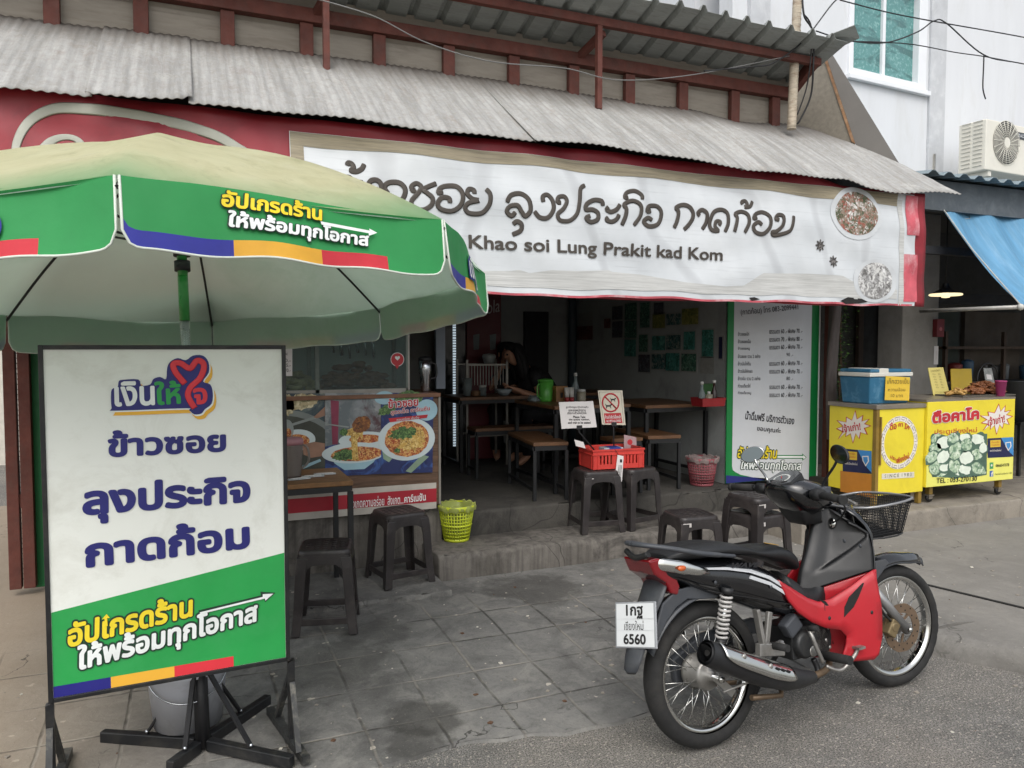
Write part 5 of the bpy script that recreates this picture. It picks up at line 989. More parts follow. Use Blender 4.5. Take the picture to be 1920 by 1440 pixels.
mb.poly(pmn, [(iw0 + .03, yb1 + .03), (iw0 + .09, yb1 + .0), (iw1, yb2), (iw1, 2.44), (iw0, 2.44), (iw0, yb1 + .08), (iw0 + .01, yb1 + .045)], .002); mb.build('white_field', m_mw, mn)
mb = MB(); mb.poly(pmn, [(mx0, .412), (mx0 + .55, .412), (mx0, .412 + .07)], .002); mb.build('blue_corner', m_mb, mn)
k4 = lambda x, y: (x * .25 + 1340, y * .25 + 560)
def W4(mb, s, x0, y0, x1, y1, yt, **k): wpx(mb, pmn, s, *k4(x0, y0), *k4(x1, y1), k4(0, yt)[1], n=k.pop('n', .004), **k)
mb = MB(); W4(mb, '(กาดก้อม) โทร 083-2099441', 195, 135, 625, 92, 75, bold=.01)
rows = [('ข้าวซอยไก่', 255, 240, '60 .- พิเศษ 70 .-'), ('ข้าวซอยเนื้อ', 268, 300, '70 .- พิเศษ 80 .-'), ('ข้าวซอยหมู', 260, 358, '60 .- พิเศษ 70 .-'), ('ข้าวซอย รวม 2 อย่าง', 340, 418, '90 .-'), ('ข้าวมันไก่ต้ม', 268, 480, '60 .- พิเศษ 70 .-'), ('ข้าวมันไก่ทอด', 280, 538, '60 .- พิเศษ 70 .-'), ('ข้าวมัน รวม 2 อย่าง', 340, 597, '80 .-'), ('ก๋วยเตี๋ยวไก่', 265, 655, '60 .- พิเศษ 70 .-'), ('ก๋วยเตี๋ยวหมู', 270, 715, '60 .- พิเศษ 70 .-')]
for i, (a, xe, yc, b) in enumerate(rows):
    yl = 265 + i * 55.5; W4(mb, a, 172, yl + 14, xe, yl + 14, yl - 16, bold=.012)
    if 'พิเศษ' in b: W4(mb, 'ธรรมดา ' + b, 408, yc + 24, 655, yc + 17 + (i > 4) * 6, yc - 10, bold=.012)
    else: W4(mb, b, 535, yc + 14, 585, yc + 14, yc - 12)
W4(mb, 'น้ำดื่มฟรี บริการตัวเอง', 225, 905, 592, 945, 838, bold=.025); W4(mb, 'ขอบคุณค่ะ', 312, 1000, 490, 1020, 948, bold=.025); mb.build('menu_lettering', mat('menu_ink', '#23232b', .5), mn)
mb = MB()
for g, mi, n in ((.07, 2, .003), (0, 0, .006)): W4(mb, 'อัปเกรดร้าน', 166, 1195, 462, 1200, 1100, mi=mi, n=n, bold=.025, grow=g, shear=.1)
for g, mi, n in ((.07, 2, .0045), (0, 1, .0075)): W4(mb, 'ให้พร้อมทุกโอกาส', 190, 1300, 645, 1305, 1205, mi=mi, n=n, bold=.025, grow=g, shear=.1)
P = [(460, 1172), (655, 1172), (655, 1160), (688, 1190), (655, 1215), (655, 1200), (460, 1200)]; mb.ppx(pmn, [k4(*p) for p in P], .003, 3); P = [(466, 1179), (660, 1179), (660, 1172), (679, 1190), (660, 1205), (660, 1193), (466, 1193)]; mb.ppx(pmn, [k4(*p) for p in P], .008, 1)
mb.build('slogan', [m_yl, m_wl, m_ol, m_mg], mn)
# rolled cloth hanging on the gate posts and a climbing plant behind
mb = MB(); x = onY(1560, 750, 5.2).x
def cl(a, b): zz = 2.5 - 1.75 * b; an = 2 * pi * a; r = .055 + .012 * sin(3 * an + b * 6) - .015 * b; return V((x + .02 * sin(b * 7) + r * cos(an), 5.2 + r * .8 * sin(an), zz))
mb.grid(20, 20, cl, closed=True); mb.build('rolled_curtain', mat('grey_cloth', '#5b5350', .9, var=.2, vs=8, stretch=(6, 6, 1)), label='grey rolled cloth curtain hanging beside the menu banner', cat='curtain')
pt = onY(1572, 650, 5.55); vp = thing('climbing_plant', 'leafy green climbing plant behind the rolled curtain, above the blue cooler', 'plant', (pt.x, 5.55, .27)); rr = random.Random(11)
mb = MB(); [mb.tube(smooth([(pt.x + rr.uniform(-.05, .05), 5.55 + rr.uniform(-.04, .04), .27), (pt.x + rr.uniform(-.08, .08), 5.55, 1.0), (pt.x + rr.uniform(-.1, .1), 5.55, 1.9)], 4), .008, 5) for _ in range(5)]; mb.build('stem', mat('vine_stem', '#4a3a28', .8), vp)
mb = MB()
for i in range(900):
    a = rr.uniform(0, 6.28); q = V((pt.x + rr.gauss(0, .055), 5.55 + rr.gauss(0, .06), rr.uniform(.9, 2.0))); s = rr.uniform(.014, .028); u = V((cos(a), sin(a), rr.uniform(-.6, .4))).normalized(); w = u.cross(V((rr.uniform(-1, 1), rr.uniform(-1, 1), 1))).normalized()
    mb.add([q, q + u * s * .5 + w * s * .45, q + u * s * 1.3, q + u * s * .5 - w * s * .45], [(0, 1, 2, 3)], rr.choice((0, 0, 1)))
mb.build('foliage', [mat('vine_leaf', '#2f4a22', .6, var=.3, vs=20), mat('vine_leaf_light', '#4b6b2f', .6, var=.3, vs=20)], vp, recalc=False)
# ================================================================ things inside the shop
m_ww = mat('worn_table_wood', '#6a4a30', .5, var=.3, vs=4, stretch=(3, 16, 3), dirt=('#3f2c1c', .5, 5))
ZT = 1.105
T1 = table('dining_table', 'wooden dining table with a green jug, behind the queue sign', 2.66, 3.36, 5.48, 6.30, .402, ZT, group='dining tables inside the shop', wood=m_ww)
table('dining_table', 'wooden dining table where two people sit at the back of the shop', 2.30, 3.32, 6.75, 7.30, .402, ZT, group='dining tables inside the shop', wood=m_ww)
table('dining_table', 'wooden dining table against the photo wall with a red tray on it', 3.55, 4.19, 5.55, 6.35, .402, 1.08, group='dining tables inside the shop', wood=m_ww)
table('dining_table', 'wooden dining table in the far corner below the photo wall', 3.42, 4.16, 6.95, 7.55, .402, ZT, group='dining tables inside the shop', wood=m_ww)
table('bench', 'low wooden bench in front of the table with the green jug', 2.44, 2.72, 5.26, 6.05, .402, .85, radians(-8), 'bench', 'low benches inside the shop', m_ww, .025)
table('bench', 'low wooden bench on the right side of the table with the green jug', 3.06, 3.34, 5.26, 5.46, .402, .85, 0, 'bench', 'low benches inside the shop', m_ww, .025)
table('bench', 'low wooden bench under the table with the red tray', 3.46, 3.76, 5.30, 5.95, .402, .85, radians(-6), 'bench', 'low benches inside the shop', m_ww, .025)
table('bench', 'low wooden bench at the near side of the table with two people', 2.32, 3.1, 6.38, 6.62, .402, .85, 0, 'bench', 'low benches inside the shop', m_ww, .025)
def lat(name, label, cat, px_, py_, y, z, prof, m, lid=None, lidm=None, n=20, group=None, extra=None):
    p = onY(px_, py_, y); t = thing(name, label, cat, (p.x, y, z), group=group); B = MX.Translation((p.x, y, z + .001)); MB().lathe(prof, n, B).build('body', m, t)
    if lid: MB().lathe(lid, n, B).build('lid', lidm, t)
    if extra: extra(t, B)
    return t
m_gj = mat('green_jug_plastic', '#4f9a3c', .4, var=.08); m_clr = glassmat('clear_plastic', '#b9c4c4', .25, .15); m_brn = mat('dark_sauce', '#2a1812', .3); m_wcap = mat('white_cap', '#b9b9b4', .5)
def jh(t, B): MB().tube(smooth([B @ V(q) for q in ((-.062, -.02, .15), (-.09, -.03, .14), (-.092, -.03, .06), (-.054, -.02, .03))], 4), .006, 8).build('handle', m_gj, t)
lat('green_jug', 'bright green plastic water jug on the middle dining table', 'jug', 1023, 735, 6.0, ZT, [(0, 0), (.052, 0), (.056, .01), (.068, .175), (.064, .175), (.052, .012), (0, .012)], m_gj, [(0, .197), (.04, .196), (.069, .186), (.070, .176), (0, .176)], m_gj, 28, extra=jh)
p = onY(1048, 735, 5.95); mb = MB(); mb.bb(p.x - .05, p.x + .05, 5.9, 6.0, ZT + .001, ZT + .10, 0); mb.bb(p.x - .054, p.x + .054, 5.895, 6.005, ZT + .10, ZT + .135, 1); pl = PL((0, 5.9, 0), (1, 0, 0)); write(mb, pl, '1', (p.x - .012, ZT + .035), (p.x + .012, ZT + .035), .045, 2, .02); mb.build('table_number_box', [m_tw, mat('light_wood', '#8e6538', .6, var=.2), m_ptx], label='brown wooden box numbered 1 beside the green jug', cat='box')
m_tube = mat('tube_white', '#b5b2ac', .45); m_tr = mat('tube_red', '#8e2a2c', .45)
for i, px_ in enumerate((1063, 1072)):
    p = onY(px_, 735, 5.85); B = MX.Translation((p.x, 5.85, ZT + .001)); t = thing('condiment_tube', ('left of two white condiment tubes with red bases beside the numbered box', 'right of two white condiment tubes with red bases beside the numbered box')[i], 'tube', (p.x, 5.85, ZT), group='condiment tubes'); MB().lathe([(0, 0), (.02, 0), (.02, .04), (0, .04)], 14, B).build('cap', m_tr, t); MB().loft([[B @ V((r * cos(a), r2_ * sin(a), z)) for a in [2 * pi * k / 14 for k in range(14)]] for r, r2_, z in ((.018, .018, .041), (.02, .018, .07), (.024, .003, .125))]).build('tube_body', m_tube, t)
bot_p = [(0, 0), (.03, 0), (.032, .01), (.032, .12), (.013, .17), (.012, .215), (.0, .215)]
lat('sauce_bottle', 'clear sauce bottle with a white cap right of the condiment tubes', 'bottle', 1079, 735, 5.95, ZT, bot_p, m_clr, [(0, .245), (.015, .245), (.016, .2155), (0, .2155)], m_wcap)
lat('condiment_jar', 'squat jar with a pale lid at the right of the sauce bottle', 'jar', 1090, 735, 5.88, ZT, [(0, 0), (.038, 0), (.04, .01), (.04, .085), (0, .085)], mat('jar_cream', '#8d8776', .3, var=.2, vs=30), [(0, .105), (.036, .105), (.037, .0855), (0, .0855)], m_wcap)
heap('plastic_bag', 'crumpled clear plastic bag on the middle table left of the green jug', 'bag', onY(1005, 735, 6.0).x, 6.05, ZT, .05, .04, .05, m_clr, 14, .04, seed=5)
m_rt = mat('red_tray_plastic', '#8b1f24', .45)
p = onX(1335, 730, 4.0); tr = thing('condiment_tray', 'red plastic condiment tray on the table by the photo wall', 'tray', (p.x - .0, p.y + .05, 1.081)); B = WM[tr.name]
mb = MB(B); mb.loft([[V((sx * w, sy * d, z)) for sx, sy in ((1, 1), (-1, 1), (-1, -1), (1, -1))] for w, d, z in ((.11, .075, 0), (.12, .085, .07), (.125, .09, .072), (.115, .08, .066), (.105, .07, .006))], smooth=False); mb.build('tray_body', m_rt, tr, bevel=.004)
for i, (dx, dy, nm, lb, pr, m) in enumerate(((-.05, .02, 'sauce_bottle', 'short white-capped bottle at the left of the red condiment tray', [(r * .85, z * .8) for r, z in bot_p], m_clr), (.06, .0, 'sauce_bottle', 'slim dark sauce bottle at the right of the red condiment tray', [(r * .8, z * .85) for r, z in bot_p], m_brn), (.0, -.01, 'sugar_jar', 'small cream jar in the middle of the red condiment tray', [(0, 0), (.03, 0), (.03, .09), (0, .09)], MATS['jar_cream']))):
    t = thing(nm, lb, 'bottle' if i < 2 else 'jar', B @ V((dx, dy, .008))); M_ = MX.Translation(B @ V((dx, dy, .008))); MB().lathe(pr, 16, M_).build('body', m, t); top = pr[-1][1]; MB().lathe([(0, top + .025), (.014, top + .025), (.014, top + .0005), (0, top + .0005)], 16, M_).build('cap', m_wcap, t)
p = onX(1328, 715, 4.1); MB().bb(p.x - .05, p.x + .05, p.y, p.y + .04, 1.081, 1.26).build('green_box', mat('green_carton', '#2f5a2c', .6, var=.2, vs=8), bevel=.004, label='small green carton behind the red condiment tray', cat='box')
# far corner table bottles
lat('sauce_bottle', 'dark sauce bottle on the far corner table', 'bottle', 1168, 725, 7.2, ZT, bot_p, m_brn, [(0, .24), (.014, .24), (.014, .2155), (0, .2155)], m_wcap)
lat('chili_jar', 'small red-topped jar beside the dark bottle on the far corner table', 'jar', 1186, 725, 7.2, ZT, [(0, 0), (.035, 0), (.035, .1), (0, .1)], m_brn, [(0, .15), (.025, .15), (.03, .101), (0, .101)], m_tr)
lat('clear_jug', 'clear water jug with a teal lid on the far corner table', 'jug', 1204, 725, 7.25, ZT, [(0, 0), (.07, 0), (.09, .2), (.085, .2), (.066, .01), (0, .01)], m_clr, [(0, .24), (.06, .24), (.092, .225), (.092, .201), (0, .201)], mat('teal_lid', '#2f5a68', .5))
lat('steel_bowl', 'pale bowl beside the jars on the far corner table', 'bowl', 1181, 735, 7.1, ZT, [(0, 0), (.03, 0), (.06, .05), (.056, .05), (.028, .005), (0, .005)], m_wcap)
# back-table crockery
lat('soup_bowl', 'pale soup bowl in front of the woman at the back table', 'bowl', 945, 735, 6.9, ZT, [(0, 0), (.04, 0), (.085, .06), (.08, .06), (.038, .006), (0, .006)], mat('pale_bowl', '#8a9498', .4))
lat('condiment_jar', 'short glass jar left of the soup bowl on the back table', 'jar', 905, 735, 6.95, ZT, [(0, 0), (.035, 0), (.035, .08), (0, .08)], m_clr, [(0, .1), (.036, .1), (.036, .081), (0, .081)], m_wcap)
lat('drinking_glass', 'tall clear glass standing at the left end of the back table', 'glass', 876, 735, 6.95, ZT, [(0, 0), (.04, 0), (.05, .17), (.046, .17), (.037, .006), (0, .006)], m_clr)
lat('tissue_roll_box', 'small tan box between the glass and jar on the back table', 'box', 892, 740, 6.9, ZT, [(0, 0), (.05, 0), (.05, .05), (0, .05)], mat('tan_box', '#6d5138', .6), n=4)
# red drinks fridge with its lit edge
fx0, fx1 = onY(853, 650, 7.5).x, onY(940, 650, 7.5).x; fg = thing('drinks_fridge', 'dark red drinks cooler with white script lettering and a lit glass edge', 'fridge', ((fx0 + fx1) / 2, 7.7, .402))
MB().bb(fx0 + .13, fx1, 7.5, 7.94, .402, 2.5).build('cabinet', mat('fridge_red', '#5a141c', .45, var=.1), fg, bevel=.01)
MB().bb(fx0 - .10, fx0 + .12, 7.52, 7.9, .42, 2.2).build('side_glass', mat('fridge_dark', '#16191c', .15), fg)
m_led = mat('led_strip', '#dfe8ee', .5, emit=('#cfe2ee', .4)); mb = MB(); pf = PL((0, 7.51, 0), (1, 0, 0)); u0_, u1_ = pf.px(849, 700)[0], pf.px(855, 700)[0]
for k in range(60): z = .55 + k * .027; mb.poly(pf, [(u0_, z), (u1_, z), (u1_, z + .019), (u0_, z + .019)], .002)
mb.build('light_strip', m_led, fg)
pf2 = PL((0, 7.498, 0), (1, 0, 0)); mb = MB(); wpx(mb, pf2, 'Cola', 900, 592, 938, 584, 568, n=.002, shear=.35); mb.build('script_lettering', mat('pale_script', '#a9a3a0', .6), fg)
mb = MB()
for px_ in (893, 924): mb.ppx(pf2, [(px_ - 6, 628), (px_ + 6, 626), (px_ + 5, 655), (px_ - 5, 656)], .002)
mb.build('menu_stickers', mat('pale_sticker', '#6f7a7c', .6, var=.2), fg)
p = onY(905, 690, 7.2); rk = thing('dish_rack', 'wire rack of dishes and utensils in front of the red drinks cooler', 'rack', (p.x, 7.2, .402)); mb = MB()
for x in (p.x - .22, p.x + .2):
    for y in (7.05, 7.35): mb.bar((x, y, .402), (x, y, 1.45), .02, .02)
for z in (.7, 1.08, 1.4): mb.bar((p.x - .22, 7.05, z), (p.x + .2, 7.05, z), .015, .015); mb.bar((p.x - .22, 7.35, z), (p.x + .2, 7.35, z), .015, .015)
for k in range(14): mb.bar((p.x - .2 + k * .03, 7.05, 1.4), (p.x - .2 + k * .03, 7.05, 1.2), .006, .006)
mb.build('rack_frame', m_al, rk)
lat('rice_cooker', 'pale covered pot on top of the wire dish rack', 'pot', 917, 678, 7.2, 1.41, [(0, 0), (.05, 0), (.07, .07), (.06, .09), (0, .1)], mat('pot_white', '#8f9492', .4))
# photo prints on the side wall
px_w = PL((4.218, 0, 0), (0, -1, 0))
prs = [(290, 85, 408, 235, 0, 'dark photo print at the upper left of the wall, topmost of its column'), (432, 50, 568, 235, 1, 'green photo print right of the topmost dark one, partly under the banner'), (603, 45, 712, 325, 1, 'tall green photo print reaching up under the banner, third column'), (760, 45, 868, 165, 0, 'dark print above the yellow-green print'), (745, 180, 885, 330, 2, 'yellow-green print in the upper middle of the photo wall'), (900, 170, 1062, 295, 3, 'dark blue-green landscape print in the upper right of the photo wall'), (1075, 110, 1260, 290, 2, 'olive print with a round motif at the upper right of the photo wall'), (290, 255, 408, 437, 0, 'dark print below the topmost dark print, leftmost column'), (430, 250, 565, 440, 1, 'green portrait print in the second row, second column'), (200, 225, 272, 330, 5, 'small reddish print left of the leftmost photo column'), (428, 460, 558, 650, 4, 'teal portrait print, lowest of the second column'), (592, 405, 690, 598, 1, 'narrow green print in the middle row left of the wide teal print'), (738, 420, 888, 580, 4, 'wide teal print in the middle row of the photo wall'), (900, 410, 1060, 572, 3, 'dark print showing a pale figure in the middle row'), (1095, 370, 1222, 575, 4, 'pale green striped print right of the print with a pale figure'), (1300, 350, 1430, 650, 4, 'tall teal print nearest the menu banner'), (585, 630, 715, 825, 0, 'dark blossom-like print at the lower left of the bottom row'), (735, 625, 885, 790, 3, 'dark teal landscape print in the bottom row'), (892, 612, 1048, 812, 4, 'plain teal sheet in the bottom row'), (1070, 620, 1235, 815, 1, 'leafy green print at the right of the bottom row'), (1290, 670, 1425, 830, 6, 'white notice sheet below the tall teal print'), (1490, 430, 1530, 675, 7, 'narrow dark blue strip beside the menu banner'), (-110, 310, 70, 460, 5, 'reddish calendar page near the back corner of the photo wall'), (-90, 170, 65, 290, 6, 'pale handwritten sheet above the reddish calendar page')]
pm_ = [food('print_dark', ['#3c4048', '#20242c', '#6b6f74', '#4a3a40'], 22), food('print_green', ['#3c6b58', '#23483c', '#7a9a88', '#2c3a34'], 22), food('print_olive', ['#7a7a40', '#56602f', '#9a9458'], 14), food('print_deep', ['#1f4a4c', '#143236', '#3c6a68', '#8a8f86'], 18), food('print_teal', ['#3f7f74', '#2f6a60', '#6aa094', '#285048'], 14), food('print_red', ['#6b3a38', '#8b5a52', '#4a2a2a'], 18), mat('notice_white', '#8f8f8a', .6, var=.12, vs=30), mat('strip_navy', '#1c2140', .5)]
for x0, y0, x1, y1, k, lb in prs:
    f = lambda x, y: px_w.px(x / 6 + 1100, y / 6 + 560); xc, yc = (x0 + x1) / 2, (y0 + y1) / 2; a, b = f(x0, yc)[0], f(x1, yc)[0]; c, d = f(xc, y1)[1], f(xc, y0)[1]
    mb = MB(); fr_ = lambda u, v, n: px_w.at(u, v, n); mb.prism([(a - .012, c - .012), (b + .012, c - .012), (b + .012, d + .012), (a - .012, d + .012)], .0005, .003, fr_, 0); mb.poly(px_w, [(a, c), (b, c), (b, d), (a, d)], .0045, 1); mb.build('photo_print', [pm_[6], pm_[k]], label=lb, cat='photo print', group='prints on the side wall')
# ================================================================ snack carts on the right platform
m_cy = mat('cart_yellow', '#d8c632', .45, var=.06, vs=3, dirt=('#b09a28', .4, 4)); m_co = mat('cart_orange', '#b8782a', .5, var=.1); m_cs = mat('cart_steel', '#8f877c', .4, metal=.6, var=.15); m_cf = mat('cart_frame', '#7d6428', .55, var=.25, dirt=('#4d3d20', .5, 8))
m_bw1 = mat('burst_white', '#d6d0c8', .5, var=.03); m_cr = mat('cart_red', '#b3272f', .5); m_nav = mat('panel_navy', '#1b2044', .45); m_sky = mat('panel_blue', '#3a7fb8', .45); m_yn = mat('note_yellow', '#cfae36', .55, var=.06); m_grl = mat('app_green', '#3f8f5a', .45); m_fbb = mat('app_blue', '#2f5a9c', .45); m_lime = mat('cart_pale_yellow', '#d9d66a', .5, var=.06)
f_gf = food('fritter_print', ['#a9bda0', '#7d9a80', '#cfd9c6', '#5c7a62'], 18, .3); f_gd = mat('fritter_shade_print', '#4a6455', .6, var=.3, vs=12); m_gw = mat('fritter_white_print', '#d3dccd', .5, var=.12, vs=20)
Q3 = lambda x, y: (x * .20833 + 1560, y * .20833 + 660)
def W3(mb, pl, s, x0, y0, x1, y1, yt, **k): wpx(mb, pl, s, *Q3(x0, y0), *Q3(x1, y1), Q3(0, yt)[1], **k)
def p3(mb, pl, P, n, mi): mb.ppx(pl, [Q3(*p) for p in P], n, mi)
def burst(mb, pl, P, n, a, b):
    c = (sum(p[0] for p in P) / len(P), sum(p[1] for p in P) / len(P)); p3(mb, pl, P, n, a); p3(mb, pl, [(c[0] + (x - c[0]) * .9, c[1] + (y - c[1]) * .9) for x, y in P], n + .001, b)
PZ = .272
def caster(t, x, y, zt):
    mb = MB(); mb.lathe([(.0, -.012), (.03, -.012), (.034, 0), (.03, .012), (0, .012)], 18, MX.Translation((x, y, PZ + .036)) @ MX.Rotation(pi / 2, 4, 'X')); w = mb.build('caster_wheel', m_blkp, t); mb = MB(); mb.bb(x - .02, x + .02, y - .02, y - .014, PZ + .03, zt); mb.bb(x - .02, x + .02, y + .014, y + .02, PZ + .03, zt); mb.bb(x - .028, x + .028, y - .028, y + .028, zt - .012, zt - .0001); mb.build('caster_fork', m_cs, t)
ca = thing('snack_cart', 'narrow yellow snack cart with a round fret emblem, carrying the blue cooler', 'cart', (5.33, 4.8, PZ)); A0, A1, AY, AB = 5.06, 5.60, 4.53, 5.02; zb1 = .375; pA = PL((0, AY, 0), (1, 0, 0)); pL_ = PL((A0, AB, 0), (0, -1, 0)); zt1 = pA.px(1690, 766)[1]
MB().bb(A0, A1, AY, AB, zb1, zt1).build('cabinet', m_cy, ca, bevel=.004); MB().bb(A0 - .012, A1 + .012, AY - .012, AB + .01, zt1 + .0005, zt1 + .035).build('steel_top', m_cs, ca, bevel=.003)
for x in (A0 + .02, A1 - .02): MB().bb(x - .018, x + .018, AY + .01, AY + .046, PZ + .005, zb1 - .0005).build('leg', m_cf, ca)
caster(ca, A1 - .07, AY + .06, zb1 - .001)
mb = MB(); mb.bb(A0 - .003, A0 + .03, AY - .004, AY - .0005, zb1, zt1); mb.bb(A0 - .004, A0 - .0005, AY, AY + .03, zb1, zt1); mb.bb(A0 + .033, A0 + .045, AY - .016, AY - .0005, zt1 - .45, zt1 - .06); mb.build('corner_frame', m_cf, ca)
mb = MB(); burst(mb, pL_, [(212, 520), (228, 600), (285, 565), (275, 620), (345, 600), (300, 645), (358, 665), (298, 685), (325, 745), (262, 725), (250, 785), (218, 735), (190, 828), (168, 738), (120, 765), (130, 715), (50, 790), (95, 720), (35, 690), (98, 668), (38, 612), (125, 630), (128, 580), (180, 612)], .002, 0, 1)
W3(mb, pL_, 'เจ้าเก่า!', 100, 725, 265, 700, 650, mi=0, n=.005, bold=.02); mb.build('burst_print', [m_cr, m_bw1], ca)
def info(mb, pl, x0, y0, x1, y1, s):
    f = lambda u, v: (x0 + (x1 - x0) * u, y0 + (y1 - y0) * v + s * (u - .5)); R_ = lambda P, n, mi: p3(mb, pl, [f(*p) for p in P], n, mi)
    R_([(0, 0), (1, 0), (1, 1), (0, 1)], .002, 0); R_([(.52, 0), (1, 0), (1, .95), (.85, .75), (.68, .4)], .003, 1); R_([(.1, .1), (.5, .1), (.5, .46), (.1, .46)], .0035, 2); R_([(.68, .25), (.9, .22), (.92, .45), (.8, .7), (.69, .45)], .004, 3); R_([(.715, .29), (.87, .27), (.88, .45), (.8, .62), (.725, .45)], .0048, 1)
    a, b = f(.08, .68), f(.52, .68); W3(mb, pl, 'ของดีเมืองเชียงใหม่', *a, *b, f(.08, .57)[1], mi=3, n=.004, bold=.01); a, b = f(.14, .24), f(.44, .24); W3(mb, pl, 'ตือคาโค', *a, *b, f(0, .15)[1], mi=4, n=.0045); a, b = f(.14, .4), f(.46, .4); W3(mb, pl, 'ประตูเชียงใหม่', *a, *b, f(0, .29)[1], mi=4, n=.0045); return [m_nav, m_sky, m_yn, m_bw1, m_cr]
mb = MB(); ms = info(mb, pL_, 98, 880, 358, 1085, 24); mb.build('info_panel', ms, ca)
mb = MB(); p3(mb, pL_, [(75, 1068), (385, 1105), (385, 1315), (75, 1255)], .0012, 0); mb.build('orange_band', m_co, ca)
mb = MB(); c = pA.px(*Q3(603, 815)); rx = (pA.px(*Q3(770, 815))[0] - pA.px(*Q3(435, 815))[0]) / 2; ry = (pA.px(*Q3(603, 578))[1] - pA.px(*Q3(603, 1055))[1]) / 2
def ering(a, b, n, mi, k=64):
    o = [(c[0] + rx * a * cos(2 * pi * i / k), c[1] + ry * a * sin(2 * pi * i / k)) for i in range(k)]; q = [(c[0] + rx * b * cos(2 * pi * i / k), c[1] + ry * b * sin(2 * pi * i / k)) for i in range(k)]; mb.add([pA.at(*p, n) for p in o + q], [(i, (i + 1) % k, k + (i + 1) % k, k + i) for i in range(k)], mi)
ering(1, .80, .002, 0)
for i in range(16):      # a meander round the ring
    a0 = 2 * pi * i / 16; P = [(.0, .83), (.0, .97), (.28, .97), (.28, .87), (.12, .87), (.12, .915)]; mb.tube([pA.at(c[0] + rx * r * cos(a0 + t), c[1] + ry * r * sin(a0 + t), .003) for t, r in P], .0022, 4, mi=1, flat=(pA.N, 0, .2)); 
for s, x0, y0, x1, y1, yt in (('ตือ', 520, 705, 580, 690, 640), ('คา', 594, 672, 634, 672, 640), ('โค', 646, 690, 690, 700, 640), ('ประตู', 515, 960, 588, 1000, 920), ('เชียงใหม่', 590, 1000, 695, 955, 945)): W3(mb, pA, s, x0, y0, x1, y1, yt, mi=2, n=.003, bold=.02)
p3(mb, pA, [(447, 1095), (738, 1078), (738, 1128), (447, 1145)], .002, 0); p3(mb, pA, [(452, 1099), (734, 1083), (734, 1123), (452, 1140)], .003, 3); W3(mb, pA, 'S I N C E  1 9 8 3', 470, 1132, 710, 1115, 1102, mi=1, n=.004)
mb.build('emblem_print', [m_bw1, mat('fret_grey', '#55524e', .6), m_cr, mat('plate_white', '#c9c5b4', .5)], ca)
cb_ = thing('snack_cart', 'wide yellow snack cart with red lettering and a photograph of green fritters', 'cart', (6.15, 4.8, PZ)); B0_, B1_, BY = pA.px(1738, 800)[0] , 0, 4.505; pB = PL((0, BY, 0), (1, 0, 0)); B0_ = pB.px(1738, 830)[0]; B1_ = pB.px(1901, 830)[0]; zt2 = pB.px(1820, 751)[1]; zb2 = pB.px(1820, 906)[1]
MB().bb(B0_, B1_, BY, 5.05, zb2, zt2).build('cabinet', m_cy, cb_, bevel=.003); MB().bb(B0_ - .01, B1_ + .01, BY + .004, 5.06, zt2 + .0005, zt2 + .02).build('steel_top', m_cs, cb_)
mb = MB(); mb.poly(pB, [(B0_ + .003, zb2 + .003), (B1_ - .003, zb2 + .003), (B1_ - .003, zb2 + .26), (B0_ + .003, zb2 + .18)], .0012); mb.build('pale_band', m_lime, cb_)
for x in (B0_ + .1, B1_ - .12):
    MB().bb(x - .02, x + .02, BY + .03, BY + .07, PZ + .07, zb2 - .0005).build('leg', m_cf, cb_); caster(cb_, x, BY + .05, PZ + .068)
mb = MB()
for g, mi, n in ((.045, 1, .002), (0, 0, .0048)): W3(mb, pB, 'ตือคาโค', 898, 645, 1320, 605, 525 - 0, mi=mi, n=n, bold=.05, grow=g)
W3(mb, pB, 'ประตูเชียงใหม่', 920, 752, 1300, 735, 690, mi=0, n=.003, bold=.0); mb.build('shop_lettering', [m_cr, m_bw1], cb_)
mb = MB(); burst(mb, pB, [(1500, 462), (1518, 530), (1562, 475), (1555, 535), (1612, 520), (1572, 562), (1630, 578), (1575, 605), (1598, 655), (1545, 640), (1535, 690), (1508, 655), (1478, 748), (1460, 662), (1420, 700), (1425, 655), (1350, 712), (1395, 650), (1335, 640), (1388, 608), (1322, 570), (1405, 575), (1398, 535), (1460, 545)], .002, 0, 1); W3(mb, pB, 'เจ้าเก่า!', 1400, 665, 1550, 630, 585, mi=0, n=.005, bold=.02); mb.build('burst_print', [m_cr, m_bw1], cb_)
mb = MB(); rr = random.Random(8); p3(mb, pB, [(890, 760), (1395, 735), (1390, 1105), (1300, 1122), (1060, 1132), (900, 1125), (882, 1000)], .002, 2)
fs_ = [(940, 780, 50, 40), (1010, 820, 75, 60), (1110, 870, 60, 55), (1090, 780, 60, 45), (1200, 780, 55, 40), (1210, 840, 50, 60), (1310, 790, 70, 50), (930, 870, 55, 45), (900, 950, 60, 50), (1000, 950, 60, 55), (1110, 930, 55, 40), (1210, 960, 65, 60), (1300, 930, 55, 50), (930, 1050, 55, 60), (1020, 1040, 55, 45), (1100, 1030, 60, 60), (1200, 1060, 60, 50), (1310, 1050, 70, 50), (1000, 1090, 60, 30), (1150, 1090, 55, 28), (1340, 1075, 50, 28), (1360, 870, 40, 50)]
for i, (x, y, a, b) in enumerate(fs_):
    cc = pB.px(*Q3(x, y)); s = .20833 * 6.6 / FPX; mb.disc(pB, cc, a * s * 1.55, b * s * 1.15, .0024 + .0004 * (i % 6), 2, 18, .1, rr, rr.uniform(-.5, .5)); mb.disc(pB, (cc[0] - .004, cc[1] + .006), a * s * 1.3, b * s * .95, .0026 + .0004 * (i % 6), (0, 1, 0, 0, 1)[i % 5], 18, .14, rr, rr.uniform(-.5, .5))
mb.build('fritter_photo', [f_gf, m_gw, f_gd], cb_)
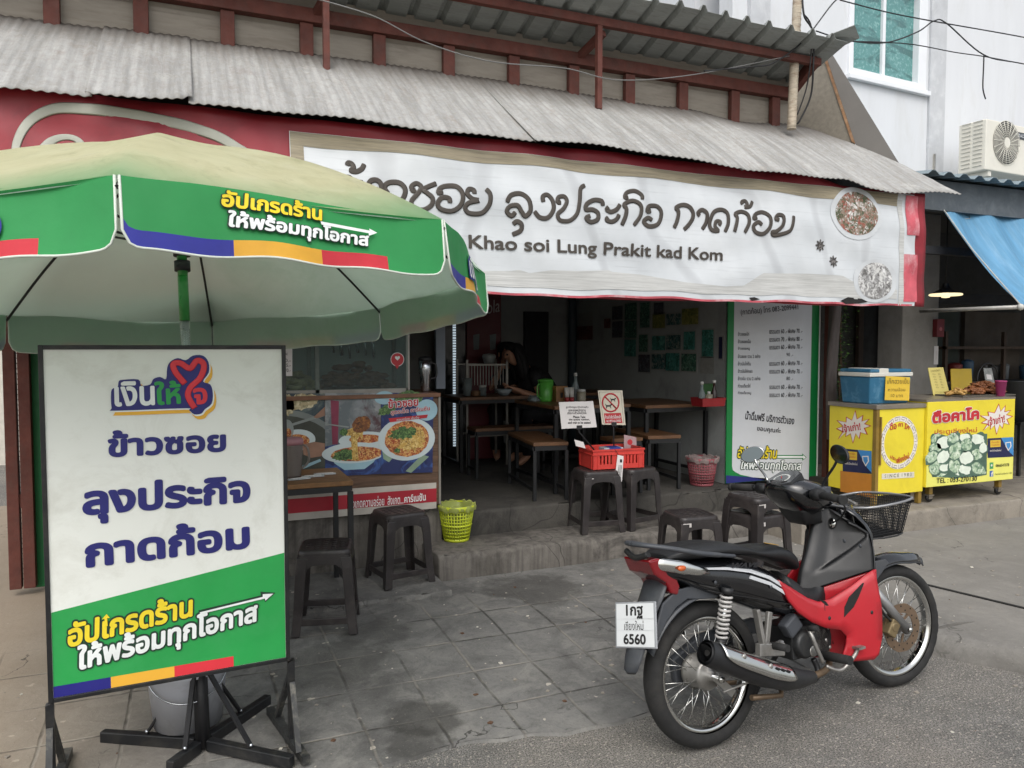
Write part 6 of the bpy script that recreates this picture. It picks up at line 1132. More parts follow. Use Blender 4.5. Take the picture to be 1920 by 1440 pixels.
mb = MB(); ms = info(mb, pB, 1398, 772, 1630, 948, -12); mb.build('info_panel', ms, cb_)
mb = MB(); W3(mb, pB, 'TEL : 053-270130', 935, 1180, 1298, 1158, 1118 + 18, n=.005, bold=.015); W3(mb, pB, '0866547078', 1470, 1036, 1590, 1026, 1010, n=.003, bold=.01); W3(mb, pB, 'ตือคาโคประตูเชียงใหม่ 1983', 1462, 1113, 1615, 1100, 1090, n=.003); mb.build('phone_lettering', m_ptx, cb_)
mb = MB(); p3(mb, pB, [(1417, 995), (1450, 992), (1450, 1050), (1417, 1053)], .002, 0); c = pB.px(*Q3(1434, 1020)); mb.disc(pB, c, .011, .010, .003, 2); p3(mb, pB, [(1417, 1070), (1450, 1067), (1450, 1120), (1417, 1123)], .002, 1); W3(mb, pB, 'f', 1428, 1120, 1446, 1119, 1076, mi=2, n=.003, bold=.06); mb.build('app_icons', [m_grl, m_fbb, m_bw1], cb_)
# cooler with its yellow note
z0 = zt1 + .036; kx0 = onY(1631, 730, 4.60).x; kx1 = onY(1709, 730, 4.60).x; kz1 = onY(1670, 692, 4.60).z
co_ = thing('cooler_box', 'scuffed blue cooler box with a yellow handwritten note on the narrow cart', 'cooler', ((kx0 + kx1) / 2, 4.76, z0))
m_clb = mat('cooler_blue', '#27607f', .5, var=.12, vs=5, dirt=('#6f9ab0', .5, 12)); m_clw = mat('cooler_white', '#c6c4bb', .5, var=.05); ch = kz1 - z0
mb = MB(); mb.loft([[V((x, y, z)) for x, y in ((kx0 + i, 4.60 + i), (kx1 - i, 4.60 + i), (kx1 - i, 4.92 - i), (kx0 + i, 4.92 - i))] for i, z in ((.018, z0), (0, z0 + ch * .78))], smooth=False); mb.build('cooler_body', m_clb, co_, bevel=.012, seg=3)
MB().bb(kx0 - .006, kx1 + .006, 4.592, 4.928, z0 + ch * .785, z0 + ch * .9).build('lid_rim', m_clw, co_, bevel=.006); mb = MB(); mb.bb(kx0 + .005, kx1 - .005, 4.60, 4.92, z0 + ch * .902, z0 + ch); mb.build('lid', m_clb, co_, bevel=.008); mb = MB(); mb.bb(kx0 + .10, kx0 + .20, 4.596, 4.924, z0 + ch * .88, z0 + ch * 1.02); mb.build('lid_handle', m_clw, co_, bevel=.005)
pK = PL((0, 4.596, 0), (1, 0, 0)); mb = MB(); p3(mb, pK, [(480, 215), (700, 228), (690, 437), (470, 432)], .004, 0)
for s, x0, x1, y, yt in (('เก๊กฮวยเย็น', 490, 690, 285, 235), ('หวานน้อย', 500, 652, 352, 320), ('10 บาท', 525, 630, 405, 378)): W3(mb, pK, s, x0, y, x1, y, yt, mi=1, n=.006)
mb.build('price_note', [m_yn, mat('faded_ink', '#6b5a28', .6)], co_)
# goods on the wide cart
z2 = zt2 + .0215
def board(name, label, quad, y, m, deco=None):
    pl = PL((0, y, 0), (1, 0, 0), (0, .22, 1)); mb = MB(); mb.prism([pl.px(*Q3(*p)) for p in quad][::-1], -.006, 0, lambda a, b, d: pl.at(a, b, d)); ms = [m]
    if deco: ms += deco(mb, pl)
    mb.build(name, ms, label=label, cat='sign')
def dm(mb, pl):
    rr = random.Random(2)
    W3(mb, pl, 'รายการสินค้า', 890, 180, 975, 172, 160, mi=1, n=.001)
    for i in range(6): y = 205 + i * 24; x = 905 + i * 6; W3(mb, pl, 'ตือ', x, y, x + 25, y, y - 12, mi=1, n=.001); W3(mb, pl, '%d.-' % (20 + 5 * i), x + 50, y, x + 80, y, y - 12, mi=1, n=.001)
    for i in range(3): y = 365 + i * 20; x = 930 + i * 4; W3(mb, pl, 'ขอบคุณค่ะ', x, y, x + 90, y, y - 10, mi=1, n=.001)
    return [mat('menu_brown_ink', '#6b6030', .6)]
board('menu_board', 'pale yellow price list board leaning on the left end of the wide cart', [(865, 142), (1000, 138), (1070, 425), (922, 432)], 4.62, mat('pale_yellow_board', '#c2b56a', .5, var=.04), dm)
board('yellow_board', 'plain yellow board standing behind the fried snacks on the wide cart', [(1070, 152), (1255, 150), (1268, 385), (1080, 395)], 4.88, m_yn)
px0 = onY(1785, 740, 4.75); mb = MB(); mb.bb(px0.x - .06, px0.x + .62, 4.60, 4.9, z2, z2 + .012); mb.build('snack_tray', mat('tray_dark_steel', '#6b675f', .4, metal=.5), label='flat steel tray under the fried snacks on the wide cart', cat='tray')
heap('fried_snacks', 'heap of brown fried snacks on the steel tray of the wide cart', 'food', onY(1838, 740, 4.75).x, 4.74, z2 + .013, .24, .10, .10, mat('fried_brown', '#7a4a2a', .6, var=.4, vs=16, bump=.4, bs=70), 120, .032, seed=6); heap('fried_dough', 'smaller heap of pale fried dough at the left of the brown snacks', 'food', onY(1795, 740, 4.72).x, 4.72, z2 + .013, .10, .07, .05, mat('fried_pale', '#a9854a', .6, var=.3, vs=16), 40, .03, seed=9)
p = onY(1876, 745, 4.58); B = MX.Translation((p.x, 4.58, z2)); mb = MB(); mb.lathe([(0, 0), (.032, 0), (.047, .13), (.049, .13), (.049, .136), (.045, .136), (.030, .004), (0, .004)], 24, B); mb.build('pink_cup', mat('pink_cup_plastic', '#b5487f', .45, var=.06), label='pink plastic cup at the right end of the wide cart', cat='cup')
mb = MB(); a = onY(1822, 690, 4.85); R_ = .14; cx, cz = onY(1852, 715, 4.85).x, onY(1852, 715, 4.85).z
mb.tube([(cx + R_ * cos(t), 4.85, cz + .02 + R_ * 1.05 * sin(t)) for t in [pi * (.12 + .95 * i / 20) for i in range(21)]] + [(cx - R_, 4.85, z2)], .006, 8); mb.build('wire_arch', m_blkp, label='thin black wire arch rising over the fried snacks', cat='wire arch')
pl = PL((0, 4.84, 0), (1, 0, 0)); mb = MB(); p3(mb, pl, [(1362, 145), (1435, 145), (1465, 290), (1385, 285)], 0, 0); p3(mb, pl, [(1385, 200), (1430, 205), (1440, 250), (1395, 245)], .002, 1); p3(mb, pl, [(1375, 118), (1395, 118), (1400, 146), (1378, 146)], .003, 2); mb.build('hanging_card', [mat('clear_sleeve', '#8f9290', .25, var=.3, vs=12), m_paper, m_blkp], solid=.003, label='clear plastic sleeve with a card hanging from the wire arch', cat='card')
pz = PL((0, 4.9, 0), (1, 0, .15), (0, 0, 1)); pQ = [(1280 + x / 3, 480 + y / 3) for x, y in ((1497, 395), (1605, 397), (1680, 500), (1560, 497))]; mb = MB(); mb.ppx(pz, pQ, 0, 0)
wpx(mb, pz, 'Fried Tofu', 1792, 621, 1812, 624, 616.5, mi=1, n=.002, bold=.01); wpx(mb, pz, 'Fried Taro Cake', 1793, 631, 1822, 634, 626, mi=1, n=.002, bold=.01); tp = pz.at(*pz.px(1795, 612)); mb.tube([tp, tp + V((0, .02, 2.9 - tp.z))], .002, 4, mi=1); mb.build('hanging_paper', [mat('cream_paper', '#b3a294', .6, var=.05), m_ptx], solid=.002, label='tilted cream paper sign hanging above the wide cart', cat='sign')
# pillar fittings
pq = PL((0, 5.598, 0), (1, 0, 0)); C6 = lambda x, y: (1280 + x / 3, 480 + y / 3)
mb = MB(); a = pq.px(*C6(1405, 455)); b = pq.px(*C6(1448, 357)); mb.prism([a, (b[0], a[1]), b, (a[0], b[1])], 0, .05, lambda u, v, d: pq.at(u, v, d)); mb.disc(pq, ((a[0] + b[0]) / 2, (a[1] + b[1]) / 2 - .01), .02, n=.052, mi=1); mb.build('alarm_box', [mat('alarm_red', '#6b1f26', .5), mat('alarm_pink', '#a5565c', .5)], label='dark red alarm box fixed to the pillar above the carts', cat='alarm'); 
mb = MB(); a = pq.px(*C6(1411, 610)); b = pq.px(*C6(1438, 507)); mb.poly(pq, [a, (b[0], a[1]), b, (a[0], b[1])], .002, 0); mb.poly(pq, [(a[0] + .03, a[1] + .05), (b[0] - .03, a[1] + .05), (b[0] - .03, b[1] - .05), (a[0] + .03, b[1] - .05)], .003, 1); mb.build('pillar_sticker', [m_paper, mat('sticker_red', '#9a6a60', .6, var=.4, vs=40)], label='narrow pale sticker with reddish marks on the pillar', cat='sticker')
# pendant lamp
p = onY(1773, 555, 5.2); lp = thing('pendant_lamp', 'black pendant lamp with a glowing ring tube over the carts', 'lamp', (p.x, 5.2, p.z)); B = MX.Translation((p.x, 5.2, p.z)); MB().tube([B @ V((0, 0, .12)), (p.x, 5.2, 2.92)], .005, 6).build('cord', m_blkp, lp)
MB().lathe([(.03, .12), (.035, .085), (.06, .06), (.12, .03), (.125, .024), (.05, .045), (.0, .06)], 28, B).build('lamp_shade', m_blkp, lp); m_gl = mat('lamp_glow', '#fff2d0', .5, emit=('#ffe9b8', .8)); mb = MB(); mb.tube([B @ V((.135 * cos(2 * pi * k / 32), .135 * sin(2 * pi * k / 32), .012)) for k in range(32)], .010, 8, closed=True); mb.lathe([(.0, -.02), (.035, -.015), (.045, .01), (.02, .04)], 20, B); mb.build('lamp_tube', m_gl, lp)
# blue tarpaulin, its bar and rope
m_tarp = mat('blue_tarp', '#68a0c4', .55, var=.12, vs=3, transl=.3, dirt=('#9cc4dc', .55, 2), stretch=(8, 1, 1), bump=.2, bs=6)
tA, tB = V((6.20, 5.0, 2.965)), V((6.23, 4.2, 1.915)); mb = MB()
mb.grid(60, 24, lambda a, b: tA.lerp(tB, b) + V((3.6 * a, 0, 0)) + V((0, -.035, .02)) * sin(a * 46 + 2 * sin(b * 2)) * (.35 + .65 * sin(pi * b)) + V((.0, .02, -.09)) * sin(pi * b) * (1 - .3 * a)); mb.build('blue_tarpaulin', m_tarp, solid=.003, label='rippled blue tarpaulin awning sloping down over the right stall', cat='tarpaulin')
mb = MB(); bar0, bar1 = V((6.215, 5.1, 1.905)), V((6.225, 4.17, 1.9)); mb.tube([bar0, bar1], .017, 12); mb.build('tarp_bar', mat('galvanised_bar', '#a9a7a2', .45, metal=.3, var=.2, vs=14), label='grey steel bar holding out the lower corner of the blue tarpaulin', cat='bar'); mb = MB(); mb.tube([tA + V((-.02, -.0, .01)), tA.lerp(bar1, .5) + V((-.02, 0, -.03)), bar1 + V((0, .01, .015))], .006, 6); mb.ball(bar1 + V((0, .01, 0)), .028, 8); mb.build('tarp_rope', mat('white_rope', '#b9b9b4', .8), label='thin white rope running down the left edge of the blue tarpaulin to the bar', cat='rope')
p = onY(1905, 700, 5.3); pp_ = thing('stock_pot', 'dark steel stock pot on a stand at the right end of the snack shop', 'pot', (p.x, 5.3, PZ)); B = MX.Translation((p.x, 5.3, PZ)); MB().lathe([(0, .55), (.2, .55), (.2, .95), (.21, .96), (.19, .96), (.185, .56), (0, .56)], 28, B).build('pot_body', mat('dark_pot', '#3a3c3e', .4, metal=.5), pp_)
mb = MB(); [mb.bar(B @ V((sx * .17, sy * .17, 0)), B @ V((sx * .17, sy * .17, .545)), .03, .03) for sx in (1, -1) for sy in (1, -1)]; mb.bb(p.x - .2, p.x + .2, 5.1, 5.5, PZ + .52, PZ + .548); mb.build('pot_stand', m_blk, pp_)

# clutter at the back of the snack shop
m_wd = mat('dark_old_wood', '#4a3c33', .7, var=.3, vs=5, stretch=(8, 8, 1)); m_beam = mat('dark_beam', '#26272a', .7)
MB().bar((6.0, 5.0, 2.45), (9.5, 5.0, 2.45), .06, .07).build('cross_beam', m_beam, nb); MB().bar((6.95, 5.9, 2.1), (9.6, 5.9, 2.1), .05, .12).build('cross_beam', m_beam, nb)
for x in (onY(1608, 700, 6.44).x, onY(1650, 700, 6.44).x, onY(1690, 700, 6.44).x): MB().bb(x - .035, x + .035, 6.40, 6.448, .27, 2.35).build('door_post', m_wd, nb)
for i, (x0, x1) in enumerate(((7.7, 8.5), (8.6, 9.6))): MB().bb(x0, x1, 6.44, 6.497, .9, 2.0).build('wall_panel', mat('wall_panel_%s' % 'ab'[i], ('#3b4440', '#564f47')[i], .7, var=.25, vs=4), nb)
sx = onY(1850, 690, 6.2).x; sh_ = thing('back_shelf', 'dark shelf of pots and tubs at the back of the snack shop', 'shelf', (sx, 6.25, PZ)); mb = MB()
for z in (.75, 1.15, 1.55): mb.bb(sx - .8, sx + 1.2, 6.1, 6.4, z, z + .03)
for x in (sx - .78, sx + .2, sx + 1.18): mb.bb(x - .02, x + .02, 6.12, 6.16, PZ, 1.75)
mb.build('shelf_frame', m_wd, sh_); rr = random.Random(21)
for i in range(9):
    x = sx - .68 + i * .21; z = (.781, 1.181, 1.181)[i % 3]; r = rr.uniform(.06, .09); h = rr.uniform(.12, .24); c = ('#6b6f72', '#7a2f2c', '#3f5d78', '#8a8578', '#4c4c4c')[i % 5]; nm = ('steel', 'red', 'blue', 'cream', 'dark')[i % 5]
    MB().lathe([(0, 0), (r * .85, 0), (r, h), (r * .97, h + .012), (r * .5, h + .03), (0, h + .035)], 18, MX.Translation((x, 6.25, z))).build('storage_tub', MATS.get('tub_' + nm) or mat('tub_' + nm, c, .5, var=.15), label='%s storage tub, number %d from the left along the dark back shelf' % (nm, i + 1) if 0 else ['leftmost steel tub on the lower back shelf', 'red tub on the upper back shelf, left of the blue one', 'blue tub left of the cream one on the back shelf', 'cream tub in the middle of the lower back shelf', 'dark tub between the cream and second steel tubs', 'second steel tub right of the dark tub on the back shelf', 'second red tub towards the right of the back shelf', 'second blue tub near the right end of the back shelf', 'cream tub at the right end of the back shelf'][i], cat='tub', group='tubs on the back shelf')
# ================================================================ motorcycle: x forward, y to its left, z up, origin under the rear axle
mo = thing('motorcycle', 'black and red step-through motorcycle with a front wire basket, parked at the road edge', 'motorcycle'); 
b_blk = mat('gloss_black_paint', '#0e0f12', .22, var=.25, vs=5, coat=.7); b_mat = mat('scuffed_black_plastic', '#1b1c1e', .5, var=.3, vs=4, dirt=('#33322f', .5, 3)); b_gry = mat('dark_grey_plastic', '#3a3d42', .5, var=.15, vs=4, dirt=('#5d5d5a', .4, 6)); b_red = mat('faded_red_paint', '#a81c27', .38, var=.12, vs=2.5, coat=.3, dirt=('#8f2a2c', .4, 4)); b_chr = mat('chrome', '#c9c9c6', .14, metal=1, var=.08); b_alu = mat('cast_aluminium', '#9a9894', .42, metal=.75, var=.15, vs=12, dirt=('#5f594f', .5, 9)); b_rub = mat('tyre_rubber', '#1d1d1d', .85, var=.2, vs=10, dirt=('#3d3a35', .6, 5)); b_seat = mat('seat_vinyl', '#17181a', .48, var=.2, vs=6, bump=.15, bs=150); b_eng = mat('engine_black', '#202122', .5, var=.3, vs=10, dirt=('#4a453e', .6, 7)); b_sil = mat('fork_silver', '#8f8f8f', .35, metal=.6, var=.08); b_lens = mat('red_lens', '#6e0a14', .1, var=.2, vs=9, coat=.8); b_rustp = mat('hot_pipe', '#6b5a48', .5, metal=.5, var=.3, vs=10)
Y_AX = MX.Rotation(-pi / 2, 4, 'X')      # lathe axis turned from z to y
def wheel(cx, r, tw, label_, steer=None, disc=False):
    M0 = (steer or MX()) @ MX.Translation((cx, 0, r)); Mr = M0 @ Y_AX; rim = r - tw * 1.42
    w = MB(M0 @ Y_AX).lathe([(rim - .018, -.012), (rim - .012, -.022), (rim + .006, -.026), (rim + .008, -.022), (rim - .004, -.016), (rim - .008, 0), (rim - .004, .016), (rim + .008, .022), (rim + .006, .026), (rim - .012, .022), (rim - .018, .012), (rim - .018, -.012)], 64); w = w.build('wheel', b_chr, mo); WM[w.name] = WM[mo.name]
    w['label'] = label_
    n = 108; pr = []; K = 14
    for k in range(K + 1): a = -2.35 + 4.7 * k / K; pr.append((r - tw * .82 + tw * .82 * cos(a) ** (1 if cos(a) > 0 else 1) if cos(a) > 0 else r - tw * .82 + tw * .75 * cos(a), tw * .98 * sin(a)))
    mb = MB(Mr); vs = []; fs = []
    for i in range(n):
        t = 2 * pi * i / n
        for k, (q, z) in enumerate(pr): g = .004 if (i + abs(k - K // 2)) % 4 == 0 and 2 < abs(k - K / 2) < 6 else 0; vs.append(V(((q - g) * cos(t), (q - g) * sin(t), z)))
    m_ = K + 1
    for i in range(n):
        j = (i + 1) % n
        for k in range(K): fs.append((i * m_ + k, j * m_ + k, j * m_ + k + 1, i * m_ + k + 1))
    mb.add(vs, fs, 0, True); mb.build('tyre', b_rub, w, recalc=True)
    mb = MB(M0); hr = .045 if not disc else .03
    for i in range(36):
        s = 1 if i % 2 else -1; a = 2 * pi * i / 36; o = (.42 if (i // 2) % 2 else -.42); mb.tube([(hr * cos(a + o), s * .03, hr * sin(a + o)), ((rim - .012) * cos(a), s * .006, (rim - .012) * sin(a))], .0016, 5)
    mb.build('spokes', b_chr, w)
    if disc:
        MB(Mr).lathe([(0, -.05), (.02, -.05), (.022, -.03), (.036, -.03), (.036, .03), (.022, .03), (.02, .05), (0, .05)], 28).build('hub', b_alu, w)
        d = MB(Mr); vs = []; k = 60; vs_ = lambda q, z: [V((q * (1 + .012 * cos(10 * 2 * pi * i / k)) * cos(2 * pi * i / k), q * (1 + .012 * cos(10 * 2 * pi * i / k)) * sin(2 * pi * i / k), z)) for i in range(k)]
        d.loft([vs_(.068, .052), vs_(.11, .052), vs_(.11, .056), vs_(.068, .056), vs_(.068, .052)], cap=False, smooth=False)
        for i in range(20): a = 2 * pi * i / 20; d.lathe([(0, .0565), (.0045, .0565)], 8, MX.Translation(((.08 + .018 * (i % 2)) * cos(a), (.08 + .018 * (i % 2)) * sin(a), 0)), mi=1)
        for i in range(5): a = 2 * pi * i / 5; d.bar((.03 * cos(a), .03 * sin(a), .05), (.072 * cos(a + .4), .072 * sin(a + .4), .053), .012, .004, up=(0, 0, 1))
        # the disc sits on the right side of the bike
        for q in d.v: pass
        d.v = [(M0 @ V((1, -1, 1)) if 0 else M0 @ (lambda u: V((u.x, -u.y, u.z)))(M0.inverted() @ q)) for q in d.v]; d.build('brake_disc', [mat('disc_brown', '#7d6a58', .4, metal=.6, var=.15, vs=20), m_dark], w)
    else:
        MB(Mr).lathe([(0, -.06), (.018, -.06), (.02, -.045), (.052, -.042), (.062, -.03), (.062, .03), (.07, .034), (.07, .05), (.03, .055), (0, .058)], 36).build('hub', b_alu, w)
    return w
WB = 1.18; STR = MX.Translation((1.03, 0, .55)) @ MX.Rotation(radians(-26), 4, 'Y') @ MX.Rotation(radians(-6), 4, 'Z') @ MX.Rotation(radians(26), 4, 'Y') @ MX.Translation((-1.03, 0, -.55))
wheel(0.03, .282, .044, 'rear spoked wheel beneath the seat'); wheel(WB, .280, .038, 'front spoked wheel with a brake disc', STR, True)
def shell(name, poly, yf, th, m, both=True, bevel=.004, par=None, sides=(-1, 1)):
    for s in sides:
        mb = MB(); mb.prism(poly, 0, th, lambda x, z, d, s=s: V((x, s * (yf(x, z) - d), z))); o = mb.build(name, m, par or mo, bevel=bevel)
    return o
def body(name, st, m, k=20, e=2.6, par=None, bevel=0):     # stations x, z low, z high, half width
    rings = []
    for x, zl, zh, hw in st:
        c, h = (zl + zh) / 2, (zh - zl) / 2; R = []
        for i in range(k): a = 2 * pi * i / k; R.append(V((x, hw * math.copysign(abs(cos(a)) ** (2 / e), cos(a)), c + h * math.copysign(abs(sin(a)) ** (2 / e), sin(a)))))
        rings.append(R)
    return MB().loft(rings).build(name, m, par or mo)
# tail, side panels, seat
def dens(st, n=5): 
    S = smooth([(a[0], a[1], a[2]) for a in st], n); W = smooth([(a[0], a[3], 0) for a in st], n); return [(p.x, p.y, p.z, w.y) for p, w in zip(S, W)]
body('tail_cover', dens([(-.235, .715, .762, .035), (-.2, .69, .765, .075), (-.1, .655, .757, .112), (.02, .60, .745, .125), (.14, .555, .735, .132), (.26, .51, .70, .135), (.36, .47, .655, .13), (.46, .44, .60, .112)]), b_blk)
sp = [(-.12, .728), (.0, .715), (.12, .70), (.24, .672), (.33, .63), (.42, .565), (.52, .505), (.46, .53), (.36, .60), (.26, .645), (.14, .672), (.0, .69), (-.1, .705)]
yw = lambda x, z: interp([(-.25, .05), (-.2, .08), (-.1, .115), (.02, .128), (.14, .135), (.26, .138), (.36, .133), (.46, .116), (.6, .10)], x)[0]
mb = MB()
for s in (-1, 1): 
    S = [(-.02, .716), (.08, .706), (.2, .682), (.3, .642), (.38, .594), (.46, .53), (.45, .528), (.37, .585), (.29, .632), (.19, .671), (.08, .696), (-.01, .708)]; mb.prism([(x, z - .024) for x, z in S[2:10]], 0, .012, lambda x, z, d, s=s: V((x, s * (yw(x, z) + .003 - d), z))); mb.prism(S, 0, .012, lambda x, z, d, s=s: V((x, s * (yw(x, z) + .004 - d), z)))
mb.build('side_stripe', mat('stripe_white', '#b9bcc0', .35, var=.06), mo)
pw = PL((0, -.1415, 0), (1, 0, -.14), (.14, 0, 1)); mb = MB(); write(mb, pw, 'WAVE i', (.0, .708), (.17, .713), .020, 0, .05, .4, .0); mb.build('model_lettering', mat('decal_dark', '#1c1c20', .4), mo)
body('seat', dens([(-.16, .748, .775, .075), (-.10, .744, .795, .10), (.0, .74, .80, .118), (.12, .735, .794, .124), (.21, .728, .774, .126), (.27, .718, .752, .124), (.33, .70, .748, .118), (.42, .675, .745, .108), (.49, .645, .722, .095), (.535, .625, .685, .075), (.553, .62, .645, .05)]), b_seat, 24, 2.8)
mb = MB(); mb.prism([(.40, -.02), (.44, -.045), (.475, -.03), (.48, .0), (.455, .012), (.43, .006)], 0, .002, lambda x, y, d: V((x, y, .7475 - (x - .42) * .25 + d))); mb.build('seat_tear', mat('torn_foam', '#b08a3a', .8, var=.3, vs=30), mo)
for s in (-1, 1): MB().tube(smooth([(.13, s * .125, .742), (.06, s * .135, .755), (-.06, s * .138, .778), (-.17, s * .115, .806), (-.245, s * .06, .822), (-.262, 0, .824)], 5), [.010] * 6 + [.013] * 20, 10, flat=((0, 0, 1), 0, .75)).build('grab_rail', b_gry, mo)
MB().tube(smooth([(-.245, -.07, .79), (-.255, 0, .772), (-.245, .07, .79)], 5), .012, 8).build('rail_cross', b_mat, mo)
# lamps at the tail
mb = MB(); P = [(-.285, .768), (-.235, .772), (-.195, .748), (-.165, .70), (-.145, .655), (-.158, .622), (-.19, .632), (-.21, .675), (-.262, .712)]; mb.prism(P, -.084, .084, lambda x, z, d: V((x + .35 * abs(d), d, z))); mb.build('tail_light', b_lens, mo, bevel=.008, seg=3)
for s in (-1, 1):
    rings = []
    for x, zc, h, w in ((-.235, .752, .016, .02), (-.19, .745, .024, .03), (-.12, .728, .026, .03), (-.05, .708, .018, .022), (.0, .695, .006, .008)): rings.append([V((x, s * (interp([(-.25, .065), (-.19, .085), (-.1, .114), (.02, .124)], x)[0] + w * .28 * cos(a)), zc + h * sin(a))) for a in [2 * pi * i / 14 for i in range(14)]])
    MB().loft(rings).build('turn_signal', b_chr, mo); MB().ball((-.13, s * .118, .728), .014, 10, sc=(1.5, .6, .8)).build('signal_bulb', mat('amber', '#b5562a', .2) if 'amber' not in MATS else MATS['amber'], mo)
# rear fender, plate, flap
mb = MB(); prof = [(-.17, .70, .07), (-.21, .62, .07), (-.255, .55, .062), (-.29, .47, .055), (-.32, .40, .05), (-.335, .362, .04), (-.33, .35, .02)]
mb.grid(10, len(prof) - 1, lambda a, b: (lambda q: V((q[0] + .02 * (2 * a - 1) ** 2, (2 * a - 1) * q[2], q[1])))(prof[round(b * (len(prof) - 1))])); mb.build('mud_flap', b_gry, mo, solid=.006)
ar = []; 
for i in range(15): a = radians(62 + 92 * i / 14); ar.append((.03 + .325 * cos(a), .282 + .325 * sin(a) + .01))
mb = MB(); mb.grid(8, 14, lambda a, b: (lambda q: V((q[0], (2 * a - 1) * .075, q[1] - .02 * abs(2 * a - 1) ** 2)))(ar[round(b * 14)])); mb.build('rear_fender', b_gry, mo, solid=.006)
shell('fender_side', [(-.13, .64), (-.05, .645), (.10, .598), (.06, .58), (-.02, .59), (-.08, .60), (-.14, .575), (-.19, .53), (-.235, .47), (-.25, .50), (-.20, .60)], lambda x, z: .078, .012, b_gry)
Pn = V((-.56, 0, .29)).normalized(); pl_o = V((-.262, 0, .595)); plp = PL(pl_o + V((-.036, .09, -.012)), (.25, -.97, .13), (.19, .17, .97)); pw_, ph_ = .185, -.145
fp = lambda a, b, d: plp.at(a, b, d); np_ = MB().prism([(-.008, ph_ - .012), (pw_ + .008, ph_ - .012), (pw_ + .008, .012), (-.008, .012)], -.008, .0, fp).build('number_plate', mat('plate_frame', '#8d9094', .4), mo, bevel=.003); WM[np_.name] = WM[mo.name]
mb = MB(); cells = [(0, -.052, 1), (-.056, -.094, 1), (-.098, ph_ - .006, 1)]
for t, b, _ in cells: mb.poly(plp, [(.0, b), (pw_, b), (pw_, t + .006), (0, t + .006)], .0012)
mb.build('plate_face', mat('plate_white_paint', '#d3d6d8', .4, var=.03), np_)
mb = MB(); write(mb, plp, '1กฐ', (.05, -.050), (.135, -.050), .052, 0, .03, 0, .002); write(mb, plp, 'เชียงใหม่', (.04, -.091), (.135, -.091), .034, 0, 0, 0, .002); write(mb, plp, '6560', (.035, -.143), (.145, -.143), .038, 0, .03, 0, .002); mb.build('plate_number', m_ptx, np_)
MB().bb(-.27, -.22, -.03, .03, .47, .55).build('plate_bracket', b_mat, mo)
# shocks
for s in (-1, 1):
    t_, b_ = V((.075, s * .128, .615)), V((.03, s * .118, .425)); MB().tube([t_, b_], .010, 10).build('shock_rod', b_chr, mo); d = (b_ - t_)
    P = [t_ + d * (.06 + .86 * i / 160) + (MX.Rotation(0, 3, 'X') @ V((.021 * cos(i * 2 * pi / 16), .021 * sin(i * 2 * pi / 16), 0))) for i in range(161)]; MB().tube(P, .0052, 6).build('shock_spring', mat('spring_white', '#a9a7a4', .4, var=.1) if 'spring_white' not in MATS else MATS['spring_white'], mo)
    mb = MB(); mb.tube([t_ - d * .06, t_ + d * .06], .024, 14); mb.tube([b_ - d * .08, b_ + d * .06], .020, 14); mb.build('shock_mount', b_mat, mo)
# swing arm, chain case, exhaust
for s in (-1, 1): MB().bar((.03, s * .085, .285), (.40, s * .075, .345), .022, .036).build('swing_arm', b_sil, mo, bevel=.005)
mb = MB(); mb.prism([(-.05, .33), (.1, .40), (.42, .42), (.46, .36), (.42, .29), (.08, .22), (-.04, .23)], .085, .12, lambda x, z, d: V((x, d, z))); mb.build('chain_case', b_gry, mo, bevel=.01)
mx = [(-.105, -.185, .425), (-.06, -.184, .405), (.05, -.18, .352), (.18, -.172, .292), (.30, -.165, .248), (.40, -.155, .224), (.48, -.14, .212)]; rr_ = [.046, .050, .052, .052, .048, .036, .024]
mb = MB(); mb.tube(mx, rr_, 24, cap=False); mb.tube([(-.107, -.185, .426), (-.085, -.184, .416)], [.034, .046], 24, cap=False); mb.tube([(-.1, -.185, .423), (-.095, -.185, .421)], .012, 12, mi=1); mb.lathe([(0, 0), (.040, 0)], 20, MX.Translation((-.090, -.1845, .4185)) @ MX.Rotation(radians(-115), 4, 'Y')); mb.build('muffler', [b_mat, m_dark], mo)
MB().tube(smooth([(.47, -.14, .213), (.56, -.13, .215), (.62, -.11, .235), (.66, -.06, .28), (.66, -.03, .34)], 5), .014, 12).build('exhaust_pipe', b_rustp, mo)
hs2 = [( -.04, .050 * 1.13), (.08, .053 * 1.13), (.22, .052 * 1.13), (.30, .049 * 1.13)]
def hsf(a, b):
    x = -.055 + .37 * b; c = interp([(p[0], p[1], p[2]) for p in mx], x); r = interp([(p[0], q) for p, q in zip(mx, rr_)], x)[0] + .008; an = radians(28 + (115 - 28) * a) if 1 else 0; w = 1 - .35 * abs(2 * b - 1) ** 6
    an = radians(72 + (a - .5) * 95 * w); return V((x, c[0] - r * cos(an - radians(32)) , c[1] + r * sin(an - radians(32))))
mb = MB(); mb.grid(12, 24, hsf); mb.build('heat_shield', b_chr, mo, solid=.003)
for b in (.25, .62): q = hsf(.45, b); MB().ball(q + V((0, -.003, .001)), .011, 10, sc=(1, .5, 1)).build('shield_bolt', b_alu, mo)
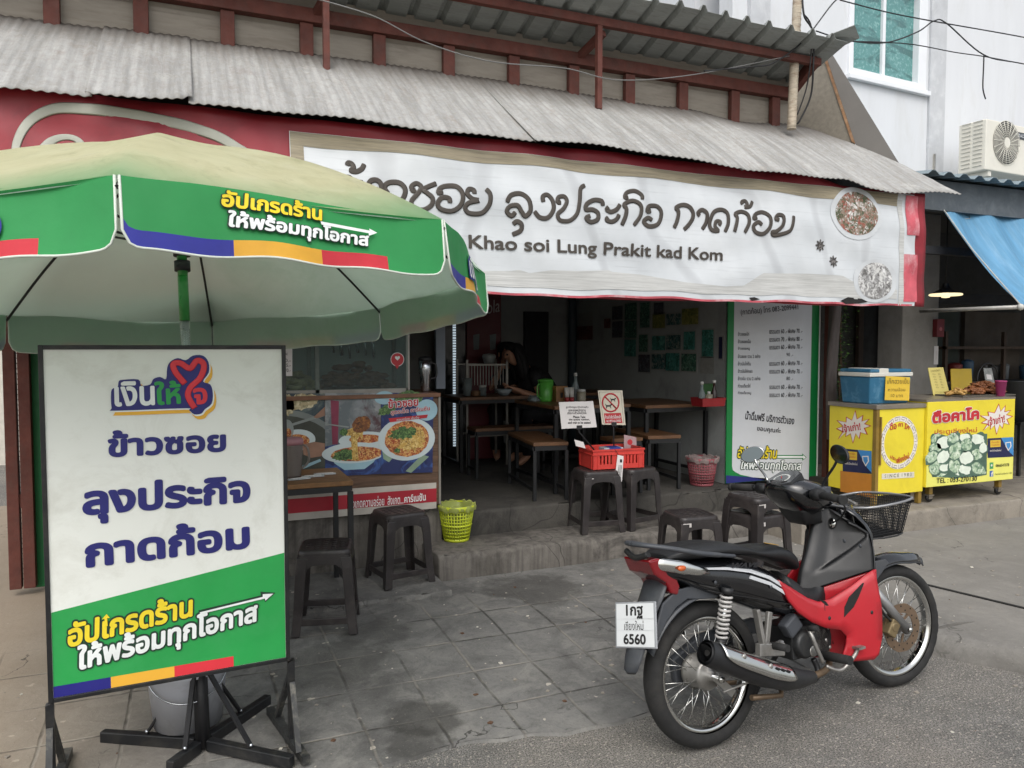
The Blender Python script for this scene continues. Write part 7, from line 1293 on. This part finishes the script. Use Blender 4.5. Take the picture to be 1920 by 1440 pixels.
# engine
mb = MB(); mb.lathe([(0, -.10), (.066, -.10), (.074, -.085), (.074, .09), (.06, .10), (0, .10)], 36, MX.Translation((.595, 0, .335)) @ Y_AX); mb.lathe([(0, -.115), (.05, -.115), (.058, -.10), (.058, .1)], 30, MX.Translation((.50, 0, .33)) @ Y_AX); mb.bb(.44, .66, -.085, .085, .27, .40); mb.build('crankcase', b_eng, mo, bevel=.006)
mb = MB()
for i in range(8): mb.loft([[V((.66 + i * .016 + dx, sy * .062, .345 + sz * .058)) for sy, sz in ((1, 1), (-1, 1), (-1, -1), (1, -1))] for dx in (0, .007)], smooth=False)
mb.bb(.65, .80, -.045, .045, .305, .385); mb.build('cylinder', b_eng, mo)
mb = MB(); mb.lathe([(0, .0), (.045, .0), (.05, -.006), (.05, -.02), (0, -.02)], 30, MX.Translation((.598, -.10, .335)) @ Y_AX @ MX.Rotation(pi, 4, 'X')); mb.lathe([(0, 0), (.022, 0), (.026, -.012)], 20, MX.Translation((.53, -.118, .30)) @ Y_AX @ MX.Rotation(pi, 4, 'X')); mb.build('engine_cover', b_alu, mo, bevel=.003)
MB().tube(smooth([(.505, -.12, .395), (.50, -.14, .37), (.515, -.145, .32), (.54, -.145, .268), (.545, -.135, .262)], 5), .009, 10).build('kick_lever', b_alu, mo)
MB().tube([(.50, -.125, .40), (.51, -.165, .405)], .012, 10).build('kick_pedal', b_rub, mo)
MB().bar((.40, -.09, .395), (.47, -.09, .44), .05, .07).build('battery_cover', b_gry, mo, bevel=.01)
for s in (-1, 1):
    MB().tube([(.60, s * .10, .268), (.60, s * .235, .275)], .019, 12).build('foot_peg', b_rub, mo)
    mb = MB(); mb.bar((.24, s * .125, .372), (.225, s * .12, .52), .018, .03); mb.bar((.255, s * .125, .372), (.295, s * .12, .50), .018, .026); mb.bar((.21, s * .125, .365), (.345, s * .125, .345), .03, .05); mb.build('peg_bracket', b_alu, mo, bevel=.004); MB().tube([(.285, s * .13, .37), (.292, s * .205, .372)], .015, 10).build('rear_peg', b_rub, mo)
mb = MB(); mb.tube(smooth([(.575, -.13, .235), (.63, -.16, .215), (.70, -.175, .265), (.715, -.18, .295)], 5), .0085, 8); mb.bb(.695, .735, -.205, -.165, .292, .302); mb.build('brake_pedal', b_alu, mo)
MB().tube(smooth([(.55, -.09, .26), (.56, -.10, .215), (.53, -.11, .185), (.49, -.10, .18)], 4), .012, 8).build('pedal_arm', b_mat, mo)
MB().tube(smooth([(.55, .10, .25), (.50, .17, .12), (.47, .215, .028 - .02)], 4), .011, 8).build('side_stand', b_mat, mo)
mb = MB(); mb.tube([(.36, -.09, .25), (.33, -.11, .16), (.17, -.11, .185)], .011, 8); mb.tube([(.36, .09, .25), (.33, .11, .16), (.17, .11, .185)], .011, 8); mb.tube([(.35, -.1, .2), (.35, .1, .2)], .011, 8); mb.build('centre_stand', b_rustp, mo)
# leg shield: black above, red below
ZS = [(.865, .775, .105, .785), (.82, .76, .14, .83), (.76, .735, .165, .868), (.68, .695, .18, .866), (.60, .65, .188, .852), (.52, .62, .19, .845), (.44, .62, .188, .842), (.36, .64, .178, .838), (.28, .66, .165, .825), (.23, .67, .145, .80)]
ZS = ZS[::-1]
def shp(z, s):
    sx, hw, xe = interp(ZS, z); c = abs(s); d = z - (.545 + .19 * c)
    x = sx + (xe - sx) * (c ** 1.25) - .028 * math.exp(-(c / .2) ** 2) + .02 * sstep(0, .022, d) * sstep(.12, .3, c) * (1 - sstep(.9, 1, c))
    return V((x, hw * s, z - .05 * c ** 2 * sstep(.72, .865, z)))
zbnd = lambda s: .505 + .095 * abs(s)
def lg(top, th):
    mb = MB()
    def f(a, b):
        s = 2 * a - 1; zb_ = zbnd(s); z = zb_ + ((.865 - .02 * s * s) - zb_) * b if top else .23 + .05 * (1 - s * s) * 0 + (zb_ - .23) * b; return shp(z, s) + V((th, 0, 0))
    mb.grid(48, 40, f); return mb
lg(True, 0).build('leg_shield', mat('satin_black_shield', '#0d0e10', .4, var=.3, vs=4, dirt=('#2c2c2b', .5, 3)), mo, solid=.012); lg(False, .015).build('lower_shield', b_red, mo, solid=.012)
def fcov(a, b): s = 2 * a - 1; z = .30 + .565 * b; q = shp(z, s); return V((q.x + (.14 + .05 * sin(pi * b)) * (1 - abs(s) ** 2.2) + .012, q.y * .99, z))
MB().grid(24, 14, fcov).build('front_cover', b_blk, mo, solid=.006)
# central tunnel and red cowls running back to the seat
body('tunnel', dens([(.47, .44, .625, .08), (.53, .44, .585, .085), (.58, .43, .545, .085), (.64, .42, .54, .08), (.70, .42, .60, .06), (.74, .45, .66, .04)]), b_mat, 18)
yc = lambda x, z: interp([(.34, .128), (.45, .118), (.56, .12), (.68, .15), (.85, .192)], x)[0] + .004
RC = [(.345, .62), (.42, .575), (.50, .525), (.56, .50), (.62, .505), (.72, .545), (.80, .585), (.845, .602), (.850, .45), (.842, .32), (.825, .25), (.80, .232), (.70, .238), (.648, .25), (.672, .31), (.676, .345), (.65, .375), (.58, .392), (.51, .425), (.44, .475), (.39, .53)]
for s in (-1, 1):
    bmx = bmesh.new(); vs_ = [bmx.verts.new((x, z, 0)) for x, z in RC]; bmx.faces.new(vs_); bmesh.ops.triangulate(bmx, faces=bmx.faces[:]); bmesh.ops.subdivide_edges(bmx, edges=bmx.edges[:], cuts=3, use_grid_fill=True); bmx.verts.index_update()
    mb = MB(); mb.add([V((v.co.x, s * (yc(v.co.x, v.co.y) + .012 * sin(pi * max(0, min(1, (v.co.y - .24) / .36)))), v.co.y)) for v in bmx.verts], [[v.index for v in f.verts] for f in bmx.faces], 0, True); bmx.free(); mb.build('side_cowl', b_red, mo, solid=.012, weld=True)
    mb = MB(); mb.prism([(.775, .555), (.742, .50), (.715, .462), (.665, .425), (.672, .465), (.70, .505)], 0, .01, lambda x, z, d, s=s: V((x, s * (yc(x, z) + .019 - d), z))); mb.build('cowl_vent', m_dark, mo)
    mb = MB(); mb.prism([(.56, .512), (.59, .50), (.605, .478), (.592, .48)], 0, .004, lambda x, z, d, s=s: V((x, s * (yc(x, z) + .0165 - d), z))); mb.build('cowl_decal', b_blk, mo)
    for x, z in ((.60, .43), (.80, .43)): MB().ball((x, s * (yc(x, z) + .017), z), .009, 10, sc=(1, .4, 1)).build('cowl_screw', b_mat, mo)
# key lock and small fixings on the shield
q = shp(.80, -.35); mb = MB(); mb.lathe([(0, .012), (.010, .012), (.022, .008), (.026, 0), (0, 0)], 20, MX.Translation(q + V((-.012, 0, 0))) @ MX.Rotation(radians(-75), 4, 'Y')); mb.build('key_lock', b_chr, mo)
for z, s in ((.72, -.55), (.66, .4), (.70, -.85)): MB().ball(shp(z, s) + V((-.008, 0, 0)), .009, 10, sc=(.5, 1, 1)).build('shield_screw', b_gry, mo)
# steering head group (turned slightly to the right)
def SB(): return MB(STR)
mb = SB(); rings = []
for x, zl, zh, hw in ((.535, .958, .985, .055), (.56, .91, 1.003, .095), (.61, .865, 1.012, .12), (.67, .84, 1.005, .125), (.73, .85, .985, .115), (.79, .87, .955, .085), (.82, .89, .93, .05)):
    c, h = (zl + zh) / 2, (zh - zl) / 2; rings.append([V((x, hw * math.copysign(abs(cos(a)) ** .75, cos(a)), c + h * math.copysign(abs(sin(a)) ** .75, sin(a)))) for a in [2 * pi * i / 22 for i in range(22)]])
mb.loft(rings); mb.build('handlebar_cowl', b_blk, mo)
mb = SB(); mb.loft([[V((x + dx, sy * w, z)) for dx, sy in ((-.05, 1), (-.05, -1), (.06, -1), (.06, 1))] for x, z, w in ((.70, .80, .05), (.68, .83, .065), (.66, .875, .085))]); mb.build('cowl_neck', b_mat, mo, bevel=.012)
dn = V((-.62, 0, .78)).normalized(); pd_ = PL(V((.590, .085, .998)), (0, -1, 0), (.86, 0, .42)); D = lambda a, b, d: STR @ pd_.at(a, b, d)
mb = MB(); mb.prism([(.005, -.03), (.04, -.052), (.13, -.052), (.165, -.03), (.15, .055), (.12, .07), (.05, .07), (.02, .055)], -.03, .012, D); ds = mb.build('dash', b_mat, mo, bevel=.004); WM[ds.name] = WM[mo.name]
mb = MB(); P = [(.012, -.025), (.045, -.044), (.125, -.044), (.158, -.025), (.145, .05), (.118, .063), (.052, .063), (.025, .05)]; mb.add([D(a, b, .0135) for a, b in P], [tuple(range(8))], 0); cxy = (.085, -.005); mb.add([D(cxy[0] + .043 * cos(2 * pi * i / 28), cxy[1] + .036 * sin(2 * pi * i / 28), .0148) for i in range(28)], [tuple(range(28))], 1); mb.add([D(cxy[0] + .034 * cos(2 * pi * i / 28), cxy[1] + .028 * sin(2 * pi * i / 28), .0158) for i in range(28)], [tuple(range(28))], 0)
for i in range(11): a = radians(220 - 26 * i); mb.add([D(cxy[0] + r * cos(a + t) * 1, cxy[1] + r * .82 * sin(a + t), .0168) for r, t in ((.028, -.03), (.033, -.03), (.033, .03), (.028, .03))], [(0, 1, 2, 3)], 1)
mb.add([D(*p, .017) for p in ((.085, -.008), (.088, -.004), (.066, .014))], [(0, 1, 2)], 2); mb.build('speedometer', [mat('dial_dark', '#23262a', .12, coat=.9), mat('dial_white', '#b9bcb8', .4), m_cr], ds)
for s in (-1, 1):
    SB().tube(smooth([(.64, s * .10, .935), (.625, s * .16, .945), (.60, s * .22, .95)], 4), .012, 10).build('handlebar', b_mat, mo); mb = SB(); mb.tube([(.602, s * .215, .95), (.578, s * .335, .946)], [.017, .0165], 14); mb.tube([(.578, s * .335, .946), (.574, s * .352, .9455)], .019, 14); mb.build('grip', b_rub, mo)
    mb = SB(); mb.tube([(.628, s * .14, .945), (.612, s * .20, .95)], [.026, .024], 14); mb.build('switch_housing', b_mat, mo)
    if s < 0: 
        mb = SB(); mb.tube(smooth([(.645, s * .17, .94), (.66, s * .22, .945), (.655, s * .29, .935), (.635, s * .355, .925)], 5), .008, 8, flat=((0, 0, 1), 0, .6)); mb.build('brake_lever', b_alu, mo); SB().box((.652, s * .165, .965), (.05, .045, .03)).build('brake_reservoir', b_gry, mo, bevel=.006)
    q0 = V((.645, s * .165, .955)); q1 = V((.635, s * .27, 1.10)) if s < 0 else V((.675, s * .285, 1.075)); SB().tube(smooth([q0, q0 + V((0, s * .01, .04)), q1 - V((0, s * .02, .03)), q1], 4), .0055, 8).build('mirror_stem', b_mat if s < 0 else b_chr, mo)
    R_ = MX.Rotation(radians(38 if s > 0 else -8), 4, 'Z') @ MX.Rotation(radians(-84), 4, 'Y') @ MX.Rotation(radians(s * 18), 4, 'Z'); c = q1 + V((0, s * .015, .022)); M_ = STR @ MX.Translation(c) @ R_ @ MX.Diagonal((.72, 1.15, 1, 1)); mb = MB(M_); mb.lathe([(0, -.024), (.03, -.02), (.048, -.006), (.051, .004), (.047, .006)], 28); mm = mb.build('mirror', b_mat if s < 0 else b_chr, mo); WM[mm.name] = WM[mo.name]; MB(M_).lathe([(0, .0045), (.0475, .0045)], 28).build('mirror_glass', mat('mirror_glass', '#6f7678', .04, metal=1, var=.02) if 'mirror_glass' not in MATS else MATS['mirror_glass'], mm)
# forks, front fender, caliper
for s in (-1, 1):
    SB().tube([(.985, s * .075, .50), (1.19, s * .075, .27)], [.020, .022], 14).build('fork_leg', b_sil, mo); SB().tube([(.86, s * .07, .70), (.99, s * .075, .495)], .026, 14).build('fork_cover', b_mat, mo)
mb = SB(); mb.tube([(1.18, -.098, .281), (1.18, .098, .281)], .009, 10); mb.lathe([(0, .0), (.012, 0), (.012, .012), (0, .014)], 6, MX.Translation((1.18, -.094, .281)) @ Y_AX @ MX.Rotation(pi, 4, 'X')); mb.build('axle', b_chr, mo)
mb = SB(); mb.box((1.10, -.062, .295), (.055, .05, .075), MX.Rotation(.6, 3, 'Y')); mb.tube([(1.105, -.09, .30), (1.105, -.05, .30)], .022, 14); mb.build('brake_caliper', mat('caliper_gold', '#8a7a5c', .4, metal=.6, var=.15), mo, bevel=.005)
SB().tube(smooth([(1.09, -.075, .33), (1.02, -.085, .40), (.93, -.08, .56), (.85, -.06, .70)], 5), .006, 8).build('brake_hose', b_rub, mo)
def ff(a, b): an = radians(52 + 106 * b); w = .058 * (1 - .85 * (max(0, .3 - b) / .3) ** 1.5) ; s = 2 * a - 1; rr = .318 + .02 * sstep(.5, 1, b) + .03 * (1 - sstep(0, .25, b)) ; return V((1.18 + rr * cos(an) - .0, w * s, .29 + rr * sin(an) - .035 * s * s * (1 if b < .85 else .4)))
mb = SB(); mb.grid(12, 28, ff); mb.build('front_fender', b_gry, mo, solid=.005); mb = SB(); mb.grid(12, 10, lambda a, b: ff(a, .05 + .5 * b) + V((0, 0, .007))); mb.build('fender_top', b_blk, mo, solid=.004)
shell('fender_stay', [(1.0, .50), (1.12, .58), (1.10, .60), (1.02, .60), (.93, .55), (.93, .46)], lambda x, z: .066, .01, b_gry)
# basket
bk_ = thing('wire_basket', 'x', 'x'); bpy.data.objects.remove(bk_)
def bwall(f, nu, nv, mb, r=.002):
    for i in range(nu + 1): mb.tube([f(i / nu, j / 3) for j in range(4)], r, 3, cap=False)
    for j in range(nv + 1): mb.tube([f(i / 6, j / nv) for i in range(7)], r, 3, cap=False)
T8 = [V((.93, -.13, .86)), V((1.19, -.145, .885)), V((1.19, .145, .885)), V((.93, .13, .86))]; B8 = [V((.97, -.10, .715)), V((1.15, -.115, .725)), V((1.15, .115, .725)), V((.97, .10, .715))]
mb = SB()
for i in range(4): j = (i + 1) % 4; bwall(lambda u, v, i=i, j=j: B8[i].lerp(B8[j], u).lerp(T8[i].lerp(T8[j], u), v), 26, 13, mb)
bwall(lambda u, v: B8[0].lerp(B8[1], u).lerp(B8[3].lerp(B8[2], u), v), 20, 18, mb); ba = mb.build('front_basket', b_mat, mo, recalc=False); WM[ba.name] = WM[mo.name]
SB().tube(smooth(T8, 6, True), .0055, 8, closed=True).build('basket_rim', mat('worn_rim', '#8f9092', .4, metal=.5), ba); SB().tube(smooth(B8, 3, True), .004, 8, closed=True).build('basket_base', b_mat, ba)
mb = SB(); mb.tube([(.86, 0, .80), (.98, 0, .74), (1.1, 0, .70)], .01, 8); mb.build('basket_bracket', b_mat, mo)
# seams, bolts, cables
m_seam = mat('seam_black', '#050506', .8)
for s in (-1, 1):
    mb = MB(); mb.tube([V((x, s * (yw(x, z) + .0015), z)) for x, z in [(-.02, .63), (.08, .60), (.18, .575), (.28, .545), (.38, .52), (.44, .50)]], .003, 5); mb.build('panel_seam', m_seam, mo)
    mb = MB(); mb.tube([V((x, s * (yc(x, z) + .0155), z)) for x, z in [(.585, .50), (.582, .46), (.58, .40)]], .0022, 5); mb.build('cowl_seam', m_seam, mo)
    for x, z in ((.02, .655), (.30, .60), (.41, .50)): MB().ball((x, s * (yw(x, z) + .001), z), .008, 8, sc=(1, .4, 1)).build('panel_screw', b_gry, mo)
    SB().tube(smooth([(.64, s * .20, .94), (.70, s * .23, .90), (.76, s * .15, .84), (.78, s * .07, .80)], 6), .0042, 6).build('control_cable', b_rub, mo)
MB().tube(smooth([(.60, -.10, .40), (.55, -.115, .43), (.45, -.10, .45)], 5), .006, 6).build('fuel_hose', b_rub, mo)
for x, z in ((.55, .375), (.64, .375), (.64, .295), (.555, .295), (.598, .335)): MB().ball((x, -.124 if (x, z) == (.598, .335) else -.104, z), .008, 8, sc=(1, .5, 1)).build('engine_bolt', b_alu, mo)
for k in range(3): MB().box(hsf(.42, .72 + .08 * k) + V((0, -.003, .002)), (.018, .006, .008), MX.Rotation(.45, 3, 'Y')).build('shield_slot', m_seam, mo)
mb = MB(); mb.lathe([(.020, 0), (.034, 0), (.034, .004), (.02, .004)], 24, MX.Translation((.03, .075, .282)) @ Y_AX); mb.tube([(.03, -.10, .282), (.03, .13, .282)], .010, 10); mb.lathe([(0, 0), (.014, 0), (.014, .012), (0, .013)], 6, MX.Translation((.03, -.10, .282)) @ Y_AX @ MX.Rotation(pi, 4, 'X')); mb.build('rear_axle', b_chr, mo)
mb = MB(); mb.bar((.03, -.068, .282), (.11, -.075, .205), .012, .03); mb.tube([(.06, -.075, .22), (.40, -.10, .26)], .005, 6); mb.build('brake_arm', b_alu, mo)
mo.location = (1.832, 2.431, .002); mo.rotation_euler = (radians(-8), 0, radians(5.15))
# ================================================================ two diners at the back table
m_skin = mat('skin', '#b98a70', .55, var=.08, vs=12); m_hair = mat('black_hair', '#120f11', .75, var=.3, vs=40, stretch=(1, 1, .2)); m_cl1 = mat('black_dress', '#17171a', .8, var=.2); m_cl2 = mat('dark_shirt', '#1f2126', .8, var=.2); m_eye = mat('eye_dark', '#15100f', .2); m_lip = mat('lip', '#8a4a44', .5); m_trs = mat('dark_trousers', '#1c1d22', .8)
def person(label, base, yaw, lean, cloth, hands, hair, headyaw=0):
    t = thing('person', label, 'person', base, (0, 0, yaw)); W = WM[t.name]      # local: x forward, y left, z up from the seat
    L = lambda x, y, z: V((x * 1.0 + (z * lean), y, z - .10 * (z * lean) ** 1))
    pel = V((0, 0, .09)); wai = L(.01, 0, .25); che = L(.03, 0, .42); nk0 = L(.03, 0, .54); nk = L(.055, 0, .60); hd = L(.075, 0, .70); jaw = hd + V((.055, 0, -.075)); brow = hd + V((.045, 0, .02)); top = hd + V((-.005, 0, .065)); nose = hd + V((.105, 0, -.02))
    vs = [pel, wai, che, nk0, nk, hd, jaw, brow, top, nose]; rad = [(.14, .115), (.125, .10), (.145, .105), (.075, .06), (.052, .052), (.078, .088), (.035, .035), (.062, .062), (.062, .068), (.012, .014)]
    es = [(0, 1), (1, 2), (2, 3), (3, 4), (4, 5), (5, 6), (5, 7), (5, 8), (7, 9)]
    def add(p, r, j): vs.append(p); rad.append((r, r)); es.append((j, len(vs) - 1)); return len(vs) - 1
    for s in (-1, 1):
        h = add(V((.06, s * .10, .08)), .088, 0); k = add(V((.42, s * .12, .06)), .062, h); a = add(V((.40, s * .12, -.34)), .042, k); add(V((.52, s * .13, -.42)), .032, a)
        sh = add(L(.04, s * .155, .49), .056, 2); e_, w_ = hands[0 if s < 0 else 1]; el = add(V(e_), .042, sh); m_ = add(V(e_).lerp(V(w_), .5), .037, el); w = add(V(w_), .026, m_); d = (V(w_) - V(e_)).normalized(); sd = V((0, 1, 0)) - d * d.y; sd.normalize(); pn = d.cross(sd)
        pa = add(V(w_) + d * .045, .026, w)
        for i in range(4):
            o = sd * (-.027 + .018 * i); p1 = V(w_) + d * .085 + o; q1 = add(p1, .0095, pa); q2 = add(p1 + d * (.030, .036, .034, .026)[i] - pn * .010 * s, .0085, q1); add(p1 + d * (.048, .058, .055, .042)[i] - pn * .028 * s, .007, q2)
        q1 = add(V(w_) + d * .035 - sd * .036 * s, .011, pa); add(V(w_) + d * .065 - sd * .052 * s, .009, q1)
    me = bpy.data.meshes.new('body'); me.from_pydata(vs, es, []); ob = bpy.data.objects.new('body', me); COL.objects.link(ob); ob.parent = t; WM[ob.name] = W
    sk = ob.modifiers.new('skin', 'SKIN'); sk.use_smooth_shade = True; sk.branch_smoothing = .4
    for i, r in enumerate(rad): me.skin_vertices[0].data[i].radius = r
    me.skin_vertices[0].data[0].use_root = True
    ss = ob.modifiers.new('sub', 'SUBSURF'); ss.levels = ss.render_levels = 2; me.materials.append(m_skin)
    def ring(c, rx, ry, tilt=0): return [W @ (V(c) + V((rx * cos(a), ry * sin(a), -tilt * rx * cos(a)))) for a in [2 * pi * i / 20 for i in range(20)]]
    MB().loft([ring(pel + V((0, 0, -.09)), .17, .19), ring(pel, .165, .185), ring(wai, .135, .16, lean), ring(che, .145, .185, lean), ring(L(.035, 0, .50), .10, .165, lean), ring(L(.045, 0, .545), .066, .085, lean)]).build('top', cloth, t)
    mb = MB()
    for s in (-1, 1):
        e_ = hands[0 if s < 0 else 1][0]; p = L(.04, s * .15, .49); q = p.lerp(V(e_), .45); mb = MB(W); mb.tube([p + V((-.01, -s * .02, .02)), p, q], [.066, .068, .062], 14); mb.build('sleeve', cloth, t)
        mb = MB(W); mb.tube([V((.0, s * .10, .075)), V((.2, s * .11, .08)), V((.42, s * .12, .065)), V((.41, s * .12, -.1)), V((.40, s * .12, -.33))], [.105, .10, .076, .07, .055], 14); mb.build('trouser_leg', m_trs, t)
    for s in (-1, 1):
        MB(W).ball(hd + V((.082, s * .033, .002)), .011, 10).build('eye', m_eye, t); MB(W).ball(hd + V((-.005, s * .083, -.015)), .026, 10, sc=(.7, .35, 1.1)).build('ear', m_skin, t)
    MB(W).ball(hd + V((.088, 0, -.062)), .018, 10, sc=(.4, 1.2, .45)).build('mouth', m_lip, t)
    R = lambda c, rx, ry, z0=0: [W @ (hd + V((c[0] + rx * cos(a), ry * sin(a), c[1] + z0 * cos(a)))) for a in [2 * pi * i / 24 for i in range(24)]]
    if hair == 'long':
        MB().loft([R((-.01, .118), .02, .02), R((-.008, .112), .06, .06), R((-.008, .09), .092, .088, .01), R((-.014, .05), .105, .100, .02), R((-.05, 0), .085, .108, .02), R((-.075, -.07), .072, .108), R((-.10, -.15), .07, .105), R((-.125, -.25), .065, .10), R((-.15, -.36), .055, .09), R((-.165, -.45), .03, .05)]).build('hair', m_hair, t)
        for s in (-1, 1): mb = MB(W); mb.tube([hd + V((.035, s * .078, .075)), hd + V((.0, s * .098, .0)), hd + V((-.035, s * .10, -.12)), hd + V((-.07, s * .09, -.26))], [.016, .024, .034, .015], 10); mb.build('hair_lock', m_hair, t)
    else: MB().loft([R((-.005, .122), .025, .025), R((0, .112), .075, .07, .005), R((-.0, .085), .106, .095, .012), R((-.012, .05), .105, .10, .03), R((-.04, .0), .075, .096, .03), R((-.055, -.05), .05, .075, .02)]).build('hair', m_hair, t)
    return t
a = onY(990, 690, 7.0)
put_stool(a.x + .36, 7.02, .402, .3, 'dark plastic stool under the woman at the back table'); person('woman with long black hair in a dark dress, in profile leaning over the back table', (a.x + .36, 7.02, .84), pi, .62, m_cl1, (((.26, -.20, .22), (.50, -.06, .31)), ((.30, .22, .22), (.50, .10, .31))), 'long')
b = onY(936, 690, 7.5)
put_stool(b.x + .10, 7.86, .402, .1, 'dark plastic stool under the man at the back table'); person('short-haired man in a dark shirt behind the back table, raising a hand to his mouth', (b.x + .12, 7.80, .84), radians(-100), .45, m_cl2, (((.30, -.17, .26), (.36, -.06, .50)), ((.28, .22, .22), (.46, .10, .31))), 'short')
